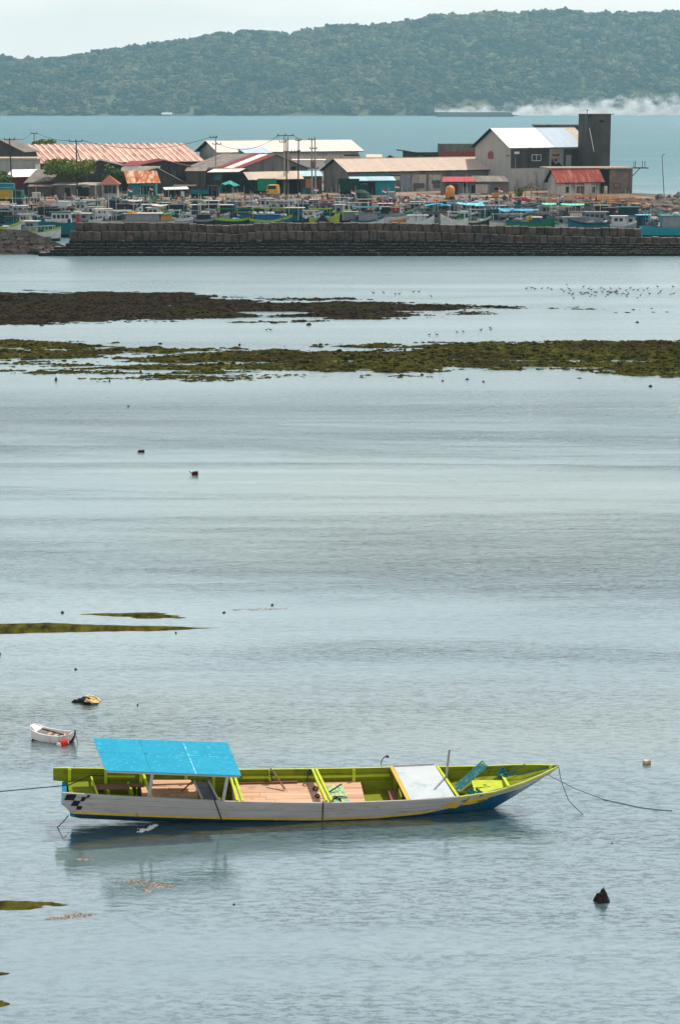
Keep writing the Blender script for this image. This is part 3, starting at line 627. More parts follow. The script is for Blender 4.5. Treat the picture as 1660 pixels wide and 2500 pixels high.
rb = block('blue_shed', 'low blue panelled shed roof peeping over the striped roof', 'shed', 600, 661, 374, 436, 27, 4, teal_w, (r_bluew,), ybase=384, taper=1.0)
block('white_wall_shed', 'low white walled building behind the power poles', 'building', 715, 792, 392, 438, 0, 6, white_t, r_cream, ybase=440)
gl = shed('house', 'grey gabled concrete house cut by the left edge', 'house', (60, 370), 428, -62, 120, (4, 343), conc, [r_grey], sw=1.2) if False else None
def gable_front(name, label, cat, xl, yl_, xp, yp, xr, yr, ybot, Y, depth, yaw, wall, roof, base=None, slopes='L', over=0.5, pick=None, sw=1.0, cols=None):
    """building seen gable on: left eave, peak and right eave of the gable face, ridge running away"""
    yaw = math.radians(yaw); A = at(xl, yl_, Y); u = Vector((math.cos(yaw), math.sin(yaw), 0)); n = Vector((-math.sin(yaw), math.cos(yaw), 0))
    Ln = solve(lambda t: proj(A + u * t)[0], xr, .3, 60); tp = solve(lambda t: proj(A + u * t)[0], xp, .1, 60)
    base_z = QZ if base is None else base
    r = empty(name, (A.x, A.y, base_z), yaw, label, cat); zl = A.z - base_z; zp = face_pt(r, xp, yp, 0).z; zr = face_pt(r, xr, yr, 0).z; zb = -.2 if ybot is None else face_pt(r, xl, ybot, 0).z
    vs = [(0, 0, zb), (Ln, 0, zb), (Ln, 0, zr), (tp, 0, zp), (0, 0, zl)]; vs += [(a, depth, c) for a, b, c in vs]
    MB().add(vs, [(0, 1, 2, 3, 4), (9, 8, 7, 6, 5), (0, 5, 6, 1), (1, 6, 7, 2), (2, 7, 8, 3), (3, 8, 9, 4), (4, 9, 5, 0)]).build('wall', wall, r)
    kl = (zp - zl) / max(tp, .1); kr = (zp - zr) / max(Ln - tp, .1); o = over
    quad_sheets(r, 'roof_sheet', (-o, -o, zl - kl * o + .04), (-o, depth + o, zl - kl * o + .04), (tp, -o, zp + .04), sw, [roof] if not cols else cols, pick=pick)
    quad_sheets(r, 'roof_sheet', (Ln + o, -o, zr - kr * o + .04), (Ln + o, depth + o, zr - kr * o + .04), (tp, -o, zp + .04), sw, [roof])
    return r
gable_front('house', 'grey gabled concrete house cut by the left edge', 'house', -60, 372, 2, 342, 58, 370, None, 432, 10, -8, conc_d, r_grey)
block('low_building', 'plain grey green block building with a beige roof edge at far left', 'building', -60, 87, 389, 418, 0, 7, pale_w, surf('beige_roof_edge', (0.58, 0.46, 0.36)), slab=.35, over=.5)
rr = block('shop', 'low red walled shop under a sloping white roof at the left', 'shop', 20, 62, 431, 408, 0, 5, red_w, None)
canopy(rr[0], 12, 433, 75, 432, 30, 415, -1.0, 6, [r_white], sw=1.2)
block('hut', 'small hut with a sagging grey brown hip roof left of the big tree', 'hut', 70, 125, 446, 402, 20, 5, conc_d, None)
r_, L_, H_ = block('hip_hut', 'low hut with brown and grey sheet roof beside the red shop', 'hut', 62, 122, 449, 404, 25, 5, conc_d, None)
canopy(r_, 58, 448, 128, 441, 88, 416, -.6, 5.2, [r_grey], sw=1.1)
gable_front('shed', 'dark grey gabled concrete shed between the tree and the rusty roof', 'shed', 215, 402, 246, 392, 312, 408, None, 424, 10, 6, conc_d, r_grey)
gable_front('shed', 'grey concrete gabled shed with maroon roof and one small window', 'shed', 318, 408, 402, 392, 468, 408, None, 420, 14, 10, conc_d, r_maroon, sw=1.3)
rws = [o for o in COL.objects if o.get('label') == 'grey concrete gabled shed with maroon roof and one small window'][0]
window(rws, 421, 417, 430, 429, 0.0, conc, 1)
canopy(rws, 296, 405, 345, 406, 320, 393, -1.2, 4, [r_maroon], sw=1.2)
gable_front('shed', 'dark low gabled shed with pale roof edge right of the orange roofed kiosk', 'shed', 330, 424, 386, 411, 461, 452, None, 412, 9, 8, conc_d, r_grey)
canopy(rws, 292, 419, 386, 418, 300, 407, -7, -3, [r_grey], sw=1.1)
# wooden walls
block('wooden_shack', 'tall dark wooden plank shack left of the striped roof shed', 'shack', 455, 500, 418, 414, 0, 6, plank_w, (r_grey,), taper=.5)
block('wooden_shack', 'low plank shack with a small porch roof beside the dark pickup', 'shack', 430, 470, 455, 408, 0, 4, plank_w, surf('brown_thatch', (0.20, 0.16, 0.13)), over=.6)
# striped roof shed: gable to the right, roof slope facing left
rst = gable_front('striped_shed', 'concrete gabled shed with grey, cream and maroon striped roof', 'shed', 588, 411, 672, 378, 752, 412, None, 420, 15, 52, conc, r_grey, over=.4,
    pick=lambda t: r_maroon if t < .17 or .33 < t < .5 else (r_cream if .17 <= t <= .33 else r_grey), sw=1.25)
for (n_, a) in (('vent', (711, 406, 722, 416)),): wall_box(rst, n_, *a, 0.0, .02, .05, dark_in)
# left lower part of that shed: plank walls and a small white porch roof
r_, L_, H_ = block('lean_to_shed', 'plank lean-to with dark teal doors under a small white porch roof', 'shed', 482, 608, 413, 417, 0, 5, plank_w, None)
canopy(r_, 505, 421, 583, 420, 522, 413, -2.2, -.1, [r_cream], sw=1.1)
for x0, x1, y0, m in ((522, 541, 424, teal_w), (545, 606, 424, dark_in), (505, 540, 452, teal_w), (543, 556, 452, surf('green_door', (0.03, 0.22, 0.13)))): wall_box(r_, 'door', x0, y0, x1, 482 if m is not teal_w or y0 > 440 else 440, 0, .02, .06, m)  # the near-black door paints the shade of an open bay
# big porch with green truck
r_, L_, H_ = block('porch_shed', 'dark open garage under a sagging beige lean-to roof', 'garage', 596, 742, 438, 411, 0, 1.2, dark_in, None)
canopy(r_, 607, 440, 743, 437, 594, 421, -5, 0.2, [r_beige], posts=(625, 690, 735), sw=1.2)
for px in (625, 690):
    p = face_pt(r_, px, 445, -4.85); MB().beam((p.x, p.y, H_ - 2.2), (p.x - 1.3, p.y, H_ - .3), .12).build('brace', plank_w, r_)
    MB().beam((p.x, p.y, H_ - 2.2), (p.x + 1.3, p.y, H_ - .3), .12).build('brace', plank_w, r_)
# teal shack and orange things between poles and the long beige shed
r_, L_, H_ = block('shack', 'shack with teal sheet roof and orange door behind the transformer poles', 'shack', 738, 786, 430, 409, 10, 4, conc_d, (r_teal,), taper=.8)
wall_box(r_, 'door', 746, 436, 760, 460, 0, .02, .05, surf('orange_brown_door', (0.42, 0.2, 0.1))); wall_box(r_, 'panel', 778, 440, 784, 449, 0, .02, .05, red_w); wall_box(r_, 'panel', 738, 458, 775, 474, 0, .02, .05, teal_w)
# long beige shed
ls = shed('long_shed', 'long low shed with beige corrugated roof and pale grey gable', 'shed', (848, 421), 414, 29, 1236, (813, 388), conc, [r_beige], sw=1.0, over=.6, gover=.8)
wall_box(ls[0], 'wall_panel', 978, 426, 1003, 470, .6, 0, .04, surf('blue_grey_panel', (0.25, 0.28, 0.33)))
for a in ((1005, 426, 1040, 470), (1045, 426, 1080, 470)): wall_box(ls[0], 'wall_panel', *a, .6, 0, .05, cream_w)
for a in ((1010, 447, 1034, 459), (1055, 440, 1066, 449), (1067, 440, 1075, 449), (1058, 451, 1074, 458)):
    wall_box(ls[0], 'cooling_unit', *a, .5, 0, .35, surf('unit_case', (0.12, 0.13, 0.14)))
wall_box(ls[0], 'wall_band', 872, 424, 960, 432, .6, 0, .05, teal_w); wall_box(ls[0], 'wall_panel', 960, 426, 976, 440, .6, 0, .04, cream_w); wall_box(ls[0], 'louvre', 953, 427, 977, 430, .55, 0, .05, dark_in)
# teal annexe in front
r_, L_, H_ = block('teal_annexe', 'bright teal walled annexe with pale striped awning in front of the long shed', 'shop', 916, 966, 441, 405, 0, 4, surf('bright_teal_wall', (0.025, 0.26, 0.30), (0.02, 0.2, 0.24), 1.0), None)
canopy(r_, 857, 442, 967, 441, 850, 432, -1.0, 1.5, [r_teal], sw=1.1)
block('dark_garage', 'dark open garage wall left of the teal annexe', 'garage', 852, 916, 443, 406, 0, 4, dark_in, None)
# pink awning part and lean roof with walls (right part of long shed)
r_, L_, H_ = block('annexe', 'grey block annexe under a red awning and a grey lean-to roof', 'building', 1078, 1242, 444, 408, 0, 4, conc, None)
canopy(r_, 1080, 444, 1158, 444, 1080, 432, -1.2, 1.5, [surf('pink_red_awning', (0.50, 0.09, 0.10), (0.42, 0.07, 0.085), rnd=.06)], sw=1.1)
canopy(r_, 1162, 444, 1243, 444, 1150, 430, -1.0, 1.8, [r_grey], sw=1.1)
for a, m in (((1128, 447, 1138, 456), dark_in), ((1087, 449, 1118, 478), conc_d), ((1150, 452, 1160, 478), dark_in), ((1160, 450, 1190, 472), cream_w), ((1206, 458, 1218, 464), dark_in)): wall_box(r_, 'panel', *a, 0, .02, .06, m)
# little roofs beyond
block('hut', 'tiny beige roofed hut beyond the long beige shed', 'hut', 897, 930, 386, 450, 0, 4, cream_w, r_beige, ybase=400, taper=.6)
gable_front('hut', 'tiny dark gabled roof peeping over the long beige shed', 'hut', 938, 390, 953, 381, 970, 389, 400, 446, 4, 0, conc_d, surf('dark_roof', (0.05, 0.055, 0.06)))
r_, L_, H_ = block('hut', 'wooden hut with dark sloping roof beyond the long beige shed', 'hut', 983, 1072, 372, 442, -6, 5, plank_w, None, ybase=400)
a = face_pt(r_, 968, 367, -.5); b = face_pt(r_, 1073, 384, -.5)
MB().hexa([a, b, b + Vector((0, 6, -.2)), a + Vector((0, 6, -.2)), a + Vector((0, 0, .25)), b + Vector((0, 0, .25)), b + Vector((0, 6, .05)), a + Vector((0, 6, .05))]).build('roof', surf('dark_roof', (0.05, 0.055, 0.06)), r_)
MB().hexa([(0, 0.01, H_ - 3), (L_, .01, H_ - 3), (L_, 3, H_ - 3), (0, 3, H_ - 3), (0, .01, a.z), (L_, .01, b.z), (L_, 3, b.z), (0, 3, a.z)]).build('upper_wall', plank_w, r_)
wall_box(r_, 'window', 1020, 379, 1032, 387, 0, .02, .06, teal_w)
r_, L_, H_ = block('grey_red_block', 'flat topped building with a grey band over a red band behind the white roof', 'building', 1072, 1160, 351, 438, 0, 8, conc, None, ybase=400)
wall_box(r_, 'red_band', 1072, 370, 1133, 390, 0, .01, .05, surf('brick_red_wall', (0.33, 0.09, 0.07))); wall_box(r_, 'red_band', 1133, 370, 1160, 390, 0, .01, .08, surf('bright_red_wall', (0.45, 0.06, 0.05)))
# tall white roofed building
def bpick(t): return r_white if t < .53 else (r_bluew if t < .86 else surf('tan_roof', (0.66, 0.56, 0.46)))
tb = shed('tall_building', 'tall building with white and pale blue roof, pale gable and dark front wall', 'building', (1243, 362), 424, 33, 1450, (1195, 313), surf('pale_gable_wall', (0.42, 0.42, 0.385), (0.35, 0.35, 0.32), .6, .9, (2, 2, .3)), [r_white], sw=1.05, pick=bpick, over=.5, gover=1.1)
R_ = tb[0]; yf = 0.5
wall_box(R_, 'front_wall', 1246, 363, 1341, 411, yf, 0, .06, conc_d); wall_box(R_, 'front_wall', 1374, 363, 1437, 411, yf, 0, .06, conc_d)
wall_box(R_, 'front_wall', 1246, 412, 1340, 482, yf, 0, .12, lime_w); wall_box(R_, 'roof_patch', 1381, 340, 1382, 341, yf, 0, .01, conc_d)
window(R_, 1297, 377, 1320, 393, yf - .07, white_t, 1)
# plain stand-in for the wall mural: dark and buff shapes on a pale board
mu = wall_box(R_, 'mural_board', 1342, 364, 1374, 409, yf, 0, .07, surf('pale_mural_ground', (0.30, 0.34, 0.35)))
mh = surf('mural_buff', (0.36, 0.25, 0.20)); mk = surf('mural_black', (0.015, 0.02, 0.025))
def mpoly(pts, m, off):
    P = [face_pt(R_, x, y, yf - off) for x, y in pts]; k = len(P); Q = [p_ + Vector((0, .01, 0)) for p_ in P]
    MB().add(P + Q, [tuple(range(k))[::-1]] + [(i, (i + 1) % k, k + (i + 1) % k, k + i) for i in range(k)]).build('mural_shape', m, mu)
mpoly([(1346, 368), (1352, 365), (1362, 366), (1366, 374), (1366, 386), (1362, 396), (1354, 399), (1348, 390), (1345, 378)], mh, .08)
mpoly([(1347, 376), (1356, 378), (1365, 376), (1365, 380), (1356, 381), (1348, 380)], mk, .092); mpoly([(1351, 389), (1361, 388), (1359, 393), (1353, 393)], mk, .092)
mpoly([(1346, 382), (1350, 394), (1356, 401), (1364, 396), (1371, 404), (1372, 408), (1344, 408)], mk, .076)
wall_box(R_, 'door', 1380, 378, 1394, 409, yf - .06, 0, .05, pale_w); wall_box(R_, 'wall_sign', 1255, 370, 1267, 376, yf - .06, 0, .05, white_t)
a_ = face_pt(R_, 1338, 411, yf - 3); b_ = face_pt(R_, 1440, 410, yf - 3)
# red little house shaped hatch on the gable
hx_ = 1.1 - .03
pts = [face_ptx(R_, x, y, hx_) for x, y in ((1190, 388), (1190, 374), (1197, 367), (1204, 374), (1204, 388))]
MB().add(pts + [p_ + Vector((.03, 0, 0)) for p_ in pts], [(0, 1, 2, 3, 4)] + [(i, (i + 1) % 5, 5 + (i + 1) % 5, 5 + i) for i in range(5)]).build('hatch', surf('faded_red_hatch', (0.30, 0.10, 0.10)), R_)
for x in (1237, 1241): q_ = face_ptx(R_, x, 380, hx_); MB().box(q_.x - .04, q_.x + .02, q_.y - .15, q_.y + .15, q_.z - .15, q_.z + .15).build('vent', dark_in, R_)
# tower and back block
r_, L_, H_ = block('tower', 'tall square dark concrete tower with one small slot window', 'tower', 1434, 1491, 280, 428, 12, 6, conc_d, None)
MB().box(-.1, L_ + .6, -.3, 6.3, H_, H_ + .18).build('roof_slab', surf('brown_slab', (0.13, 0.09, 0.08)), r_)
wall_box(r_, 'slot_window', 1462, 293, 1474, 299, 0, .02, .05, dark_in)
MB().tube([(0.2, 1, H_), (.2, 1, H_ + .8)], .06).lathe((.2, 1, H_ + .8), [(.1, 0), (.22, .15), (.1, .3)], 8).build('roof_light', dark_in, r_)
MB().beam(face_pt(r_, 1438, 312, -.3), face_pt(r_, 1449, 370, -.3), .12).build('down_pipe', white_t, r_)
block('back_block', 'low dark concrete block between the tall building and the tower', 'building', 1312, 1436, 308, 446, 4, 6, conc_d, conc, ybase=360, slab=.35)
# concrete deck on the right with its overhanging slab
r_, L_, H_ = block('concrete_block_house', 'brown grey concrete block house under a long overhanging slab', 'building', 1488, 1543, 412, 412, 6, 7, surf('brown_concrete', (0.20, 0.165, 0.14), (0.15, 0.13, 0.115), .7, .9, c3=(.3, .18, .13), s3=.5, lo3=.55), None)
a = face_pt(r_, 1338, 412, -1.5); b = face_pt(r_, 1545, 411, -1.5)
MB().box(a.x, b.x, -1.5, 7.5, H_ + .01, H_ + .3).build('roof_slab', surf('pinkish_slab', (0.42, 0.32, 0.27)), r_)
c = face_pt(r_, 1580, 410, 0); MB().box(b.x + .01, c.x, -.8, 3, H_ + .05, H_ + .25).build('overhang', conc_d, r_)
d0 = face_pt(r_, 1543, 432, -.1); MB().beam((L_, .5, d0.z), (L_ + 1.7, .5, H_ + .05), .15).build('brace', conc_d, r_)
for x in (1546, 1550, 1567, 1573): q_ = face_pt(r_, x, 405, .3); MB().box(q_.x - .05, q_.x + .05, .2, .3, H_ + .25, H_ + 1.6).build('starter_bar', dark_in, r_)
wall_box(r_, 'hatch', 1497, 447, 1515, 461, 0, .02, .06, surf('brown_frame', (0.16, 0.08, 0.06))); wall_box(r_, 'hatch_panel', 1499, 449, 1513, 459, 0, .02, .09, surf('brown_concrete', (0.2, 0.165, 0.14)))
wall_box(r_, 'pillar', 1535, 413, 1543, 476, 0, .02, .25, surf('brown_concrete', (0.2, 0.165, 0.14))); wall_box(r_, 'wall_recess', 1465, 414, 1487, 476, .8, .02, .04, dark_in)
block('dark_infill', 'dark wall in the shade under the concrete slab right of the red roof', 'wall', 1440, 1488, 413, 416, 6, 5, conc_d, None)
# red roofed cream house
rh = shed('small_house', 'small cream house with red rusted roof in front of the tall building', 'house', (1357, 447), 401, 26, 1476, (1342, 414), lime_w, [r_redr], sw=1.0, over=.7, gover=.7)
R_ = rh[0]; yf = .7
for x0, x1 in ((1379, 1389), (1443, 1453)): window(R_, x0, 454, x1, 472, yf - .02, cream_w, 0)
wall_box(R_, 'door', 1407, 454, 1426, 476, yf, 0, .06, surf('brown_door', (0.15, 0.085, 0.075))); wall_box(R_, 'front_plaster', 1368, 448, 1378, 470, yf, 0, .025, cream_w)
for x in (1407, 1412, 1417, 1422, 1443, 1448, 1380, 1385): wall_box(R_, 'air_brick', x, 448, x + 3, 451, yf, 0, .05, dark_in)
wall_box(R_, 'meter_box', 1398, 456, 1402, 460, yf, 0, .15, dark_in); wall_box(R_, 'wing_wall', 1472, 454, 1480, 478, yf - .5, 0, .3, cream_w)
# orange roofed kiosk with teal wall; hip roofed kiosk; low grey shed
r_, L_, H_ = block('kiosk', 'teal kiosk with an orange rusted sheet roof', 'kiosk', 313, 380, 447, 398, 0, 4, teal_w, None)
canopy(r_, 311, 448, 393, 447, 302, 418, -.6, 4.4, [r_orange], sw=1.0)
wall_box(r_, 'window', 346, 454, 358, 474, 0, .02, .06, dark_in); wall_box(r_, 'window', 360, 454, 376, 474, 0, .02, .05, dark_in)
r_, L_, H_ = block('kiosk', 'grey green kiosk with a small red brown pyramid roof', 'kiosk', 249, 287, 449, 394, 0, 3, pale_w, None)
MB().add([(-.5, -.5, H_ - .1), (L_ + .5, -.5, H_ - .1), (L_ + .5, 3.5, H_ - .1), (-.5, 3.5, H_ - .1), (L_ * .45, 1.5, H_ + 1.75)], [(0, 1, 4), (1, 2, 4), (2, 3, 4), (3, 0, 4), (3, 2, 1, 0)]).build('roof', surf('red_brown_tiles', (0.36, 0.12, 0.085), (0.25, 0.08, 0.06), 2.0), r_)
wall_box(r_, 'window', 255, 453, 284, 472, 0, .02, .05, glass_d)
for x in (254, 264, 274, 284): wall_box(r_, 'mullion', x, 452, x + 1.5, 473, 0, 0, .1, conc)
r_, L_, H_ = block('low_shed', 'long low grey shed with a pale sloping roof in front of the big tree', 'shed', 130, 248, 452, 400, -12, 5, surf('grey_shed_boards', (0.17, 0.165, 0.15), (0.11, 0.11, 0.10), 1.0, .9, (3, 3, .2)), (surf('pale_grey_roof', (0.42, 0.38, 0.34), rnd=.08),), taper=.3)
for a, m in (((160, 458, 172, 482), dark_in), ((187, 456, 218, 484), dark_in), ((203, 455, 219, 458), white_t)): wall_box(r_, 'opening', *a, 0, .02, .06, m)
r_, L_, H_ = block('stall', 'ramshackle grey stall with rusty scraps on its roof right of the lorry', 'stall', 72, 130, 456, 398, 4, 4, conc_d, (surf('scrap_roof', (0.22, 0.15, 0.12), rnd=.25),), taper=.2)
r_, L_, H_ = block('fish_stall', 'open stall with a thin white curved awning between the kiosks and the pickup', 'stall', 400, 460, 463, 396, 0, 2.5, dark_in, None)
canopy(r_, 402, 464, 462, 462, 398, 458, -1.5, 1.0, [white_t], posts=(410, 438, 455), sw=1.5)
for k, (x0, x1) in enumerate(((443, 451),)): wall_box(r_, 'white_stack', x0, 467, x1, 492, -.5, 0, .4, white_t)

# ---- trees
def leaf_mat(nm, c, c2):
    return surf(nm, c, c2, 1.5, 0.6, rnd=0.0, lo=.4, hi=.6, spec=.3)
leafA = leaf_mat('bright_leaves', (0.07, 0.13, 0.012), (0.22, 0.27, 0.025)); leafB = leaf_mat('dark_leaves', (0.035, 0.08, 0.015), (0.10, 0.15, 0.025))
bark = surf('bark', (0.12, 0.09, 0.065), (0.07, 0.05, 0.04), 3.0, .9)
def tree(label, x0, x1, ytop, ybot, Y, m, n=1500, seed=1, kind='tree'):
    rg = np.random.default_rng(seed); a = at(x0, ybot, Y); b = at(x1, ytop, Y); cxx = (a.x + b.x) / 2; rx = (b.x - a.x) / 2; zc_ = (a.z + b.z) / 2; rz = (b.z - a.z) / 2
    r = empty(kind, (cxx, Y, QZ), 0, label, 'tree'); top = zc_ - QZ
    tb_ = MB().tube([(0, 0, -.2), (rx * .05, 0, max(top - rz * .5, .5)), (0, 0, top + rz * .3)], .28, 8, r2=.1)
    for k in range(4):
        an = k * 1.6 + seed; tb_.tube([(0, 0, max(top - rz * .6, .3)), (math.cos(an) * rx * .5, math.sin(an) * rx * .4, top + rz * .1)], .12, 6, r2=.04)
    tb_.build('trunk', bark, r)
    lobes = [(rg.normal() * rx * .45, rg.normal() * rx * .4, top + rg.uniform(-.55, .6) * rz, rg.uniform(.28, .5)) for _ in range(13)]
    vs = []; fs = []
    while len(fs) < n * 2:
        lx, ly, lz, lr = lobes[rg.integers(len(lobes))]; d = rg.normal(size=3); d /= np.linalg.norm(d); q = np.array([lx, ly, lz]) + d * np.array([rx, rx, rz]) * lr * rg.uniform(.75, 1.05) * 1.15
        if abs(q[0]) > rx * 1.05 or q[2] > top + rz * 1.05: continue
        s_ = rg.uniform(.18, .42); t1 = rg.normal(size=3); t1 /= np.linalg.norm(t1); t2 = np.cross(d + rg.normal(size=3) * .4, t1); t2 /= max(np.linalg.norm(t2), .01)
        k = len(vs); vs += [tuple(q - t1 * s_), tuple(q + t2 * s_ * .6), tuple(q + t1 * s_), tuple(q - t2 * s_ * .6)]; fs += [(k, k + 1, k + 2, k + 3), (k, k + 1, k + 2, k + 3)][:1]
        if len(fs) >= n: break
    mb = MB(); mb.v = vs; mb.f = fs; mb.m = [0] * len(fs)
    o = mb.build('crown', m, r); o['kind'] = 'stuff'; return r
tree('big bright green bushy tree left of centre in front of the rusty ribbed roof', 112, 236, 382, 452, 405, leafA, 8000, 3)
tree('dark green tree cut by the left edge above the lorry', -40, 33, 418, 460, 402, leafB, 4000, 4)
tree('round green tree between the pyramid roofed kiosk and the orange roof', 250, 302, 402, 450, 401, leafB, 3600, 5)
tree('treetop peeping over the ridge of the rusty ribbed roof', 78, 142, 338, 372, 462, leafA, 1800, 6)
tree('little shrub at the foot of the tall building by the thatched shade', 1258, 1277, 456, 482, 398, leafA, 500, 8)

# ---- poles, lamps and wires
pole_m = surf('dark_pole', (0.05, 0.045, 0.042), (0.035, 0.03, 0.03), 2.0); pole_c = surf('concrete_pole', (0.34, 0.31, 0.28), (0.25, 0.23, 0.21), 2.0); wire_m = surf('black_wire', (0.015, 0.015, 0.015))
def pole(label, x0, y0, x1, y1, Y, arms, m=pole_m, r0=.17, ins=True):
    t = at(x0, y0, Y); b = at(x1, y1, Y); b.z = QZ if b.z > QZ - 4 else b.z
    p0 = Vector((b.x + (b.x - t.x) * 0, Y, QZ)); r = empty('utility_pole', p0, 0, label, 'pole')
    MB().tube([(0, 0, -.1), (t.x - p0.x, 0, t.z - QZ)], r0, 8, r2=r0 * .7).build('shaft', m, r)
    for (ax0, ax1, ay) in arms:
        a = at(ax0, ay, Y) - p0; c = at(ax1, ay, Y) - p0; MB().beam(a, c, .14, .14).build('crossarm', dark_in, r)
        if ins:
            for k in range(3):
                q_ = a.lerp(c, [.05, .5, .95][k]); MB().lathe((q_.x, q_.y - .02, q_.z + .08), [(.07, 0), (.1, .1), (.06, .25), (.03, .35)], 6).build('insulator', dark_in, r)
    return r, p0
P1 = pole('thin dark pole with crossarm at far left above the lorry', 24, 338, 30, 440, 408, [(11, 38, 341)])
P2 = pole('pole with double crossarm beyond the rusty ribbed roof', 84, 324, 84, 356, 470, [(76, 91, 326)], pole_c)
P3 = pole('dark pole with crossarm and stay wires in front of the big tree', 187, 343, 190, 492, 399, [(169, 203, 345)])
q1 = at(190, 370, 399) - P3[1]; q2 = at(217, 445, 399) - P3[1]; MB().tube([q1, q2], .09, 6).build('stay', surf('rusty_stay', (0.16, 0.07, 0.045)), P3[0]); MB().beam(at(190, 423, 399) - P3[1], at(213, 423, 399) - P3[1], .1).build('bracket', surf('rusty_stay', (0.16, 0.07, 0.045)), P3[0])
P4 = pole('grey pole with crossarms in front of the pale warehouse gable', 527, 331, 526, 420, 425, [(513, 531, 336), (519, 541, 352)], pole_c)
P5 = pole('left grey pole of the pair under the long crossarm', 694, 328, 695, 460, 408, [(677, 718, 331), (682, 697, 347)], pole_c, .15)
P5b = pole('right grey pole of the pair under the long crossarm', 703, 330, 704, 460, 410, [], pole_c, .15)
P6 = pole('black pole in front of the beige lean-to roof', 699, 340, 700, 475, 400, [(692, 732, 370)], pole_m, .16)
P7 = pole('black pole with small top crossarm left of the transformer poles', 729, 341, 728, 480, 400, [(722, 735, 343), (719, 733, 371)], pole_m, .16)
P8 = pole('left concrete pole carrying the transformer', 761, 337, 762, 470, 402, [(753, 769, 341), (756, 774, 363)], pole_c)
P9 = pole('right concrete pole carrying the transformer', 769, 335, 771, 478, 404, [(752, 778, 411)], pole_c)
tfp = at(764, 410, 401); r_ = empty('transformer', (tfp.x, 401, tfp.z), 0, 'grey transformer can hung between the two concrete poles', 'transformer')
MB().lathe((0, 0, 0), [(.45, 0), (.5, .1), (.5, 1.2), (.42, 1.35)], 10).build('can', conc, r_)
for k in (-.25, .25): MB().lathe((k, 0, 1.35), [(.08, 0), (.12, .1), (.05, .4)], 6).build('bushing', dark_in, r_)
P10 = pole('slim lamp pole beside the limewashed lower wall', 1257, 385, 1260, 490, 396, [], pole_c, .07, False)
P11 = pole('tall crooked thin pole on the rocks at the right end', 1615, 385, 1621, 482, 384, [], pole_m, .08, False)
q_ = at(1615, 385, 384) - P11[1]; q3 = at(1612, 400, 384) - P11[1]
MB().tube([q_, at(1616, 379, 384) - P11[1], at(1621, 377, 384) - P11[1]], .06, 6).build('bent_tip', pole_m, P11[0])
p = at(407, 352, 470); r_ = empty('street_lamp', (p.x + .8, 470, QZ), 0, 'white street lamp arching over the end of the rusty ribbed roof', 'street lamp')
pt = [at(410, 356, 470), at(407, 348, 470), at(403, 343, 470), at(399, 341, 470)]; MB().tube([(0, 0, 0)] + [q_ - Vector(r_.location) for q_ in pt], .09, 6).build('arm', white_t, r_); q_ = pt[-1] - Vector(r_.location); MB().box(q_.x - .6, q_.x + .1, -.12, .12, q_.z - .1, q_.z + .08).build('head', white_t, r_)
def wire(label, a, b, sag):
    a, b = Vector(a), Vector(b); pts = [a.lerp(b, i / 12) - Vector((0, 0, sag * 4 * (i / 12) * (1 - i / 12))) for i in range(13)]
    tag(MB().tube(pts, .045, 4).build('wire', wire_m), label, 'wire')
wire('wire from the far double crossarm to the pole before the big tree', at(90, 325, 470), at(172, 343, 399), .5)
wire('wire from the far left pole to the far double crossarm', at(36, 338, 408), at(77, 325, 470), .8)
wire('wire running right from the big tree pole to the pale gable pole', at(202, 343, 399), at(514, 335, 425), 2.0)
wire('wire from the pale gable pole to the long crossarm pair', at(530, 350, 425), at(680, 331, 408), 2.0)
wire('short wire between the long crossarm and the transformer poles', at(717, 331, 408), at(754, 341, 402), .4)

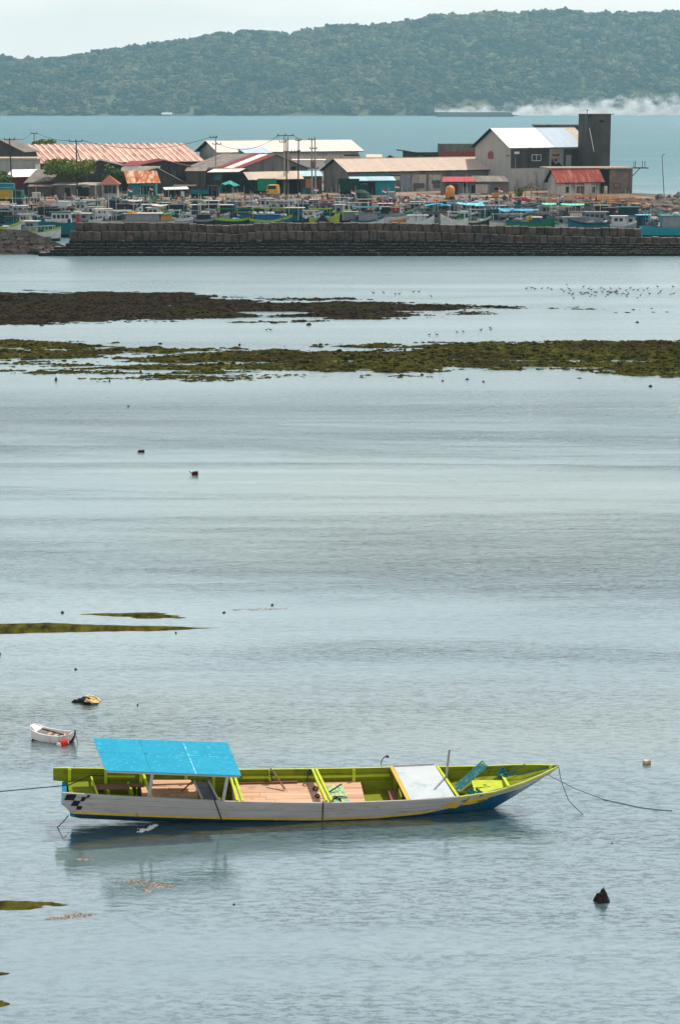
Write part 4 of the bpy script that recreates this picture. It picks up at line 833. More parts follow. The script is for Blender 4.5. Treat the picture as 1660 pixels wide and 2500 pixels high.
# ---- vehicles
tyre = surf('tyre_rubber', (0.015, 0.015, 0.015)); 
def wheel(r, x, y, z, rad=.42, wd=.25):
    w_ = MB().tube([(x, y - wd / 2, z), (x, y + wd / 2, z)], rad, 14).build('wheel', tyre, r); MB().tube([(x, y - wd / 2 - .01, z), (x, y - wd / 2 + .03, z)], rad * .5, 10).build('rim', plain('rim_grey', (0.4, 0.4, 0.4)), w_)
def lorry(label, x0, x1, ybase, Y, body, cab, tarp=None, face=1, h=2.2, base=QZ, grp=None, cat='lorry', slats=True):
    a = at(x0, ybase, Y); b = at(x1, ybase, Y); Lx = b.x - a.x; r = empty('lorry', ((a.x + b.x) / 2, Y, base), 0, label, cat, grp)
    c = Lx / 2; s_ = face; cl = 2.0
    X = lambda v: s_ * v
    def bx(x0_, x1_, y0, y1, z0, z1): return (min(X(x0_), X(x1_)), max(X(x0_), X(x1_)), y0, y1, z0, z1)
    MB().box(*bx(-c, c - cl - .1, -1.1, 1.1, 1.0, 1.1)).box(*bx(-c, c - cl - .1, -1.1, -1.04, 1.1, 1.0 + h)).box(*bx(-c, c - cl - .1, 1.04, 1.1, 1.1, 1.0 + h)).box(*bx(-c, -c + .06, -1.03, 1.03, 1.1, 1.0 + h)).build('bed', body, r)
    if slats:
        n = int((Lx - cl) / .55)
        for k in range(n + 1): MB().box(-.04, .04, -.04, .0, 1.05, .98 + h).build('bed_post', body, r, loc=(X(-c + .05 + (Lx - cl - .2) * k / n), -1.105, 0))
    if tarp: MB().hexa([(min(X(-c - .05), X(c - cl)), -1.2, .6 + h), (max(X(-c - .05), X(c - cl)), -1.2, .5 + h), (max(X(-c - .05), X(c - cl)), 1.2, .6 + h), (min(X(-c - .05), X(c - cl)), 1.2, .6 + h), (min(X(-c), X(c - cl)), -.9, 1.75 + h), (max(X(-c), X(c - cl)), -.9, 1.6 + h), (max(X(-c), X(c - cl)), .9, 1.65 + h), (min(X(-c), X(c - cl)), .9, 1.75 + h)]).build('tarpaulin', tarp, r)
    x0c, x1c = sorted((X(c - cl), X(c)))
    MB().hexa([(x0c, -1, .6), (x1c, -1, .6), (x1c, 1, .6), (x0c, 1, .6), (x0c + .1, -.95, 2.6), (x1c - (.35 if s_ > 0 else .1), -.95, 2.6), (x1c - (.35 if s_ > 0 else .1), .95, 2.6), (x0c + (.1 if s_ > 0 else .35), .95, 2.6)]).build('cab', cab, r)
    MB().box(x0c + .5, x1c - .5, -1.02, -.97, 1.7, 2.35).build('side_window', glass_d, r)
    MB().box(-c, c, -.5, .5, .6, .95).build('chassis', dark_in, r)
    for x in (-c + .9, -c + 2.0, c - 1.0): wheel(r, X(x), -.95, .45); wheel(r, X(x), .95, .45)
    return r
lorry('lorry with teal tarpaulin over a yellow bed at the left edge of the quay', -40, 63, 500, 366, surf('lorry_yellow', (0.52, 0.33, 0.04), (0.36, 0.22, 0.03), 1.5, .7, (3, 1, 1)), surf('lorry_green', (0.015, 0.11, 0.08)), surf('teal_tarp', (0.01, 0.20, 0.26), (0.01, 0.13, 0.18), 1.0))
lorry('dark green lorry parked in the garage beside the teal annexe', 826, 902, 487, 396, surf('lorry_dark_green', (0.01, 0.06, 0.045)), surf('lorry_dark_green', (0.01, 0.06, 0.045)), None, 1, 2.6)
lorry('small dark pickup with a teal bed left of the green umbrella', 467, 536, 494, 386, surf('teal_bed', (0.015, 0.16, 0.19)), surf('black_car_paint', (0.012, 0.014, 0.016)), None, 1, .8, cat='pickup')
g = at(651, 478, 404); r_ = empty('box_truck', (g.x, 405, QZ), 0, 'green box truck standing inside the garage behind the yellow van', 'truck')
MB().box(-1.9, 1.9, 0, 4, .8, 3.3).build('box', surf('emerald_box', (0.01, 0.25, 0.13), (0.01, 0.17, 0.09), 1.0), r_)
for x in (-1.2, 1.2): wheel(r_, x, -.1, .42)
g = at(664, 486, 396); r_ = empty('van', (g.x, 397, QZ), -.1, 'yellow van facing the harbour under the lean-to roof', 'van')
vy = surf('van_yellow', (0.72, 0.36, 0.03), (0.6, 0.30, 0.03), 2.0, .4)
MB().hexa([(-1.15, -.1, .45), (1.15, -.1, .45), (1.15, 3.6, .45), (-1.15, 3.6, .45), (-1.15, -.1, 1.4), (1.15, -.1, 1.4), (1.15, 3.6, 1.4), (-1.15, 3.6, 1.4)]).build('body', vy, r_)
MB().hexa([(-1.12, 0, 1.41), (1.12, 0, 1.41), (1.12, 3.6, 1.41), (-1.12, 3.6, 1.41), (-.95, .5, 2.3), (.95, .5, 2.3), (.95, 3.5, 2.3), (-.95, 3.5, 2.3)]).build('cabin', vy, r_)
MB().hexa([(-.95, .0, 1.5), (.95, .0, 1.5), (.95, .1, 1.5), (-.95, .1, 1.5), (-.82, .38, 2.18), (.82, .38, 2.18), (.82, .5, 2.18), (-.82, .5, 2.18)]).build('windscreen', glass_d, r_)
for x in (-.85, .85): MB().box(x - .18, x + .18, -.14, -.1, .85, 1.1).build('headlight', dark_in, r_)
MB().box(-1.1, 1.1, -.16, -.1, .45, .65).build('bumper', surf('grey_bumper', (0.3, 0.3, 0.3)), r_)
for x in (-.9, .9): wheel(r_, x, .6, .35, .35, .22)
for i, (x, y, Y) in enumerate(((880, 492, 378),)):
    g = at(x, y, Y); r_ = empty('loader', (g.x, Y, QZ), 0, 'dark rounded tarpaulin covered heap in front of the dark green lorry', 'heap')
    mb = MB(); mb.lathe((0, 0, 0), [(2.3, 0), (2.2, .8), (1.7, 1.6), (.8, 2.1), (.1, 2.2)], 12); mb.build('cover', surf('dark_tarp_green', (0.012, 0.05, 0.05)), r_)

# ---- tank, umbrella, thatch, small quay things
g = at(1098, 487, 386); r_ = empty('water_tank', (g.x, 386, QZ), 0, 'big orange plastic water tank with a white label', 'water tank')
MB().lathe((0, 0, .2), [(.85, 0), (.92, .1), (.92, 1.9), (.85, 2.0), (.6, 2.35), (.25, 2.45), (.22, 2.55)], 20).build('drum', surf('orange_plastic', (0.62, 0.27, 0.07), (0.55, 0.23, 0.06), 2.0, .5), r_, smooth=True)
MB().hexa([(-.75, -.62, 1.55), (.2, -.94, 1.5), (.2, -.90, 1.5), (-.75, -.58, 1.55), (-.75, -.62, 1.95), (.2, -.94, 1.9), (.2, -.90, 1.9), (-.75, -.58, 1.95)]).build('label_band', white_t, r_); MB().box(-1, 1, -1, 1, -.1, .2).build('plinth', conc, r_)
g = at(563, 492, 380); r_ = empty('parasol', (g.x, 380, QZ), 0, 'sagging teal green parasol on two poles', 'parasol')
mb = MB(); n = 10; k = 12
mb.add([(0, 0, 3.9)] + [(1.9 * math.cos(j / k * 6.283), 1.5 * math.sin(j / k * 6.283), 3.2 + .12 * math.sin(j * 3) - .3 * (math.cos(j / k * 6.283) > 0)) for j in range(k)] + [(0, 0, 3.8)] + [(1.85 * math.cos(j / k * 6.283), 1.45 * math.sin(j / k * 6.283), 3.1 + .12 * math.sin(j * 3) - .3 * (math.cos(j / k * 6.283) > 0)) for j in range(k)], [(0, 1 + j, 1 + (j + 1) % k) for j in range(k)] + [(k + 1, k + 2 + (j + 1) % k, k + 2 + j) for j in range(k)] + [(1 + j, k + 2 + j, k + 2 + (j + 1) % k, 1 + (j + 1) % k) for j in range(k)])
mb.build('cloth', surf('parasol_green', (0.06, 0.42, 0.33), (0.04, 0.3, 0.25), 1.0), r_); MB().tube([(-.9, 0, 0), (-.9, 0, 3.4)], .05).build('pole', conc, r_); MB().tube([(.7, 0, 0), (.5, 0, 3.0)], .05).build('pole', conc, r_)
g = at(1296, 484, 394); r_ = empty('thatched_shade', (g.x, 394, QZ), 0, 'brown palm thatched round shade roof beside the limewashed wall', 'shade roof')
mb = MB(); rg = np.random.default_rng(5)
for i in range(420):
    an = rg.random() * 6.283; rr = rg.uniform(.1, 1.9); z = 2.9 - rr * .62 + rg.normal() * .06; d = Vector((math.cos(an), math.sin(an), -.75)); a = Vector((math.cos(an) * rr, math.sin(an) * rr, z)); sd_ = Vector((-math.sin(an), math.cos(an), 0)) * .07
    mb.add([a - sd_, a + sd_, a + d * .6 + sd_ * .4, a + d * .6 - sd_ * .4], [(0, 1, 2, 3)])
o = mb.build('thatch', surf('palm_thatch', (0.15, 0.11, 0.06), (0.08, 0.06, 0.035), 2.0), r_); o['kind'] = 'stuff'
MB().tube([(0, 0, 0), (0, 0, 2.9)], .1).build('post', bark, r_)
for x in (-1.2, 1.2): MB().tube([(x, 0, 0), (x, 0, 2.1)], .06).build('post', bark, r_)

# people: one continuous body each
def person_mesh(pose, top, leg, skin, hat):
    key = ('person', pose, top.name, leg.name, hat.name if hat else '')
    if key in MATS: return MATS[key]
    bm = bmesh.new(); vs = []; 
    J = [(0, 0, .95), (0, 0, 1.2), (0, 0, 1.42), (0, 0, 1.52), (0, -.01, 1.63), (0, 0, 1.74)]; R_ = [.14, .14, .17, .055, .095, .075]; E = [(0, 1), (1, 2), (2, 3), (3, 4), (4, 5)]
    st_ = .22 if pose == 1 else .06; kn = -.1 if pose == 1 else 0
    for s_ in (-1, 1):
        b = len(J); J += [(s_ * .10, 0, .88), (s_ * .11, s_ * st_ * .5 + kn * .4, .48), (s_ * .11, s_ * st_, .08), (s_ * .11, s_ * st_ - .15, .04)]; R_ += [.11, .075, .05, .04]; E += [(0, b), (b, b + 1), (b + 1, b + 2), (b + 2, b + 3)]
        b = len(J); hand = (s_ * .32, -.3, 1.15) if pose == 2 else (s_ * .30, -s_ * st_ * .5 - .05, .82)
        J += [(s_ * .20, 0, 1.40), (s_ * .27, 0.02 - (.1 if pose == 2 else 0), 1.12), hand, (hand[0], hand[1] - .02, hand[2] - .09)]; R_ += [.065, .048, .036, .03]; E += [(2, b), (b, b + 1), (b + 1, b + 2), (b + 2, b + 3)]
    me = bpy.data.meshes.new('person'); me.from_pydata(J, E, []); o = bpy.data.objects.new('person', me); COL.objects.link(o)
    md = o.modifiers.new('skin', 'SKIN'); sv = me.skin_vertices[0].data
    for i, q_ in enumerate(R_): sv[i].radius = (q_, q_ * .85); sv[i].use_root = (i == 0)
    o.modifiers.new('sub', 'SUBSURF').levels = 1
    dg = bpy.context.evaluated_depsgraph_get(); m2 = bpy.data.meshes.new_from_object(o.evaluated_get(dg)); bpy.data.objects.remove(o)
    m2.name = 'person'; m2.materials.clear()
    for m in (skin, top, leg, hat or skin): m2.materials.append(m)
    for p_ in m2.polygons:
        c = p_.center; z = c.z
        p_.material_index = (3 if z > 1.66 else 0) if z > 1.47 else (1 if z > .93 and not (abs(c.x) > .23 and z < 1.2) else (0 if abs(c.x) > .23 and z > .7 else (2 if z > .12 else 0)))
        p_.use_smooth = True
    MATS[key] = m2; return m2
skin = surf('brown_skin', (0.25, 0.13, 0.08), (0.2, 0.1, 0.07)); hairm = surf('black_hair', (0.012, 0.01, 0.01))
TOPS = {'white': (0.7, 0.7, 0.68), 'red': (0.5, 0.04, 0.05), 'pink': (0.6, 0.28, 0.3), 'dark blue': (0.03, 0.06, 0.16), 'black': (0.02, 0.02, 0.022), 'grey': (0.3, 0.31, 0.32), 'teal': (0.03, 0.25, 0.25), 'orange': (0.6, 0.25, 0.07)}
LEGS = {'dark': (0.03, 0.03, 0.035), 'blue': (0.05, 0.09, 0.18), 'maroon': (0.18, 0.03, 0.06)}
PEOPLE = [
    (96, 492, 'grey', 'dark', 'beside the white box in front of the ramshackle stall'), (111, 492, 'black', 'dark', 'left of the low grey shed opening'), (137, 494, 'white', 'dark', 'at the left end of the low grey shed'), (146, 492, 'dark blue', 'dark', 'before the door of the low grey shed'),
    (163, 494, 'red', 'dark', 'by the red folded umbrella'), (236, 494, 'black', 'dark', 'in front of the pyramid roofed kiosk'), (299, 494, 'dark blue', 'blue', 'between the pyramid roofed kiosk and the teal kiosk'), (327, 498, 'white', 'dark', 'before the teal wall of the orange roofed kiosk'), (338, 500, 'red', 'dark', 'right of the one in white before the teal kiosk'),
    (356, 497, 'teal', 'dark', 'under the windows of the teal kiosk'), (373, 488, 'pink', 'dark', 'right end of the teal kiosk, raised above the crowd'), (395, 494, 'orange', 'blue', 'left of the white curved awning'), (418, 494, 'grey', 'dark', 'under the white curved awning'), (432, 494, 'red', 'dark', 'beside the tall white stack'),
    (492, 502, 'white', 'dark', 'in front of the dark pickup'), (545, 502, 'orange', 'blue', 'left of the teal parasol'), (598, 494, 'red', 'maroon', 'leftmost of the crowd before the garage'), (613, 492, 'pink', 'maroon', 'second from the left of the crowd before the garage'), (622, 492, 'white', 'blue', 'third of the crowd before the garage'), (629, 493, 'white', 'maroon', 'fourth of the crowd before the garage'), (640, 494, 'red', 'dark', 'just left of the yellow van'),
    (645, 495, 'pink', 'dark', 'touching the front corner of the yellow van'), (692, 492, 'white', 'dark', 'right of the yellow van'), (721, 492, 'grey', 'dark', 'between the two black poles'), (731, 490, 'white', 'blue', 'just right of the second black pole'), (787, 492, 'red', 'maroon', 'before the pale gable of the long shed'), (799, 492, 'black', 'dark', 'left of the dark green lorry'),
    (868, 496, 'pink', 'dark', 'in front of the dark green lorry'), (1107, 498, 'black', 'dark', 'in front of the orange water tank'), (1146, 496, 'dark blue', 'dark', 'right of the orange water tank'), (1166, 495, 'white', 'dark', 'below the pale annexe door'), (1245, 496, 'black', 'dark', 'at the corner of the limewashed wall'), (1440, 492, 'grey', 'dark', 'on the bamboo poles before the red roofed house'), (1454, 500, 'black', 'blue', 'right of the one on the bamboo poles'), (1382, 521, 'black', 'dark', 'on the deck beside the mint green tarpaulin'), (1478, 510, 'teal', 'dark', 'on the rocks below the concrete block house')]
PZ = {}
for i, (x, y, t, l_, where) in enumerate(PEOPLE):
    q_ = gp(x, y, QZ); 
    if x == 1382: q_ = at(x, y + 9, 332)
    if x == 1382: q_.z = max(q_.z, 1.2)
    tm = surf('shirt_' + t.replace(' ', '_'), TOPS[t]); lm = surf('trousers_' + l_, LEGS[l_])
    o = link('person', person_mesh(i % 3, tm, lm, skin, hairm), None, loc=q_, rot=(0, 0, random.uniform(-2.5, 2.5)), scale=(1, 1, random.uniform(.93, 1.03)))
    tag(o, 'person in %s shirt %s' % (t, where) if x != 1382 else 'person in black standing on a deck beside the mint green tarpaulin', 'person', 'people on the quay')
# scooters
def scooter(x, y, c, lab, rz):
    q_ = gp(x, y, QZ); r = empty('scooter', q_, rz, lab, 'scooter', 'scooters parked on the quay')
    for a in (-.6, .6): MB().tube([(a, -.05, .28), (a, .05, .28)], .28, 12).build('wheel', tyre, r)
    MB().hexa([(-.75, -.13, .4), (.1, -.13, .3), (.1, .13, .3), (-.75, .13, .4), (-.8, -.13, .75), (.0, -.13, .7), (.0, .13, .7), (-.8, .13, .75)]).build('body', c, r)
    MB().box(-.7, .05, -.12, .12, .76, .84).build('seat', dark_in, r); MB().tube([(.62, 0, .3), (.42, 0, .95)], .05).build('fork', c, r); MB().tube([(.42, -.3, .98), (.42, .3, .98)], .025).build('handlebar', dark_in, r); MB().hexa([(.35, -.15, .5), (.5, -.15, .5), (.5, .15, .5), (.35, .15, .5), (.3, -.12, .95), (.42, -.12, .95), (.42, .12, .95), (.3, .12, .95)]).build('leg_shield', c, r)
for i, (x, y, c, lab) in enumerate(((74, 492, dark_in, 'dark scooter right of the teal covered lorry'), (84, 494, plain('scooter_blue', (0.04, 0.1, 0.25)), 'dark blue scooter next to the white topped box'), (205, 492, dark_in, 'black scooter under the low grey shed'), (318, 502, plain('scooter_red', (0.4, 0.03, 0.03)), 'red scooter before the orange roofed kiosk'), (350, 503, dark_in, 'black scooter among the crowd by the teal kiosk'), (385, 500, plain('scooter_green', (0.03, 0.2, 0.1)), 'green scooter right of the teal kiosk'), (706, 490, dark_in, 'black scooter between the poles and the yellow van'), (816, 494, dark_in, 'black scooter left of the tarpaulin heap'), (945, 492, plain('scooter_grey', (0.3, 0.3, 0.3)), 'grey scooter under the teal annexe'))): scooter(x, y, c, lab, random.uniform(-.5, .5) + (math.pi if i % 2 else 0))
# bamboo stacks on the right quay: each pole is a thing that can be picked up, laid in rafts
bam = surf('bamboo', (0.62, 0.30, 0.13), (0.45, 0.24, 0.12), 1.0, .7, (.3, 3, 3), rnd=.2)
rg = np.random.default_rng(12)
for i in range(34):
    x0 = rg.uniform(1290, 1480); x1 = x0 + rg.uniform(70, 160); y = rg.uniform(474, 497); sl = rg.normal() * .05
    x1 = min(x1, 1600)
    a = gp(x0, y, QZ + .15); b = gp(x1, y + (x1 - x0) * sl * .3 - 1, QZ + .15 + rg.uniform(0, .5)); a.z += rg.uniform(0, .4); c = (a + b) / 2
    o = MB().tube([a - c, b - c], rg.uniform(.06, .12), 6).build('bamboo_pole', bam, None, loc=c); tag(o, 'long orange brown bamboo pole lying on the quay before the red roofed house', 'bamboo pole', 'bamboo poles stacked on the quay')
# slabs and boulders at the right end
stone_m = surf('grey_slab_stone', (0.13, 0.108, 0.096), (0.065, 0.06, 0.056), 1.0, .9, rnd=.25, c3=(.32, .24, .19), s3=.5, lo3=.6)
SM = []
for k in range(5):
    bm = bmesh.new(); bmesh.ops.create_icosphere(bm, subdivisions=2, radius=1.0)
    for v in bm.verts:
        p = v.co.copy(); v.co = p * (1 + .5 * mnoise.fractal(p * .9 + Vector((k * 5, 1, k)), 1.0, 2.0, 3)); v.co.z = round(v.co.z * 1.6) / 1.6 * .7 + v.co.z * .3
    me = bpy.data.meshes.new('boulder'); bm.to_mesh(me); bm.free(); me.materials.append(stone_m); SM.append(me)
BG = 'boulders at the right end of the quay'
for i, (x, y, w_, h_, lab) in enumerate([(1612, 482, 24, 16, 'pointed grey boulder left of the crooked pole'), (1632, 482, 22, 13, 'grey boulder right of the crooked pole'), (1655, 478, 30, 20, 'big dark boulder cut by the right edge at the skyline'), (1560, 492, 20, 12, 'dark boulder at the end of the bamboo poles'), (1580, 492, 18, 14, 'reddish boulder next to the dark one')]):
    p = gp(x, y + h_ / 2 - 2, QZ - .2); s = FPX / (p.y); o = link('boulder', SM[i % 5], None, loc=p, scale=(w_ / s / 2, w_ / s / 2.2, h_ / s / 1.3), rot=(0, 0, i)); tag(o, lab, 'boulder', BG)
for i in range(120):
    x = rg.uniform(1530 + 0, 1700); y = rg.uniform(489, 540) ; w_ = rg.uniform(18, 60); h_ = rg.uniform(6, 12); zz = np.interp(y, [490, 536], [QZ, .4])
    p = gp(x, y, zz); s = FPX / p.y; o = link('boulder', SM[i % 5], None, loc=p, scale=(w_ / s / 2, w_ / s / 3, h_ / s / 1.4), rot=(rg.normal() * .1, rg.normal() * .15, rg.normal() * .3)); tag(o, 'flat grey stone slab in the heap of rocks at the right end of the quay', 'boulder', 'flat stone slabs heaped at the right end')
for i in range(90):
    x = rg.uniform(1400, 1590); y = rg.uniform(488, 514); w_ = rg.uniform(6, 16); h_ = rg.uniform(3, 6)
    p = gp(x, y, QZ); s = FPX / p.y; o = link('boulder', SM[i % 5], None, loc=p, scale=(w_ / s / 2, w_ / s / 3, h_ / s / 1.4), rot=(0, 0, rg.normal())); tag(o, 'small loose stone on the shore between the bamboo and the slab heap', 'boulder', 'small loose stones on the right shore')

# ================================================================ breakwater of concrete blocks
WY = 269.5
blk_m = surf('breakwater_block', (0.115, 0.085, 0.066), (0.060, 0.048, 0.040), 1.3, .9, rnd=.22, bump=.4, c3=(0.026, 0.025, 0.024), s3=.9, lo3=.46, hi3=.66)
wet_m = surf('wet_dark_block', (0.014, 0.014, 0.012), (0.007, 0.008, 0.008), 1.0, .7, rnd=.3, bump=.5, c3=(0.085, 0.075, 0.062), s3=1.2, lo3=.6, hi3=.7)
wall_r = empty('breakwater', (0, WY, 0), 0, 'long breakwater of stacked concrete blocks, pale above and dark wet below', 'breakwater')
top_m = surf('sunlit_block_top', (0.19, 0.15, 0.125), (0.10, 0.08, 0.07), 1.5, .9, rnd=.2, lo=.42, hi=.58)  # paler tops: the sunlit upper faces are put into the colour
def blkmesh(w, d, h, m, k):
    rg_ = random.Random(k); e = .05
    mb = MB(); j = lambda: rg_.uniform(-.025, .025)
    b0 = [(-w / 2 + e + j(), -d / 2 + j(), 0), (w / 2 - e + j(), -d / 2 + j(), 0), (w / 2 - e, d / 2, 0), (-w / 2 + e, d / 2, 0)]
    b1 = [(-w / 2 + e + j(), -d / 2 + j(), h - .07), (w / 2 - e + j(), -d / 2 + j(), h - .07), (w / 2 - e, d / 2, h - .07), (-w / 2 + e, d / 2, h - .07)]
    b2 = [(-w / 2 + .09 + j(), -d / 2 + .08, h + j()), (w / 2 - .09 + j(), -d / 2 + .08, h + j()), (w / 2 - .09, d / 2 - .08, h + j()), (-w / 2 + .09, d / 2 - .08, h + j())]
    vs = b0 + b1 + b2; fs = [(3, 2, 1, 0), (8, 9, 10, 11)]
    for a in (0, 4): fs += [(a + q_, a + (q_ + 1) % 4, a + 4 + (q_ + 1) % 4, a + 4 + q_) for q_ in range(4)]
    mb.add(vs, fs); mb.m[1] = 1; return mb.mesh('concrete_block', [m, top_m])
BW = 1.12
xa = at(186, 560, WY).x; xb = at(1572, 560, WY).x; xbb = at(1700, 560, WY).x
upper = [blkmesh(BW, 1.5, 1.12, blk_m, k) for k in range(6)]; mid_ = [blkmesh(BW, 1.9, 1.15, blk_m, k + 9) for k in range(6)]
nb = int((xb - xa) / BW); count = 0
def sagz(x): 
    px = 830 + FPX * x / 272; return -np.interp(px, [0, 250, 430, 520, 580, 640, 700, 900, 1050, 1200, 1350, 1700], [-.12, .02, -.05, .30, .36, .05, .0, -.04, .14, .42, .65, .9])
for i in range(nb):
    x = xa + (i + .5) * BW; s_ = sagz(x) + random.uniform(-.07, .07)
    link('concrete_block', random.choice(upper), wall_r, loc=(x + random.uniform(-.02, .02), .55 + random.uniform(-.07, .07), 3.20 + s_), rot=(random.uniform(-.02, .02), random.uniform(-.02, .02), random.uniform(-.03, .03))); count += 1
xa2 = at(172, 580, WY).x
for i in range(int((xbb - xa2) / BW)):
    x = xa2 + (i + .5) * BW; s_ = sagz(x) + random.uniform(-.05, .05)
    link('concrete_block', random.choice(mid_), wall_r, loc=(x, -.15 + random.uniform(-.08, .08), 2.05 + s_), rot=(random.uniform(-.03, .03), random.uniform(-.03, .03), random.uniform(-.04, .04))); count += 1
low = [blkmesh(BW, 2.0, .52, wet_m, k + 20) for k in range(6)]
zs = [1.55, 1.10, .68, .30, -.05]
bmw = MB()
for r_i, z in enumerate(zs):
    n_ = int((xbb - xa2 + 3 * r_i) / BW) + 1
    for i in range(n_):
        x = xa2 - 2.0 * r_i * .5 + (i + .5) * BW + (r_i % 2) * BW / 2; yy = -.75 - .42 * r_i + random.uniform(-.08, .08)
        rot = (random.uniform(-.03, .03), random.uniform(-.03, .03), random.uniform(-.05, .05)); zz = z + sagz(x) * (.6 - .15 * r_i if r_i < 4 else 0) + random.uniform(-.05, .05)
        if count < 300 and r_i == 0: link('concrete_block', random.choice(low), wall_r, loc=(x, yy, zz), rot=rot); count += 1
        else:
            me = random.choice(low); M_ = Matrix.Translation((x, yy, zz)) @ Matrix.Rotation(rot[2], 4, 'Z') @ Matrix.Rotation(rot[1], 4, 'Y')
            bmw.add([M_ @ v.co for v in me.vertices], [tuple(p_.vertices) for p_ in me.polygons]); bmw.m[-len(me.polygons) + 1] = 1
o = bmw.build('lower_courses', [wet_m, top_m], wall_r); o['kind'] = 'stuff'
MB().box(xa2 + 1, xbb, -.2, 2.0, -1, 2.0).build('core', wet_m, wall_r)
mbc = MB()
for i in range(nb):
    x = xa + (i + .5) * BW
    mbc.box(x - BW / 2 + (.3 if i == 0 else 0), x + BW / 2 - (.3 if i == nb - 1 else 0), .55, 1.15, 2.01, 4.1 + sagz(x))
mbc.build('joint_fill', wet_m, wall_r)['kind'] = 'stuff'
# leftover sloping revetment at the left end, paved with tilted slabs
rev = empty('revetment', (at(40, 600, 272).x, 272, 0), 0, 'sloping revetment of tilted stone slabs at the left end of the breakwater', 'revetment')
slab_m = surf('tilted_slab', (0.060, 0.049, 0.040), (0.032, 0.028, 0.025), 1.4, .9, rnd=.25, c3=(.05, .05, .045), s3=.8, lo3=.55)
SL = [blkmesh(1.1, .95, .3, slab_m, 40 + k) for k in range(4)]
for m_ in SL: m_.materials[1] = slab_m
rg = np.random.default_rng(77)
core = MB()
for row in range(7):
    y0 = 560 + row * 9.2
    xe = [52, 95, 118, 130, 150, 165, 180][row]; yy = 3.6 - row * 1.0
    zrow = at(30, y0 + 4, 272 + yy).z
    for i in range(int((xe + 70) / 17)):
        x = at(-60 + i * 17 + rg.normal() * 1.5 + row * 3, y0, 272 + yy).x - rev.location.x
        if zrow < 0.1: zrow = .1
        o = link('slab', SL[i % 4], rev, loc=(x, yy, zrow - .25 + rg.normal() * .06), rot=(math.radians(32 + rg.normal() * 5), math.radians(rg.normal() * 5 + 4), math.radians(rg.normal() * 7 - 12)))
bmr = MB(); bmr.add([(-8, 4.5, -1), (-8, 4.2, 3.3), (1.0, 4.2, 2.9), (5, 3, 1.2), (8.4, 1, .2), (8.4, 4.5, -1), (-8, -3.6, -1), (8.4, -3.6, -1), (-8, -3.4, .05), (8.4, -3.2, -.05)], [(0, 5, 7, 6), (1, 8, 9, 4, 3, 2), (6, 7, 9, 8), (0, 1, 2, 3, 4, 5), (0, 6, 8, 1), (5, 4, 9, 7)]); bmr.build('rubble_core', wet_m, rev)
for i in range(26):
    x = rg.uniform(105, 215); y = rg.uniform(603, 622); p = gp(x, y, 0); o = link('boulder', SM[i % 5], None, loc=(p.x, 270 - (y - 600) * .06, np.interp(y, [603, 622], [.9, .05])), scale=(rg.uniform(.3, .7), .5, rg.uniform(.2, .38)), rot=(0, 0, rg.random() * 3)); tag(o, 'dark rubble stone at the foot of the left end of the breakwater', 'boulder', 'rubble stones at the left end of the breakwater')

# ================================================================ fishing boats moored behind the breakwater
C = dict(white=(0.55, 0.56, 0.55), grey=(0.24, 0.25, 0.265), teal=(0.012, 0.12, 0.145), dteal=(0.008, 0.045, 0.055), blue=(0.02, 0.12, 0.28), lime=(0.33, 0.43, 0.05), green=(0.02, 0.16, 0.07), orange=(0.58, 0.25, 0.03), red=(0.42, 0.03, 0.04), cyan=(0.20, 0.62, 0.75), mint=(0.22, 0.68, 0.48), turq=(0.02, 0.28, 0.34), dark=(0.02, 0.028, 0.032), brown=(0.2, 0.09, 0.06), cream=(0.6, 0.55, 0.44), maroon=(0.14, 0.03, 0.04), sky=(0.05, 0.40, 0.62), yellow=(0.6, 0.42, 0.05))
def cm(k): return surf('boat_' + k, C[k], tuple(v * .78 for v in C[k]), 1.5, .6, c3=tuple(v * .45 + .05 for v in C[k]), s3=1.3, lo3=.62, hi3=.76)
BOATS = []
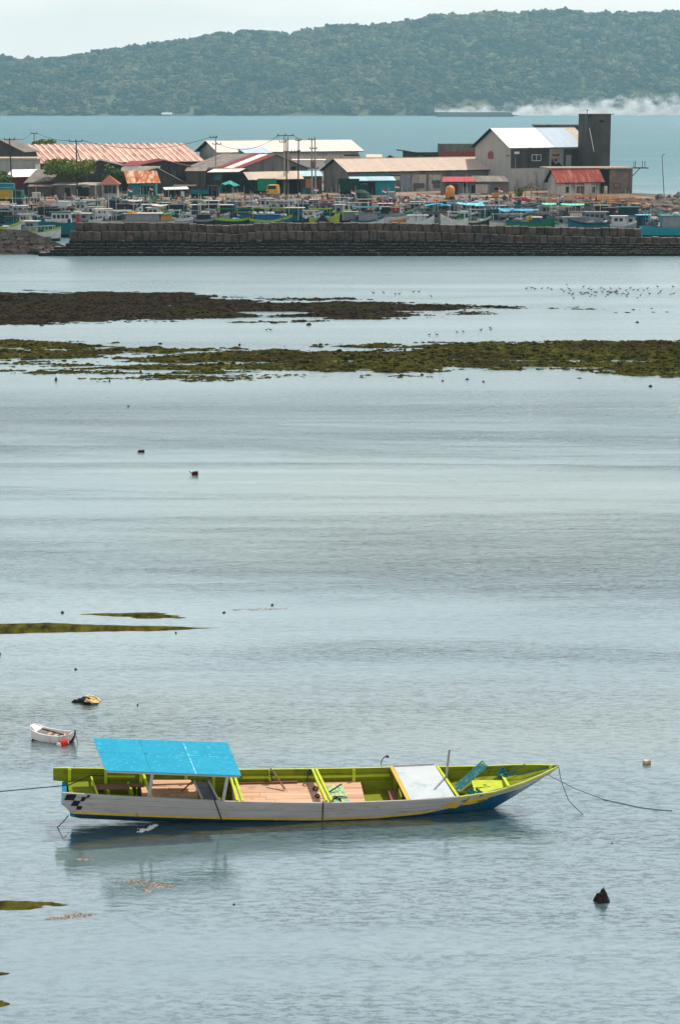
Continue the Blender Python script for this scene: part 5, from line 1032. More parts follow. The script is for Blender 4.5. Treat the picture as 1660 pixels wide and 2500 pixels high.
def fishing_boat(label, x, Y, Lb, hull, stripe, rz=0.0, bow=1, zdeck=1.3, cabin=None, awning=None, rail=None, masts=(), frame=None, bits=(), grp='fishing boats moored behind the breakwater', beam=None):
    """x: picture x of the middle; cabin=(x0,x1,h,colour,roof[,windows]); awning=(x0,x1,z,colour,sag); all lengths in metres along the boat"""
    p = at(x, 550, Y); r = empty('fishing_boat', (p.x, Y, 0), rz, label, 'fishing boat', grp); B = beam or Lb * .13 + .35
    H = []; n = 9
    for i in range(n):
        t = i / (n - 1) * 2 - 1; tb_ = t * bow
        w_ = B * (1 - max(0, tb_) ** 2.2 * .96) * (1 - max(0, -tb_) ** 3 * .3); sh = zdeck * (1 + .42 * max(0, tb_) ** 2 + .12 * max(0, -tb_) ** 2)
        xx = t * Lb / 2 + bow * .5 * max(0, tb_) ** 2
        H.append((xx, w_, sh))
    vs = []; mi = []
    for xx, w_, sh in H: vs += [(xx, -w_, sh), (xx, -w_ * .98, sh * .88), (xx * .97, -w_ * .8, sh * .22), (xx * .93, -w_ * .3, -.35), (xx * .93, w_ * .3, -.35), (xx * .97, w_ * .8, sh * .22), (xx, w_ * .98, sh * .88), (xx, w_, sh), (xx, w_ * .9, sh - .22), (xx, -w_ * .9, sh - .22)]
    mb = MB(); mb.v = vs; k = 10
    for i in range(n - 1):
        for j in range(k): mb.f.append((k * i + j, k * i + (j + 1) % k, k * i + k + (j + 1) % k, k * i + k + j)); mb.m.append({0: 1, 6: 1, 2: 2, 3: 2, 4: 2}.get(j, 0) if j != 8 else 3)
    mb.f += [tuple(range(k))[::-1], tuple(k * (n - 1) + j for j in range(k))]; mb.m += [0, 0]
    mb.build('hull', [cm(hull), cm(stripe), cm('dteal'), cm('grey')], r)
    def gw(x_): return float(np.interp(x_, [h[0] for h in H], [h[2] for h in H])), float(np.interp(x_, [h[0] for h in H], [h[1] for h in H]))
    for sgn in (-1, 1):
        mb = MB(); 
        for i in range(n - 1): a, b = H[i], H[i + 1]; mb.beam((a[0], sgn * a[1], a[2] + .03), (b[0], sgn * b[1], b[2] + .03), .1, .09)
        mb.build('gunwale_rail', cm(stripe), r)
    if cabin:
        for cb in (cabin if isinstance(cabin, list) else [cabin]):
            x0, x1, h, col, rf = cb[:5]; nw = cb[5] if len(cb) > 5 else 3; z0, w_ = gw((x0 + x1) / 2); w_ *= .72; z0 -= .1
            c_ = MB().hexa([(x0, -w_, z0), (x1, -w_, z0), (x1, w_, z0), (x0, w_, z0), (x0 + .1, -w_ * .92, z0 + h), (x1 - .15, -w_ * .92, z0 + h), (x1 - .15, w_ * .92, z0 + h), (x0 + .1, w_ * .92, z0 + h)]).build('cabin', cm(col), r)
            MB().box(x0 - .3, x1 + .35, -w_ - .25, w_ + .25, z0 + h + .005, z0 + h + .1).build('cabin_roof', cm(rf), r)
            for q_ in range(nw):
                a = x0 + .3 + (x1 - x0 - .6) * q_ / nw; b = a + (x1 - x0 - .6) / nw * .68
                if h > 1.2: MB().box(a, b, -w_ - .03, -w_ * .9, z0 + h * .48, z0 + h * .82).build('window', glass_d, r)
            if nw and h > 1.5: MB().box(x1 - .6 - .02, x1 - .2, -w_ - .035, -w_ * .9, z0 + .1, z0 + h * .42).build('door', cm('dteal'), r)
    if awning:
        for aw in (awning if isinstance(awning, list) else [awning]):
            x0, x1, z, col = aw[:4]; sag = aw[4] if len(aw) > 4 else .1; w_ = gw((x0 + x1) / 2)[1] * .95; N_ = 6; vs = []; fs = []
            for i in range(N_ + 1):
                t = i / N_; xx = x0 + (x1 - x0) * t
                for j, yy in enumerate((-w_, 0, w_)): vs.append((xx, yy, z + (.18 if j == 1 else 0) - sag * math.sin(math.pi * t) * (1 if j != 1 else .4) + random.uniform(-.04, .04)))
            for i in range(N_):
                for j in range(2): fs.append((3 * i + j, 3 * i + 3 + j, 3 * i + 4 + j, 3 * i + 1 + j))
            m0 = len(vs); vs += [(a, b, c - .05) for a, b, c in vs]; fs += [tuple(q_ + m0 for q_ in f[::-1]) for f in fs]; bd = [3 * i for i in range(N_ + 1)] + [3 * N_ + 1] + [3 * i + 2 for i in range(N_, -1, -1)] + [1]
            fs += [(bd[i], m0 + bd[i], m0 + bd[(i + 1) % len(bd)], bd[(i + 1) % len(bd)]) for i in range(len(bd))]
            MB().add(vs, fs).build('awning', cm(col), r)
            for xx in (x0 + .1, (x0 + x1) / 2, x1 - .1):
                for sg in (-1, 1): MB().tube([(xx, sg * w_ * .96, gw(xx)[0] - .1), (xx, sg * w_ * .94, z - .05)], .035, 5).build('awning_post', cm('grey'), r)
    if rail:
        x0, x1, h, col = rail; nn = max(2, int((x1 - x0) / 1.0))
        for sg in (-1, 1):
            mb = MB()
            mb.tube([(x0, sg * gw(x0)[1] * .97, gw(x0)[0] + h), (x1, sg * gw(x1)[1] * .97, gw(x1)[0] + h)], .04, 5)
            mb.build('hand_rail', cm(col), r)
            for i in range(nn + 1):
                xx = x0 + (x1 - x0) * i / nn; MB().tube([(xx, sg * gw(xx)[1] * .97, gw(xx)[0]), (xx, sg * gw(xx)[1] * .97, gw(xx)[0] + h)], .035, 5).build('stanchion', cm(col), r)
    for (xx, zt_) in masts:
        MB().tube([(xx, 0, gw(xx)[0] - .2), (xx + random.uniform(-.1, .1), 0, zt_)], .05, 6, r2=.03).build('mast', cm(random.choice(['grey', 'white', 'cream'])), r)
    if frame:
        x0, x1, z, col = frame; w_ = gw((x0 + x1) / 2)[1] * .9
        for sg in (-1, 1):
            for xx in (x0, x1): MB().beam((xx, sg * w_, gw(xx)[0]), (xx, sg * w_, z), .08).build('frame_post', cm(col), r)
            MB().beam((x0 - .3, sg * w_, z), (x1 + .3, sg * w_, z), .08).build('frame_bar', cm(col), r)
        for xx in (x0, x1): MB().beam((xx, -w_, z + .05), (xx, w_, z + .05), .07).build('frame_bar', cm(col), r)
    for b_ in bits:
        kind, xx, zz, s_, col = b_; sh = gw(xx)[0] if zz is None else zz
        if kind == 'drum': MB().lathe((xx, -.3, sh), [(s_ * .5, 0), (s_ * .55, s_ * .1), (s_ * .55, s_ * 1.3), (s_ * .5, s_ * 1.4)], 10).build('drum', cm(col), r)
        elif kind == 'ball': MB().lathe((xx, -.5, sh), [(.02, 0), (s_ * .7, s_ * .25), (s_, s_ * .9), (s_ * .7, s_ * 1.6), (.05, s_ * 1.85)], 12).build('float', cm(col), r, smooth=True)
        elif kind == 'heap':
            mb = MB(); 
            for q_ in range(7): a, b = random.uniform(-1, 1) * s_, random.uniform(-.5, .5); mb = MB().lathe((xx + a, b - .4, sh - .1), [(.28, 0), (.34, .15), (.2, .34), (.04, .38)], 7); mb.build('bundle', cm(col), r)
        elif kind == 'ring':
            pts = [(xx + s_ * math.cos(a), -.6, sh + s_ + s_ * math.sin(a)) for a in np.linspace(0, 6.283, 15)]; MB().tube(pts, s_ * .28, 6, cap=False).build('life_ring', cm(col), r)
    BOATS.append((x, Y, r, Lb)); return r, gw
FB = fishing_boat
FB('small white boat with lime trim moored in the gap left of the breakwater', 98, 297, 5.6, 'white', 'lime', -.12, 1, 1.5, cabin=(-2.2, -.4, 1.5, 'grey', 'white', 2), rail=(-2.4, 2.2, .5, 'white'), masts=((-2.0, 4.6), (-.3, 4.8)), bits=(('heap', .6, None, .5, 'dteal'),))
FB('big teal hulled boat with white wheelhouse behind the left end of the breakwater', 158, 306, 7.5, 'teal', 'teal', .1, -1, 2.2, cabin=(-2.0, 1.2, 1.7, 'white', 'dteal', 4), masts=((.4, 7.0), (2.5, 4.8)), bits=(('drum', 2.2, 2.3, .6, 'red'), ('heap', -2.5, None, .6, 'white')))
FB('teal boat with flat dark canopy at far left', 30, 312, 8, 'dteal', 'teal', 0, 1, 1.4, awning=(-2.5, 3.5, 3.7, 'dteal', .05), cabin=(-1, 1, 1.5, 'teal', 'dteal'), masts=((-3, 6.5),), bits=(('heap', 2.5, None, .8, 'white'),))
FB('pale green nosed boat low at the left edge', 5, 300, 5, 'white', 'lime', .2, 1, 1.9, bits=(('heap', 0, None, 1, 'cream'),))
FB('boat heaped with white sacks between the lorry and the teal hull', 72, 322, 7, 'grey', 'white', 0, 1, 1.3, cabin=(-1.5, .5, 1.4, 'cream', 'grey'), bits=(('heap', 1.8, None, 1.0, 'white'), ('heap', -2.5, None, .8, 'brown')), masts=((2.6, 5.0),))
FB('white boat with thin pale deck roof above the start of the block wall', 208, 316, 7, 'grey', 'white', 0, 1, 1.9, cabin=(-2.2, .8, 1.3, 'grey', 'cream', 3), frame=(1.5, 3, 3.8, 'white'), masts=((2.2, 6.2),), bits=(('heap', -1, 3.3, .6, 'cream'),))
FB('white boat with V shaped white struts in front of the kiosks', 285, 316, 8, 'white', 'white', 0, 1, 1.8, frame=(-3.2, -.6, 3.6, 'white'), awning=(-.4, 2.6, 3.55, 'grey', .02), masts=((0, 6.0), (1.4, 4.2)), bits=(('drum', -2, None, .5, 'teal'), ('drum', 1.8, None, .5, 'dteal')))
FB('long white cabin boat ending in an orange block', 372, 315, 9.5, 'white', 'grey', 0, 1, 1.9, cabin=[(-4.2, 1.4, 1.35, 'grey', 'cream', 0), (1.5, 3.3, 1.0, 'orange', 'green', 0)], masts=((-3, 5.4), (-.4, 4.8)), bits=(('ring', -1.8, 3.5, .35, 'white'), ('heap', -3.2, 3.3, .6, 'orange')))
FB('small white dinghy like boat with a tall windscreen frame', 440, 315, 4.4, 'grey', 'white', 0, -1, 2.3, frame=(-1.6, 0, 3.7, 'white'), rail=(.3, 1.8, .6, 'white'), bits=(('ball', 1.2, 3.1, .2, 'white'), ('ball', 1.6, 3.1, .2, 'white')))
FB('dark boat with a grey cage frame left of the lime rails', 498, 316, 5.6, 'dark', 'grey', 0, 1, 2.1, frame=(-2.1, 1.8, 3.6, 'grey'), cabin=(-1.2, 1.2, .9, 'dark', 'dark', 0), bits=(('drum', 2.4, None, .5, 'maroon'),))
FB('boat with bright yellow lime gunwale and slanting white pole', 577, 316, 6.8, 'dteal', 'lime', 0, 1, 2.2, frame=(-2.9, 2.6, 3.9, 'green'), cabin=(.6, 2.2, 1.0, 'teal', 'dteal', 1), masts=((-1.2, 3.6),), bits=(('heap', .0, 2.2, .4, 'cyan'), ('heap', -2.4, None, .4, 'green')))
FB('teal boat with lime gunwale, lime posts and a load of white sacks', 658, 315, 6.4, 'teal', 'lime', 0, 1, 2.1, frame=(-2.6, 2.4, 4.1, 'lime'), cabin=(-2.4, 2.2, .95, 'blue', 'blue', 0), bits=(('heap', -1.8, 3.2, .9, 'white'), ('heap', .3, 3.2, .9, 'white'), ('heap', 2.3, 2.9, .4, 'white'), ('drum', -3.0, 2.2, .4, 'red')))
FB('dark teal wheelhouse boat with a corrugated cream roof', 720, 316, 5, 'dteal', 'dteal', 0, 1, 1.9, cabin=(-1.5, 1.3, 2.2, 'teal', 'cream', 2), frame=(-.9, .6, 5.4, 'white'), bits=(('drum', -.6, 2.0, .5, 'brown'), ('ball', 1.8, 2.2, .22, 'white')))
# boat seen bow on with brown chevron
r_, gw_ = FB('boat seen bow on with a brown peaked bow and lime flare', 788, 314, 4.4, 'lime', 'lime', 0, 1, 2.3, frame=(-2.0, 1.2, 4.0, 'lime'), bits=(('heap', .0, 2.6, .8, 'sky'),))
MB().hexa([(-1.9, -1.9, 1.0), (1.9, -1.9, 1.0), (1.5, -.9, 1.0), (-1.5, -.9, 1.0), (-.06, -2.0, 3.15), (.06, -2.0, 3.15), (.06, -.9, 3.1), (-.06, -.9, 3.1)]).build('bow', cm('dark'), r_)
for s_ in (-1, 1): MB().beam((s_ * 1.98, -1.98, .98), (0, -2.05, 3.28), .14, .14, up=Vector((0, 1, 0))).build('bow_trim', cm('brown'), r_)
FB('boat with a boxy grey white cabin between the peaked bow and the teal canopy', 843, 317, 4.2, 'dark', 'dark', 0, 1, 1.9, cabin=[(-1.8, 1.7, 1.5, 'grey', 'lime', 0), (-1.7, -.3, 2.6, 'grey', 'white', 1)], frame=(-1.6, -.4, 5.0, 'white'), bits=(('ball', 1.9, 3.1, .25, 'cream'),))
FB('white boat under a blue green canopy with a white water tank on top', 893, 315, 5.0, 'white', 'teal', 0, 1, 2.0, cabin=(-1.2, 2.0, 1.4, 'grey', 'grey', 0), awning=(-2.3, 2.3, 4.2, 'teal', .02), bits=(('heap', .3, 3.5, .6, 'maroon'), ('ball', 2.3, 3.8, .22, 'white')))
FB('white hulled boat with orange lower hull and high bow under the small flags', 962, 317, 6.8, 'white', 'grey', .12, 1, 2.9, cabin=(-3.0, -.9, 1.2, 'dark', 'grey', 0), bits=(('ball', .1, 3.3, .3, 'red'), ('ring', 1.2, 3.4, .28, 'white'), ('heap', 2.2, 3.2, .6, 'green')))
o = MB().hexa([(-.9, -1.42, 1.6), (2.6, -.85, 1.7), (2.6, -.7, 1.7), (-.9, -1.2, 1.6), (-.9, -1.45, 2.0), (2.7, -.95, 2.35), (2.7, -.75, 2.35), (-.9, -1.2, 2.0)]).build('orange_strake', cm('orange'), BOATS[-1][2])
FB('small white rounded cabin boat just over the wall near the middle', 1022, 314, 4.0, 'white', 'white', 0, 1, 2.0, cabin=(-1.6, 1.2, 1.0, 'white', 'white', 2), frame=(-.5, .6, 3.9, 'teal'), masts=((.1, 4.6),))
FB('blue boat with a curved sky blue canvas roof', 1072, 317, 5.6, 'grey', 'grey', 0, 1, 2.0, cabin=(-2.2, 1.4, 1.3, 'grey', 'dark', 3), awning=(-2.4, 1.8, 4.3, 'sky', -.35), bits=(('drum', -1.4, 2.0, .7, 'blue'),))
FB('boat with white curved bow rails and a black tyre on its side', 1112, 314, 4.0, 'white', 'cream', 0, -1, 2.2, frame=(-1.2, 1.4, 3.5, 'white'), bits=(('ring', -.4, 2.0, .3, 'dark'), ('heap', .8, None, .4, 'green')))
FB('green boat crowded with white rigging frames', 1152, 316, 5.2, 'dteal', 'cream', 0, 1, 1.9, cabin=(-2.0, -.6, 1.2, 'green', 'teal', 1), frame=(-.3, 2.0, 3.8, 'cream'), masts=((-1.0, 6.6), (1.2, 4.8)), bits=(('heap', 1.2, None, .6, 'cream'),))
FB('teal cabin boat with a small pale cyan deck cover', 1196, 317, 5.0, 'white', 'teal', 0, 1, 1.9, cabin=(-1.6, 1.4, 1.9, 'teal', 'dteal', 3), awning=(-2.6, -1.0, 4.4, 'cyan', .1), bits=(('heap', 1.9, None, .4, 'dark'),))
FB('boat with a long bright cyan awning beyond the orange tank', 1160, 332, 7.5, 'dteal', 'grey', 0, 1, 1.6, awning=(-3.2, 1.2, 4.0, 'cyan', .25), cabin=(1.4, 3.2, 1.8, 'grey', 'grey', 1), masts=((-1.6, 9.0), (2.2, 7.2)), bits=(('ring', 3.0, 3.0, .4, 'cream'),))
FB('low cream boat with grey posts and a torn sky blue tarpaulin', 1238, 316, 6.0, 'cream', 'grey', 0, 1, 1.9, frame=(-2.4, 2.2, 3.1, 'cream'), awning=(-1.6, 1.0, 3.9, 'sky', .45), masts=((-1.4, 6.0),), bits=(('heap', 1.9, None, .5, 'grey'),))
FB('boat covered by a broad blue tarpaulin', 1275, 330, 7.0, 'dark', 'dark', 0, 1, 1.5, awning=(-3.0, 2.6, 3.0, 'sky', .1), masts=((2.8, 5.0),), bits=(('heap', -2, 3.0, .6, 'maroon'),))
FB('low teal green boat with yellow drums lying along the wall', 1290, 315, 7.4, 'green', 'teal', 0, 1, 1.85, cabin=(.6, 1.8, .7, 'teal', 'white', 1), bits=(('drum', -.2, 2.2, .42, 'yellow'), ('drum', .4, 2.2, .42, 'yellow'), ('heap', -1.6, 2.2, .6, 'grey'), ('drum', 1.4, 2.8, .3, 'red')))
FB('dark boat cluttered with slanting grey spars', 1335, 322, 6.0, 'dark', 'grey', .1, 1, 1.6, frame=(-1.8, 1.6, 3.0, 'grey'), bits=(('heap', 0, None, 1.0, 'grey'), ('heap', 1.5, None, .6, 'dark')), masts=((-2.2, 6.4),))
FB('boat with mint green awnings in two lengths', 1372, 332, 8.0, 'dteal', 'grey', 0, 1, 1.5, awning=[(-3.6, -1.2, 3.9, 'mint', .1), (-.4, 3.6, 3.8, 'mint', .12)], masts=((-.8, 5.4), (3.0, 4.6)), bits=(('drum', 1.0, None, .5, 'maroon'),))
FB('white boat with a sloping pyramid shaped white cover', 1398, 315, 5.8, 'white', 'white', 0, 1, 1.45, cabin=(-1.6, 1.8, 1.2, 'grey', 'grey', 0), bits=(('heap', -2.4, None, .4, 'green'),))
FB('grey boat with maroon deck roof and latticed white windows', 1440, 322, 8.0, 'grey', 'grey', 0, 1, 1.4, cabin=[(-3.4, -1.4, 1.7, 'cream', 'maroon', 0), (-1.2, 2.6, 1.7, 'grey', 'grey', 4)], masts=((.4, 8.0), (1.6, 4.4), (-2.6, 4.6)))
FB('low teal boat with a rail in front of the latticed windows', 1440, 312, 6.2, 'teal', 'dteal', 0, -1, 1.75, rail=(-2.6, 1.4, .8, 'grey'), bits=(('heap', 2.4, 2.0, .3, 'white'),))
FB('small white cabin boat with a round brown float hung at its side', 1512, 312, 4.4, 'grey', 'white', 0, 1, 1.5, cabin=(-1.3, .9, 1.5, 'white', 'white', 2), bits=(('ball', -1.9, 1.7, .34, 'brown'),))
FB('dark teal boat with white boxes and a pale blue hood', 1556, 314, 5.2, 'dteal', 'teal', 0, 1, 1.3, cabin=[(-1.9, -.4, 1.5, 'white', 'dteal', 1), (-.1, 1.7, 1.7, 'dteal', 'cyan', 2)], masts=((2.1, 4.9),))
FB('large turquoise hulled boat with long white cabin at the right edge', 1652, 306, 11.5, 'turq', 'turq', 0, 1, 1.5, cabin=(-2.6, 4.5, 1.9, 'grey', 'turq', 0), frame=(-4.8, -2.9, 4.0, 'turq'), rail=(-5.2, -2.8, 1.2, 'turq'), masts=((-4.3, 4.9), (-1, 5.0)), bits=(('heap', -4.0, 2.0, .8, 'red'), ('heap', -3.6, 2.9, .5, 'cream'), ('drum', -2.0, 2.4, .4, 'red'), ('heap', 0, 3.6, .8, 'white')))
FB('teal boat with dark window and bright white dots far right', 1530, 334, 6.0, 'dteal', 'grey', 0, 1, 1.6, cabin=(-1.6, 1.8, 1.7, 'dteal', 'teal', 2), bits=(('ball', -.8, 2.6, .16, 'white'), ('ball', -.4, 2.6, .16, 'white'), ('drum', -2.2, None, .5, 'maroon')), masts=((-2.0, 4.8),))
# the back rows, crowded together
LAND = [(30, 'the teal covered lorry'), (100, 'the ramshackle stall'), (190, 'the low grey shed'), (268, 'the pyramid roofed kiosk'), (345, 'the teal kiosk'), (430, 'the white curved awning'), (500, 'the dark pickup'), (563, 'the teal parasol'), (664, 'the yellow van'), (712, 'the black poles'), (766, 'the transformer poles'), (864, 'the dark green lorry'), (940, 'the teal annexe'), (1040, 'the cooling units'), (1098, 'the orange tank'), (1180, 'the grey annexe'), (1296, 'the thatched shade'), (1410, 'the red roofed house'), (1515, 'the concrete block house')]
desc = {'grey': 'grey', 'white': 'white', 'green': 'dark green', 'dark': 'near black', 'dteal': 'dark teal', 'teal': 'teal', 'maroon': 'maroon', 'orange': 'orange', 'blue': 'blue', 'brown': 'brown'}
rb_ = random.Random(21); used_l = set()
for i in range(74):
    x = 20 + i * 20.4 + rb_.uniform(-8, 8); Y = [342, 364, 350, 357, 368, 345][i % 6] + rb_.uniform(-2, 2); L_ = rb_.uniform(4.5, 7.5); st_ = rb_.randrange(4)
    h = rb_.choice(['grey', 'dark', 'dteal', 'dteal', 'teal', 'green', 'blue', 'maroon', 'grey', 'brown', 'dark']); s_ = rb_.choice(['grey', 'white', 'cream', 'dteal', 'lime' if 300 < x < 700 else 'grey', 'red' if 850 < x < 1250 else 'teal'])
    c_ = rb_.choice(['dteal', 'dark', 'grey', 'cream', 'teal', 'brown', 'white', 'maroon'])
    lm_ = sorted(LAND, key=lambda q: abs(q[0] - x))[0][1]; row_ = 'last' if Y > 360 else ('third' if Y > 353 else 'second')
    kind_ = ['open deck', 'little %s roofed deckhouse' % c_.replace('dteal', 'dark teal'), 'frame of posts', 'patched %s awning' % c_.replace('dteal', 'dark teal')][st_]
    lab = '%s boat with %s trim and %s, below %s' % (desc[h], s_.replace('dteal', 'dark teal'), kind_, lm_)
    if lab in used_l: lab = lab.replace(' boat', ' boat in the %s row' % row_)
    if len(lab.split()) > 16: lab = lab.replace(' and ', ', ')
    used_l.add(lab)
    FB(lab, x, Y, L_, h, s_, rb_.uniform(-.25, .25), rb_.choice((-1, 1)), rb_.uniform(1.1, 1.5),
       cabin=(-1.5, .8, rb_.uniform(1.2, 2.0), rb_.choice(['grey', h, 'dteal', 'white', 'dark']), c_, 2) if st_ in (1, 3) or i % 2 else None, frame=(-1.9, 1.5, rb_.uniform(2.9, 4.2), rb_.choice(['grey', 'white', 'cream', s_])) if st_ in (2, 0) else None,
       awning=(-.6, 2.1, rb_.uniform(3.0, 3.8), c_, .15) if st_ == 3 else None, masts=tuple((rb_.uniform(-2.2, 2.2), rb_.uniform(3.6, 6.2)) for _ in range(rb_.choice((1, 2, 3, 3)))), bits=(('heap', rb_.uniform(-2, 2), None, .9, rb_.choice(['white', 'dark', 'dark', 'green', 'maroon', 'brown', 'dteal'])), ('drum', rb_.uniform(-2, 2), None, .5, rb_.choice(['blue', 'orange', 'dteal', 'dark', 'white'])), ('heap', rb_.uniform(-2, 2), 2.0, .6, rb_.choice(['dark', 'dteal', 'brown', 'cream']))), grp='fishing boats crowded in the back rows')
# flags on their own sticks, each part of the boat that flies it
flag_r = surf('flag_red', (0.62, 0.02, 0.04), rough=.8); flag_w = surf('flag_white', (0.85, 0.85, 0.85), rough=.8)
FL = [(318, 463, 11), (370, 460, 8), (181, 476, 10), (772, 462, 11), (749, 488, 12), (863, 468, 12), (938, 465, 11), (969, 455, 11), (1023, 476, 11), (1032, 485, 10), (1046, 480, 13), (1075, 475, 12), (1064, 490, 11), (1126, 483, 9), (1123, 496, 9), (1222, 463, 11), (1197, 491, 12), (1256, 487, 13), (1284, 491, 23), (1302, 491, 10), (1408, 485, 11), (1360, 480, 7), (1066, 500, 10)]
for (x, y, w_) in FL:
    bx_, Y, r, Lb = sorted(BOATS, key=lambda q: abs(q[0] - x) + abs(q[1] - 345) * .8)[0]
    c = at(x, y, Y) - Vector(r.location); c = Matrix.Rotation(-r.rotation_euler.z, 3, 'Z') @ c; s = FPX / Y; W_ = w_ / s; Hh = W_ * .62
    c.y = 0; x0 = c.x - W_ / 2; MB().tube([(x0, c.y, 1.0), (x0, c.y, c.z + Hh / 2 + .15)], .04, 5).build('flag_pole', cm('grey'), r)
    mb = MB(); n = 6; sl = random.uniform(-.5, -.1)
    for lay, (z0, z1) in enumerate(((0, .5), (.5, 1))):
        vs = []
        for i in range(n + 1):
            t = i / n
            for zz in (z0, z1): vs.append((x0 + W_ * t, c.y - .12 * math.sin(t * 5), c.z - Hh / 2 + Hh * zz + sl * W_ * t * .6 + .05 * math.sin(t * 7)))
        m0 = len(vs); vs += [(a, b + .02, q_) for a, b, q_ in vs]
        fs = [(2 * i, 2 * i + 2, 2 * i + 3, 2 * i + 1) for i in range(n)]; fs += [tuple(m0 + q_ for q_ in f[::-1]) for f in fs]
        mb.add(vs, fs, 1 - lay)
    mb.build('flag', [flag_r, flag_w], r)
# ---- loose things on the quay
def crate(x, y, w_, h_, col, lab, cat='crate', Y=None):
    q_ = gp(x, y, QZ); s = FPX / q_.y; r = empty(cat.replace(' ', '_'), q_, random.uniform(-.3, .3), lab, cat, None); a = w_ / s / 2; hh = h_ / s
    MB().box(-a, a, -a * .7, a * .7, 0, hh * .85).build('body', cm(col), r); MB().box(-a * 1.06, a * 1.06, -a * .76, a * .76, hh * .86, hh).build('lid', cm('white' if col != 'white' else 'cream'), r)
crate(90, 486, 17, 16, 'cream', 'cream cool box with a white lid before the ramshackle stall', 'cool box'); crate(120, 498, 20, 6, 'white', 'long low white crate at the quay edge before the low grey shed'); crate(150, 503, 42, 12, 'white', 'big white fish crate at the quay edge left of the flags')
crate(216, 500, 32, 12, 'cream', 'row of cream fish baskets left of the green basket', 'basket'); crate(240, 500, 10, 12, 'green', 'bright green basket at the quay edge'); crate(280, 500, 10, 6, 'red', 'red crate before the pyramid roofed kiosk'); crate(306, 500, 18, 12, 'green', 'green netting bundle left of the teal kiosk crowd', 'net bundle')
crate(400, 500, 30, 6, 'dteal', 'dark teal crate under the white curved awning'); crate(1245, 480, 8, 8, 'orange', 'small orange crate at the foot of the limewashed wall'); crate(955, 482, 14, 14, 'grey', 'stack of grey boxes by the teal annexe', 'box stack'); crate(1208, 482, 14, 10, 'orange', 'orange crate under the yellow spar')
for i, (x0, x1, y) in enumerate(((1204, 1248, 472), (1318, 1410, 486))):
    a = at(x0, y, 346 + i * 3); b = at(x1, y + i * 3, 346 + i * 3); r_ = empty('spar', (a + b) / 2, 0, ['yellow orange spar held level above the boats near the limewashed wall', 'long orange spar laid above the boats before the red roofed house'][i], 'spar')
    MB().tube([(-(b - a).length / 2, 0, 0), ((b - a).length / 2, 0, 0)], .12, 6).build('pole', bam, r_)
    for s_ in (-.45, .45): MB().tube([(s_ * (b - a).length, 0, -.1), (s_ * (b - a).length, 0, -(a.z - .5))], .05, 5).build('post', cm('grey'), r_)

# dark bundles, drums and nets that crowd the quay edge
clut = [cm(k) for k in ('dark', 'dteal', 'brown', 'grey', 'dark', 'green', 'maroon', 'white')]
rg = np.random.default_rng(91)
bund = []
for m in clut:
    mb = MB(); bm = bmesh.new(); bmesh.ops.create_icosphere(bm, subdivisions=2, radius=.5)
    for v in bm.verts: v.co = v.co * (1 + .6 * mnoise.fractal(v.co * 2.3 + Vector((len(bund), 0, 0)), 1.0, 2.0, 3)); v.co.z = max(v.co.z, -.1) * .8
    me = bpy.data.meshes.new('net_bundle'); bm.to_mesh(me); bm.free(); me.materials.append(m); bund.append(me)
for i in range(270):
    x = rg.uniform(60, 1530); y = rg.uniform(484, 499); p = gp(x, y, QZ)
    o = link('net_bundle', bund[i % len(bund)], None, loc=p, scale=(rg.uniform(.6, 2.2), rg.uniform(.5, 1), rg.uniform(.6, 1.7)), rot=(0, 0, rg.random() * 3))
    tag(o, '%s net or gear bundle at the quay edge below %s' % (['near black', 'dark teal', 'brown', 'grey', 'black', 'dark green', 'maroon', 'white'][i % 8], sorted(LAND, key=lambda q: abs(q[0] - x))[0][1]), 'net bundle', 'gear bundles crowding the quay edge')
# ================================================================ the large wooden boat with the blue roof
lime = surf('shaded_lime_paint', (0.215, 0.25, 0.005), (0.165, 0.195, 0.005), 3.0, 0.5, (1, 1, 3), 0.15, c3=(0.09, 0.095, 0.015), s3=2.2, lo3=0.55, hi3=0.75, st3=(1, 1, .5))  # darker copy of the lime: inner shade put into the colour
lime_edge = surf('sunlit_lime_paint', (0.50, 0.60, 0.03), (0.40, 0.47, 0.03), 4.0, 0.5, bump=0.1)  # brighter copy of the same lime: sunlit edges put into the colour
grey_paint = surf('grey_white_paint', (0.43, 0.41, 0.395), (0.36, 0.345, 0.33), 2.0, 0.55, (0.4, 1, 2.5), 0.12, c3=(0.24, 0.20, 0.16), s3=2.6, lo3=0.57, hi3=0.78, st3=(.5, 1, 3))
hull_blue = surf('blue_bottom_paint', (0.007, 0.10, 0.21), (0.005, 0.055, 0.13), 3.0, 0.5, c3=(0.02, 0.07, 0.09), s3=1.5)
yellow_p = surf('yellow_stripe_paint', (0.66, 0.45, 0.03), (0.5, 0.33, 0.03), 5.0, 0.5)
black_p = surf('black_paint', (0.012, 0.012, 0.02), (0.02, 0.02, 0.03), 5.0, 0.5)
roof_blue = surf('sky_blue_roof_paint', (0.002, 0.25, 0.40), (0.006, 0.29, 0.44), 1.6, 0.5, (1, 1, 1), 0.08, c3=(0.05, 0.42, 0.58), s3=7.0, lo3=0.55, hi3=0.75, detail=8)
seam_m = surf('pale_seam_filler', (0.05, 0.40, 0.54), (0.006, 0.29, 0.44), 5.0, 0.6, c3=(0.25, 0.6, 0.7), s3=8.0, lo3=0.48, hi3=0.6)
wood_m = surf('bare_plank_wood', (0.66, 0.42, 0.28), (0.52, 0.31, 0.20), 1.4, 0.75, (0.6, 7, 7), 0.25, rnd=0.13, c3=(0.33, 0.20, 0.13), s3=1.3, lo3=0.60, hi3=0.75)
wood_dark = surf('brown_wood', (0.26, 0.12, 0.08), (0.16, 0.075, 0.05), 2.0, 0.75, (0.6, 5, 5), 0.25)
steel = surf('grey_pole_metal', (0.42, 0.42, 0.42), (0.25, 0.24, 0.23), 6.0, 0.5)
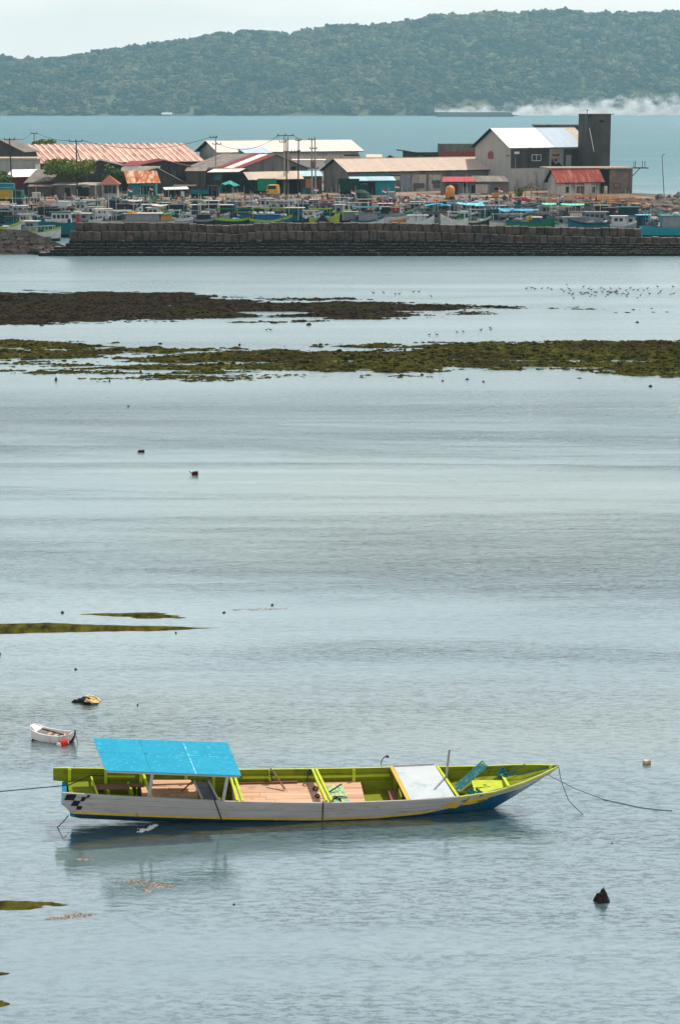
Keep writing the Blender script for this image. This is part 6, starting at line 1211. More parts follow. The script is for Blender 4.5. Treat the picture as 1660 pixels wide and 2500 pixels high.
rope_dark = surf('dark_green_rope', (0.012, 0.035, 0.035), (0.02, 0.06, 0.06), 20.0, 0.9)
rope_teal = surf('teal_rope', (0.01, 0.15, 0.16), (0.01, 0.08, 0.09), 20.0, 0.9)
rope_bk = surf('black_rope', (0.012, 0.014, 0.016), scale=20.0, rough=0.9)
B_PSI, B_HEEL, B_TRIM = math.radians(6.5), math.radians(9), math.radians(1.6)
BO = gp(650, 1985)
BM = (Matrix.Rotation(B_PSI, 4, 'Z') @ Matrix.Rotation(B_TRIM, 4, 'Y') @ Matrix.Rotation(B_HEEL, 4, 'X'))
BMi = BM.inverted().to_3x3(); BC = BMi @ (Vector((0, 0, CAM_H)) - BO)
def G(x, y, yl):
    r = BMi @ ray(x, y); t = (yl - BC.y) / r.y; return BC + r * t
def Dz(x, y, zl):
    r = BMi @ ray(x, y); t = (zl - BC.z) / r.z; return BC + r * t
def bproj(p): return proj(BO + BM.to_3x3() @ Vector(p))
NEAR = [(153, 1935.4), (294, 1943.6), (437, 1950.7), (560, 1956.8), (700, 1959.6), (789, 1960.4), (881, 1958.6), (989, 1954.3), (1060, 1950.5), (1120, 1945.5), (1206, 1933.0), (1277, 1910), (1330, 1886.5), (1363, 1869.5)]
FAR = [(120, 1873), (258, 1875), (590, 1878), (660, 1876.4), (760, 1875.7), (864, 1874), (953, 1871.4), (1063, 1870.5), (1156, 1870), (1224, 1866.8), (1295, 1864.6), (1363, 1867.5)]
CH = [(168, 1986), (300, 1992), (437, 1997), (537, 2000), (774, 2003), (917, 1998), (1024, 1988), (1085, 1976), (1134, 1963), (1206, 1944), (1277, 1923), (1363, 1873)]
st = []
for (x, y) in NEAR:
    best = None
    for b in np.linspace(0, 1.4, 281):
        q = G(x, y, -b); p = bproj((q.x, b, q.z)); e = abs(p[1] - interp(FAR, p[0]))
        if best is None or e < best[0] - 1e-9: best = (e, b, q)
    st.append((best[2].x, best[1], best[2].z))
XS = np.array([s[0] for s in st]); BS = np.array([s[1] for s in st]); ZS = np.array([s[2] for s in st])
BS[-1] = 0.02
bf = lambda x: float(np.interp(x, XS, BS)); zg = lambda x: float(np.interp(x, XS, ZS))
cx_, cz_ = [], []
for (x, y) in CH:
    yl = 0.5
    for _ in range(6): q = G(x, y, -yl); yl = 0.80 * bf(q.x)
    cx_.append(q.x); cz_.append(q.z)
zc = lambda x: min(float(np.interp(x, cx_, cz_)), zg(x) - 0.02)
stem = [G(x, y, 0) for x, y in ((1120, 1997), (1147, 1987), (1247, 1935), (1300, 1907), (1363, 1873))]
KP = [G(x, y, -.45) for x, y in ((168, 1996), (180, 2002), (316, 2007), (540, 2010), (800, 2014), (1120, 1998))]
XT = G(172, 1990, -0.55).x                       # where the bottom ends at the stern
def zk(x):
    if x > stem[0].x: return min(float(np.interp(x, [p.x for p in stem], [p.z for p in stem])), zc(x))
    return min(zc(x) - 0.04, float(np.interp(x, [p.x for p in KP], [p.z for p in KP])))
boat = empty('wooden_boat', BO, 0, 'long lime green and grey wooden boat with sky blue roof aground in the shallows', 'boat')
boat.rotation_mode = 'XYZ'; boat.rotation_euler = BM.to_euler('XYZ')
SX = list(np.linspace(XS[0], XS[-1], 60))
for sgn in (-1, 1):
    mb = MB(); xs_ = SX if sgn < 0 else [G(131, 1890, BS[0]).x] + SX
    ring = []
    for x in xs_:
        b, z1, z0 = bf(x), zg(x), zc(x)
        if x < XT: z0 = max(z0, z1 - 0.40 - 0.1 * (x - XS[0]))
        bb = 0.80 * b if x >= XT else b * (1 - 0.2 * (z1 - z0) / (z1 - zc(x)))
        th = min(0.045, b * 0.5)
        ring.append([(x, sgn * b, z1), (x, sgn * bb, z0), (x, sgn * max(bb - th, 0), z0 + 0.01), (x, sgn * max(b - th, 0), z1)])
    vs = [p for r_ in ring for p in r_]; nn = len(ring)
    for i in range(nn - 1):
        a, c = 4 * i, 4 * i + 4
        mid = 0.5 * (xs_[i] + xs_[i + 1])
        fs = [(a, a + 1, c + 1, c), (a + 1, a + 2, c + 2, c + 1), (a + 2, a + 3, c + 3, c + 2), (a + 3, a, c, c + 3)]
        if sgn > 0: fs = [f[::-1] for f in fs]
        for f, mi in zip(fs, (0, 0, 1, 2)): mb.add([], [], 0); mb.f.append(f); mb.m.append(mi)
    mb.v = vs; mb.f += [(0, 3, 2, 1)]; mb.m += [0 if sgn < 0 else 1]
    mb.build('side_plank', [grey_paint, lime, lime_edge if sgn > 0 else grey_paint], boat)
def strip(name, m, xa, xb, fz0, fz1, off, sgn=-1, n=50):
    mb = MB(); vs = []
    for x in np.linspace(xa, xb, n):
        b, z1, z0 = bf(x), zg(x), zc(x)
        for z in (fz0(x), fz1(x)):
            t = (z1 - z) / max(z1 - z0, 1e-3); yy = b * (1 - 0.2 * t)
            vs.append((x, sgn * (yy + off), z))
        for z in (fz1(x), fz0(x)):
            t = (z1 - z) / max(z1 - z0, 1e-3); yy = b * (1 - 0.2 * t)
            vs.append((x, sgn * (yy - 0.004), z))
    fs = []
    for i in range(n - 1):
        for j in range(4): fs.append((4 * i + j, 4 * i + (j + 1) % 4, 4 * i + 4 + (j + 1) % 4, 4 * i + 4 + j))
    fs += [(0, 1, 2, 3), (4 * n - 4, 4 * n - 1, 4 * n - 2, 4 * n - 3)]
    mb.add(vs, fs); return mb.build(name, m, boat)
XE = XS[-1]
strip('rub_rail', grey_paint, XS[0] + 0.1, XE - 0.25, lambda x: zg(x) - 0.17, lambda x: zg(x) - 0.13, 0.022)
strip('gunwale_cap', grey_paint, XS[0], G(1118, 1946, -0.8).x, lambda x: zg(x) - 0.05, lambda x: zg(x) + 0.012, 0.02)
strip('gunwale_cap', lime_edge, G(1120, 1946, -0.8).x, XE - 0.03, lambda x: zg(x) - 0.06, lambda x: zg(x) + 0.012, 0.02)
seam_d = surf('plank_seam_grey', (0.22, 0.205, 0.195)); seam_g = surf('inner_seam_grime', (0.07, 0.08, 0.01))  # darker tones for the plank joints
for dz_ in (0.36,): strip('plank_seam', seam_d, XT + .1, G(1080, 1960, -.7).x, lambda x: zg(x) - dz_ * .9 * min(1, (zg(x) - zc(x)) / .62) - .006, lambda x: zg(x) - dz_ * .9 * min(1, (zg(x) - zc(x)) / .62), 0.003)
for dz_ in (0.13, 0.33): strip('plank_seam', seam_g, XS[0], XE - 1.2, lambda x: zg(x) - dz_ * min(1, (zg(x) - zc(x)) / .62) - .009, lambda x: zg(x) - dz_ * min(1, (zg(x) - zc(x)) / .62), -0.049, 1)
strip('painted_stripe', yellow_p, XT + 0.1, G(1060, 1980, -0.7).x, lambda x: zc(x) + 0.005, lambda x: zc(x) + 0.075, 0.006)
# painted flashes below the bow: rows of jagged yellow marks on the blue
def decal(name, m, quads, off=0.03):
    mb = MB()
    for qd in quads:
        pts = []
        for (x, y) in qd:
            yl = bf(0)
            for _ in range(12):
                p = G(x, y, -yl); b, z1, z0 = bf(p.x), zg(p.x), zc(p.x)
                yl = b * (1 - 0.2 * (z1 - p.z) / max(z1 - z0, 1e-3))
            p = G(x, y, -(yl + off)); pts.append(p)
        k = len(pts); back = [Vector((p.x, p.y + off, p.z)) for p in pts]
        mb.add(pts + back, [tuple(range(k))] + [(i, (i + 1) % k, k + (i + 1) % k, k + i) for i in range(k)])
    return mb.build(name, m, boat)
decal('painted_flash', yellow_p, [[(1080, 1972), (1098, 1962), (1120, 1958), (1113, 1966), (1128, 1964), (1112, 1973), (1096, 1973)], [(1128, 1966), (1142, 1952), (1165, 1946), (1158, 1953), (1186, 1944), (1204, 1941), (1188, 1951), (1166, 1959), (1150, 1963)]])
for qd_ in ([(1126, 1957), (1146, 1949), (1136, 1959)], [(1160, 1957), (1184, 1950), (1176, 1958)]): decal('painted_mark', surf('dark_ochre_paint', (0.22, 0.15, 0.02)), [qd_], 0.036)  # darker ochre lines of the painted pattern
A_ = lambda x, y: (80 + x * 0.35714, 1740 + y * 0.35714)
decal('painted_check', black_p, [[A_(237, 558), A_(303, 559), A_(283, 600), A_(218, 597)], [A_(283, 603), A_(328, 606), A_(308, 640), A_(262, 636)], [A_(340, 578), A_(370, 580), A_(352, 606), A_(326, 606)], [A_(378, 562), A_(398, 563), A_(385, 582), A_(368, 580)], [A_(308, 641), A_(341, 642), A_(330, 665), A_(300, 662)]])
# blue bottom, closed at the stern by a hollow curved post
mb = MB(); vs = []; SB = [x for x in np.linspace(XT, XE, 56)]
for x in SB:
    bb = 0.80 * bf(x); vs += [(x, -bb - 0.002, zc(x) + 0.004), (x, -bb * 0.55, zk(x)), (x, 0, zk(x) - .01), (x, bb * 0.55, zk(x)), (x, bb, zc(x))]
fs = [(5 * i + j, 5 * i + j + 1, 5 * i + 6 + j, 5 * i + 5 + j) for i in range(len(SB) - 1) for j in range(4)]
mb.add(vs, fs); mb.build('hull_bottom', hull_blue, boat, smooth=True)
mb = MB(); vs = []
for x in SB[:-1]:
    bb = 0.78 * bf(x); zf = min(max(zc(x), zk(x) + 0.05) + 0.03, zg(x) - .05); vs += [(x, -bb, zf), (x, bb, zf)]
mb.add(vs, [(2 * i, 2 * i + 2, 2 * i + 3, 2 * i + 1) for i in range(len(SB) - 2)]); mb.build('bilge_floor', lime, boat)
mb = MB(); vs = []
for i in range(9):
    t = i / 8; z = zk(XT) + 0.05 + (zg(XT) - 0.45 - zk(XT)) * t
    x = XT - 0.02 + 0.30 * (1 - math.cos(t * 1.35)) * -1.0 + 0.06 * math.sin(t * 3.1)
    wv = (0.05 if t < 0.12 else 0.8 * bf(XT) * (0.85 + 0.22 * t)); vs += [(x, -wv, z), (x, wv, z), (x + 0.12, wv, z), (x + 0.12, -wv, z)]
fs = [(4 * i + j, 4 * i + (j + 1) % 4, 4 * i + 4 + (j + 1) % 4, 4 * i + 4 + j) for i in range(8) for j in range(4)] + [(0, 3, 2, 1), (32, 33, 34, 35)]
mb.add(vs, fs); mb.build('stern_post', surf('light_blue_paint', (0.03, 0.27, 0.42), (0.02, 0.18, 0.32), 3.0, 0.5), boat, smooth=False)
# cross frames
def frame(pa, pb, w=0.07, h=0.09, m=lime_edge, da=0.0, db=0.0, name='cross_frame'):
    xb_ = G(pb[0], pb[1], -0.8).x; b2 = bf(xb_) - 0.03
    q = G(pb[0], pb[1], -b2); a_ = G(pa[0], pa[1], bf(G(pa[0], pa[1], 0.8).x) - 0.04)
    MB().beam(a_, q, w, h, up=Vector((0, 0, 1))).build(name, m, boat); return a_, q
frame((763, 1880), (797, 1957)); frame((772, 1880), (809, 1956)); frame((1066, 1872), (1118, 1947), 0.08)
frame((562, 1893), (580, 1957)); frame((571, 1890), (593, 1958)); frame((350, 1889), (371, 1948))
def rib(x, y0, y1, m=lime_edge, w=0.09):      # upright rib on the inside of the far plank
    xl = G(x, y0, bf(G(x, y0, 0.9).x)).x; b, z1, z0 = bf(xl), zg(xl), zc(xl)
    def at_z(z): return Vector((xl, b * (1 - 0.2 * (z1 - z) / (z1 - z0)) - 0.075, z))
    MB().beam(at_z(z1 - 0.01), at_z(z0 + 0.04), w, 0.06, up=Vector((0, 1, 0))).build('rib', m, boat)
for x in (171, 259, 345, 455, 522, 660, 863, 1156): rib(x, 1876, 1905)
def stringer(xa, xb, dz, m=lime_edge, sgn=1, h=0.06):
    mb = MB(); prev = None
    for x in np.linspace(xa, xb, 14):
        z = zg(x) - dz; y = sgn * (bf(x) * (1 - 0.2 * dz / max(zg(x) - zc(x), .1)) - 0.07)
        if prev is not None: mb.beam(prev, (x, y, z), 0.045, h)
        prev = (x, y, z)
    mb.build('stringer', m, boat)
stringer(G(592, 1895, .9).x, G(951, 1887, .9).x, 0.21); stringer(G(262, 1895, .9).x, G(330, 1895, .9).x, 0.2); stringer(G(350, 1895, .9).x, G(550, 1895, .9).x, 0.21, lime)
# plank floor amidships, laid board by board
def plank_floor(px0, px1, zf, rows, joints, skew=0.0):
    xa = Dz(px0, 1925, zf).x; xb = Dz(px1, 1925, zf).x; bw = 0.80 * min(bf(xa), bf(xb)) + 0.03
    wv = 2 * bw / rows
    for i in range(rows):
        cuts = [xa] + sorted(xa + (xb - xa) * min(.95, max(.05, j + random.uniform(-.12, .12))) for j in joints) + [xb]
        for a, b in zip(cuts[:-1], cuts[1:]):
            zz = random.uniform(-.006, .006)
            MB().box(-(b - a) / 2 + .004, (b - a) / 2 - .004, -wv / 2 + .005, wv / 2 - .005, -0.012, 0.012).build('floor_plank', wood_m, boat, loc=((a + b) / 2, -bw + wv * (i + .5), zf + zz), rot=(random.uniform(-.01, .01), random.uniform(-.003, .003), 0))
    return xa, xb, bw
ZF = G(760, 1909, 0.8 * bf(1.2)).z
plank_floor(566, 884, ZF, 8, (0.32, 0.7))
ZF2 = G(430, 1912, 0.8 * bf(-2.5)).z
plank_floor(345, 482, ZF2, 7, (0.55,))
MB().beam(Dz(566, 1912, ZF + .05), Dz(727, 1908, ZF + 0.05), 0.06, 0.04).build('loose_board', wood_dark, boat)
MB().beam(Dz(570, 1960, ZF - 0.05), Dz(560, 1915, ZF - 0.05), 0.05, 0.05).build('loose_board', wood_dark, boat)
MB().beam(G(667, 1883, 0.78), Dz(696, 1927, ZF + .05), 0.05, 0.03).build('loose_stick', wood_dark, boat)
# benches and compartments towards the stern
for (xa, xb, ya, yb, m, dz) in ((234, 318, 1914, 1926, wood_dark, 0.22), (318, 352, 1912, 1920, wood_dark, 0.2), (375, 470, 1904, 1914, wood_m, 0.2)):
    z = zg(Dz(xa, ya, 1.1).x) - dz; p = [Dz(xa, yb, z), Dz(xb, yb, z), Dz(xb - 4, ya, z), Dz(xa - 4, ya, z)]
    MB().hexa([q - Vector((0, 0, .03)) for q in p] + p).build('thwart', m, boat)
zd = zg(-5) - 0.30
p = [G(168, 1937, -0.8), G(238, 1941, -0.84), G(223, 1897, 0.74), G(150, 1890, 0.74)]
p = [Dz(170, 1937, zd), Dz(240, 1940, zd), Dz(224, 1897, zd), Dz(166, 1890, zd)]
for q in p: q.y = max(-0.86 * bf(q.x), min(0.86 * bf(q.x), q.y))
MB().hexa([q - Vector((0, 0, .03)) for q in p] + p).build('stern_deck', lime, boat)
frame((222, 1893), (240, 1942), 0.045, 0.05)
for (xa, ya, xb, yb) in ((258, 1925, 267, 1944), (314, 1917, 324, 1945)): MB().beam(Dz(xa, ya, zc(-4) + .25), Dz(xb, yb, zc(-4) + .25), 0.07, 0.25).build('floor_frame', lime_edge, boat)
MB().box(-0.02, 0.02, -0.7, 0.7, -0.25, 0.1).build('bulkhead', lime, boat, loc=(G(335, 1930, 0).x, 0, zc(-3.5) + 0.3))
# sloping dark panel with pale edges under the roof
p = [G(494, 1952, -0.80), G(533, 1954, -0.80), G(510, 1909, 0.25), G(474, 1909, 0.25)]
MB().hexa([q - Vector((0, 0, .03)) for q in p] + p).build('dark_panel', surf('dark_tarp', (0.05, 0.06, 0.075), (0.10, 0.11, 0.12), 3.0, 0.4, c3=(0.3, 0.32, 0.33), s3=5.0, lo3=0.6, hi3=0.66), boat)
for a, b in ((0, 3), (1, 2)): MB().beam(p[a] + Vector((0, 0, .02)), p[b] + Vector((0, 0, .02)), 0.05, 0.05).build('panel_edge', grey_paint, boat)
MB().beam(Dz(444, 1932, ZF2 + 0.1), G(470, 1908, 0.3), 0.03, 0.03).build('loose_stick', wood_dark, boat)
# roof on four posts
rc = [G(259, 1881, -0.98), G(589.5, 1893.5, -0.98), G(556, 1812.5, 1.02), G(228, 1801.5, 1.02)]
def rpt(u, v): return rc[0].lerp(rc[1], u).lerp(rc[3].lerp(rc[2], u), v)
U = [0, 0.335, 0.665, 1.0]; V_ = [0, 0.56, 1.0]
for i in range(3):
    for j in range(2):
        ea = .001 if i < 2 else .005; eb = .001 if i != 1 else .005; e = .004 if i else .0008
        q = [rpt(U[i] + ea * (i > 0), V_[j] + 2 * e * (j > 0)), rpt(U[i + 1] - eb * (i < 2), V_[j] + 2 * e * (j > 0)), rpt(U[i + 1] - eb * (i < 2), V_[j + 1] - 2 * e * (j < 1)), rpt(U[i] + ea * (i > 0), V_[j + 1] - 2 * e * (j < 1))]
        c = (q[0] + q[1] + q[2] + q[3]) / 4
        MB().hexa([k - c - Vector((0, 0, .018)) for k in q] + [k - c for k in q]).build('roof_panel', roof_blue, boat, loc=c)
dn = Vector((0, 0, 0.021))
for u in U[2:3]: MB().beam(rpt(u, 0.01) - dn * 0.9, rpt(u, 0.99) - dn * 0.9, 0.06, 0.034, mi=0).build('roof_seam', seam_m, boat)
MB().beam(rpt(0.36, V_[1]) - dn, rpt(0.99, V_[1]) - dn, 0.04, 0.03).build('roof_seam', seam_m, boat)
for v in (0.03, 0.5, 0.97): MB().beam(rpt(0.01, v) - Vector((0, 0, .06)), rpt(0.99, v) - Vector((0, 0, .06)), 0.05, 0.06).build('roof_beam', grey_paint, boat)
for (xb_, yb_, xt, yt, s_) in ((364, 1945, 374, 1891, -1), (545, 1956, 557, 1897, -1), (334, 1905, 338, 1886, 1), (515, 1914, 517, 1892, 1)):
    base = G(xb_, yb_, s_ * (bf(0) - 0.12)) if s_ < 0 else None
    if s_ < 0:
        b2 = bf(G(xb_, yb_, -0.8).x) - 0.06; base = G(xb_, yb_, -b2); u_ = (G(xt, yt, -b2).x - rc[0].x) / (rc[1].x - rc[0].x); top = rpt(u_, 0.04)
    else:
        x = G(xb_, yb_, 0.8).x; base = Vector((x, bf(x) - 0.1, zg(x) - 0.1)); u_ = (x + .08 - rc[3].x) / (rc[2].x - rc[3].x); top = rpt(u_, 0.95)
    MB().beam(base, top - Vector((0, 0, .04)), 0.085, 0.085, up=Vector((0, 1, 0))).build('roof_post', grey_paint, boat)
# white sheet over the fore compartment, with its ochre end board
zt = lambda x: zg(x) + 0.03
wq = [G(1003, 1954, -bf(G(1003, 1954, -.8).x) + .01), G(1110, 1946, -bf(G(1110, 1946, -.8).x) + .01), G(1060, 1868, bf(G(1060, 1868, .8).x)), G(961, 1872.5, bf(G(961, 1872, .8).x))]
wq = [q + Vector((0, 0, 0.02)) for q in wq]
MB().hexa([q - Vector((0, 0, .025)) for q in wq] + wq).build('hatch_sheet', surf('white_sheet', (0.53, 0.57, 0.58), (0.45, 0.52, 0.54), 2.0, 0.5, c3=(0.27, 0.42, 0.42), s3=2.6, lo3=0.54, hi3=0.72), boat)
MB().beam(wq[3] + Vector((0, 0, .03)), wq[2] + Vector((0, 0, .03)), 0.03, 0.03).build('sheet_edge', grey_paint, boat)
yq = [wq[0] - Vector((.12, 0, 0.0)), wq[0] + Vector((0, 0, .006)), wq[3] + Vector((0, 0, .006)), wq[3] - Vector((.12, 0, 0))]
MB().hexa([q - Vector((0, 0, .05)) for q in yq] + yq).build('hatch_board', surf('ochre_board', (0.62, 0.42, 0.08), (0.5, 0.34, 0.08), 4.0, 0.6), boat)
xw = (yq[0].x + yq[3].x) / 2
MB().box(-0.02, 0.02, -0.72, -0.18, -0.45, 0).build('bulkhead', lime, boat, loc=(xw, 0, zg(xw) - .05))
MB().box(-0.02, 0.02, 0.25, 0.82, -0.45, 0).build('bulkhead', lime, boat, loc=(xw, 0, zg(xw) - .05))
MB().box(-0.015, 0.015, -0.2, 0.27, -0.5, 0).build('hatch_opening', black_p, boat, loc=(xw + .3, 0, zg(xw) - .05))
MB().box(-0.3, 0.3, -0.3, 0.3, -0.1, 0.1).build('stowed_box', wood_dark, boat, loc=(xw + .05, -.1, zc(xw) + .18))
q = Dz(1086, 1908, zg(5) - 0.1); MB().tube([q - Vector((0, 0, .3)), q + (G(1097, 1829, q.y) - q)], 0.035, 8).build('upright_stick', steel, boat)
# mat, coil and odds and ends amidships
p = [Dz(812, 1958, ZF + .03), Dz(853, 1958, ZF + .03), Dz(836, 1916, ZF + .03), Dz(797, 1916, ZF + .03)]
MB().hexa([k - Vector((0, 0, .015)) for k in p] + p).build('painted_board', surf('yellow_teal_board', (0.60, 0.52, 0.12), (0.10, 0.38, 0.36), 9.0, 0.7, lo=0.45, hi=0.55), boat)
MB().beam(Dz(812, 1944, ZF + .06), Dz(848, 1946, ZF + .06), 0.025).beam(Dz(803, 1934, ZF + .06), Dz(834, 1914, ZF + .2), 0.03).build('loose_stick', rope_dark, boat)
def coil(name, c, r, m, turns=3, wob=0.25, th=0.014, drop=0.0):
    pts = []
    for i in range(turns * 12):
        a = i / 12 * 2 * math.pi; rr = r * (1 + wob * math.sin(i * 1.7) * 0.6)
        pts.append(c + Vector((math.cos(a) * rr, math.sin(a) * rr * 1.5, 0.015 * math.sin(i) + .02)))
    return MB().tube(pts, th, 5).build(name, m, boat)
coil('rope_coil', Dz(770, 1927, ZF + .02), 0.07, rope_bk, 3); coil('rope_coil', Dz(775, 1945, ZF + .02), 0.06, rope_bk, 2); coil('rope_coil', Dz(822, 1957, ZF + .03), 0.12, rope_bk, 3)
coil('rope_knot', G(757, 1886, 0.85), 0.06, rope_dark, 3, th=0.02); coil('rope_knot', G(663, 1890, 0.88), 0.04, rope_dark, 3, th=0.02); coil('rope_knot', G(261, 1892, 0.8), 0.05, rope_dark, 3, th=0.02)
def rope(name, pts, r, m, sag=0.0, seg=10):
    P = []
    for a, b in zip(pts[:-1], pts[1:]):
        for i in range(seg):
            t = i / seg; P.append(Vector(a).lerp(Vector(b), t) - Vector((0, 0, sag * 4 * t * (1 - t))))
    P.append(Vector(pts[-1])); return MB().tube(P, r, 5).build(name, m, boat)
rope('rope', [G(661, 1876, .9), G(664, 1908, .8)], 0.018, rope_dark); rope('rope', [G(755, 1879, .9), G(748, 1908, .8)], 0.015, rope_dark, 0.05)
# girth ropes over the near side
for (a, b) in (((524, 1954), (541, 2000)), ((789, 1960), (787, 2001))):
    pa = G(*a, -bf(G(*a, -.9).x) - .03); pb = G(*b, -.80 * bf(G(*b, -.8).x) - .03); rope('girth_rope', [pa + Vector((0, .06, .03)), pa, pb], 0.016, rope_bk)
# bow: foredeck, cleat post, loose lime pieces, teal board and ropes
zb = lambda x: zg(x) - 0.22
fd = [Dz(1163, 1940, zg(6.4) - .12), Dz(1240, 1919, zg(7) - .14), Dz(1225, 1905, zg(7) - .14), Dz(1153, 1904, zg(6.4) - .12)]
MB().hexa([k - Vector((0, 0, .2)) for k in fd] + fd).build('foredeck', lime_edge, boat)
MB().beam(fd[0] + Vector((-.02, 0, 0)), fd[3] + Vector((-.02, 0, 0)), .05, .06).build('foredeck_edge', lime_edge, boat)
frame((1219, 1882), (1241, 1921), 0.08, 0.07)
MB().beam(Dz(1110, 1935, zg(5.5) - .3), Dz(1150, 1935, zg(5.5) - .3), 0.05, 0.05).build('floor_frame', lime_edge, boat)
MB().beam(G(1183, 1864, 0.68), Dz(1110, 1929, zc(5.6) + .28), 0.24, 0.03, up=Vector((0.3, -0.5, 0.8))).build('mottled_board', surf('teal_mottled_board', (0.012, 0.10, 0.10), (0.03, 0.16, 0.20), 9.0, 0.7, c3=(0.25, 0.33, 0.03), s3=7.0, lo3=0.56, hi3=0.62), boat)
MB().lathe(G(1343, 1874, 0.0), [(0.05, -.1), (0.05, 0.06), (0.03, .10)], 8).build('bow_post', lime_edge, boat)
kn = (G(1219, 1888, .35) + G(1232, 1903, .05)) / 2
for k in range(5):
    c = kn + Vector((random.uniform(-.08, .08), random.uniform(-.25, .25), random.uniform(-.02, .08))); coil('rope_knot', c, 0.07, rope_teal, 2, th=0.02)
rope('bow_rope', [G(1345, 1871, 0.0), kn], 0.018, rope_teal, 0.04)
rope('bow_rope', [G(1282, 1865, .45), G(1238, 1888, .2), kn], 0.015, rope_teal, 0.02)
rope('bow_rope', [kn, Dz(1200, 1918, fd[0].z + .03), Dz(1180, 1916, fd[0].z + .03), Dz(1195, 1921, fd[0].z + .03), Dz(1150, 1924, fd[0].z + .02), Dz(1135, 1938, fd[0].z - .1)], 0.018, rope_teal, 0.01, 5)
for k in range(4): coil('rope_knot', Dz(1150 + k * 7, 1934 + (k % 2) * 5, zc(5.9) + .25), 0.08, rope_teal, 2, th=0.02)
def wl(x, y): return BMi @ (gp(x, y, 0.0) - BO)
rope('mooring_rope', [G(1350, 1872, 0), G(1363, 1872, 0), BMi @ (at(1369, 1905, BO.y + 1.0) - BO), BMi @ (at(1388, 1955, BO.y + 0.2) - BO), wl(1423, 1988)], 0.012, rope_teal, 0.02)
def wz(x, y): return BMi @ (gp(x, y, 0.012) - BO)
rope('mooring_rope', [G(1333, 1890, -0.05), BMi @ (at(1400, 1924, BO.y + 1.5) - BO), wz(1470, 1951), wz(1560, 1971), wz(1600, 1976), wz(1640, 1979)], 0.010, rope_teal, 0.0, 5)
rope('mooring_rope', [BMi @ (at(-60, 1938, BO.y - 1.3) - BO), G(168, 1917, 0.1), G(223, 1893, 0.2), G(258, 1893, 0.75)], 0.015, rope_dark, 0.0)
rope('mooring_rope', [G(168, 1990, -.2), BMi @ (at(155, 2006, BO.y - 1.4) - BO), wl(141, 2019)], 0.015, rope_dark, 0.01)

# ================================================================ white canoe
def canoe():
    L_, R_ = gp(80, 1800), gp(186, 1812); d = (R_ - L_); n = Vector((-d.y, d.x, 0)).normalized(); ln = d.length; d.normalize()
    ang = math.atan2(d.y, d.x)
    r = empty('canoe', (L_ + R_) / 2, ang, 'small white canoe with dark bottom floating behind the blue roofed boat', 'canoe')
    prof = [(-0.52, 0.03, 0.62, 0.40), (-0.50, 0.12, 0.60, 0.05), (-0.44, 0.28, 0.50, -.02), (-0.36, 0.30, 0.43, -.08), (-0.2, 0.33, 0.36, -.1), (0, 0.34, 0.33, -.1), (0.2, 0.32, 0.33, -.1), (0.33, 0.25, 0.37, -.08), (0.43, 0.16, 0.42, 0.0), (0.48, 0.07, 0.52, 0.15), (0.50, 0.03, 0.66, 0.42)]
    vs = []; fs = []; mi = []
    for t, b, z1, z0 in prof:
        x = t * ln; z1 *= .74; zm = z0 + 0.10
        vs += [(x, -b, z1), (x, -b * .85, zm), (x, -b * .4, z0), (x, b * .4, z0), (x, b * .85, zm), (x, b, z1), (x, b * .88, z1), (x, b * .6, z0 + .08), (x, -b * .6, z0 + .08), (x, -b * .88, z1)]
    mb = MB(); mb.v = vs; k = 10
    for i in range(len(prof) - 1):
        for j in range(k):
            mb.f.append((k * i + j, k * i + (j + 1) % k, k * i + k + (j + 1) % k, k * i + k + j)); mb.m.append(1 if j in (1, 2, 3) else 0)
    mb.f += [tuple(range(k))[::-1], tuple(k * (len(prof) - 1) + j for j in range(k))]; mb.m += [0, 0]
    wp_ = surf('white_canoe_paint', (0.74, 0.72, 0.70), (0.6, 0.58, 0.56), 3.0, 0.6, c3=(0.4, 0.33, 0.27), s3=3.0, lo3=0.6, hi3=0.75)
    mb.build('hull', [wp_, surf('dark_red_bottom', (0.06, 0.03, 0.025))], r)
    MB().add([(-0.50 * ln, -.1, .43), (-0.50 * ln, .1, .43), (-0.33 * ln, .25, .29), (-0.33 * ln, -.25, .29)], [(0, 3, 2, 1)]).build('end_deck', wp_, r)
    MB().add([(0.36 * ln, -.2, .26), (0.36 * ln, .2, .26), (0.47 * ln, .07, .35), (0.47 * ln, -.07, .35)], [(0, 3, 2, 1)]).build('end_deck', wp_, r)
    for x in (-.12, .05, .2): MB().box(x * ln - .05, x * ln + .05, -.28, .28, .14, .17).build('thwart', wood_m, r)
    MB().beam((-0.3 * ln, .1, .29), (0.28 * ln, -.16, .26), .035).build('paddle', black_p, r)
    MB().tube([(0.49 * ln, 0, .45), (0.53 * ln, -.05, .2), (0.58 * ln, -.1, .0)], .01, 5).build('rope', rope_dark, r)
canoe()
def buoy(x, y, c, lab, rad=0.11, name='buoy'):
    p = gp(x, y); r = empty(name, p, 0, lab, 'buoy')
    a = [(rad * math.sin(t), -rad * math.cos(t) * .9 + rad * .3) for t in np.linspace(0.15, 3.0, 9)]
    MB().lathe((0, 0, 0), a, 14).build('float', plain('buoy_paint_%02d%02d' % (int(c[0] * 99), int(c[1] * 99)), c, 0.4), r, smooth=True)
    MB().lathe((0, 0, rad * 1.1), [(.02, 0), (.025, .03), (.01, .05)], 8).build('eye', rope_dark, r)
buoy(146, 1820, (0.75, 0.68, 0.62), 'small white float touching the red one under the canoe', .10)
b2_ = gp(157, 1819)
r = empty('float_can', b2_, 0.2, 'red plastic can floating beside the white float under the canoe', 'float')
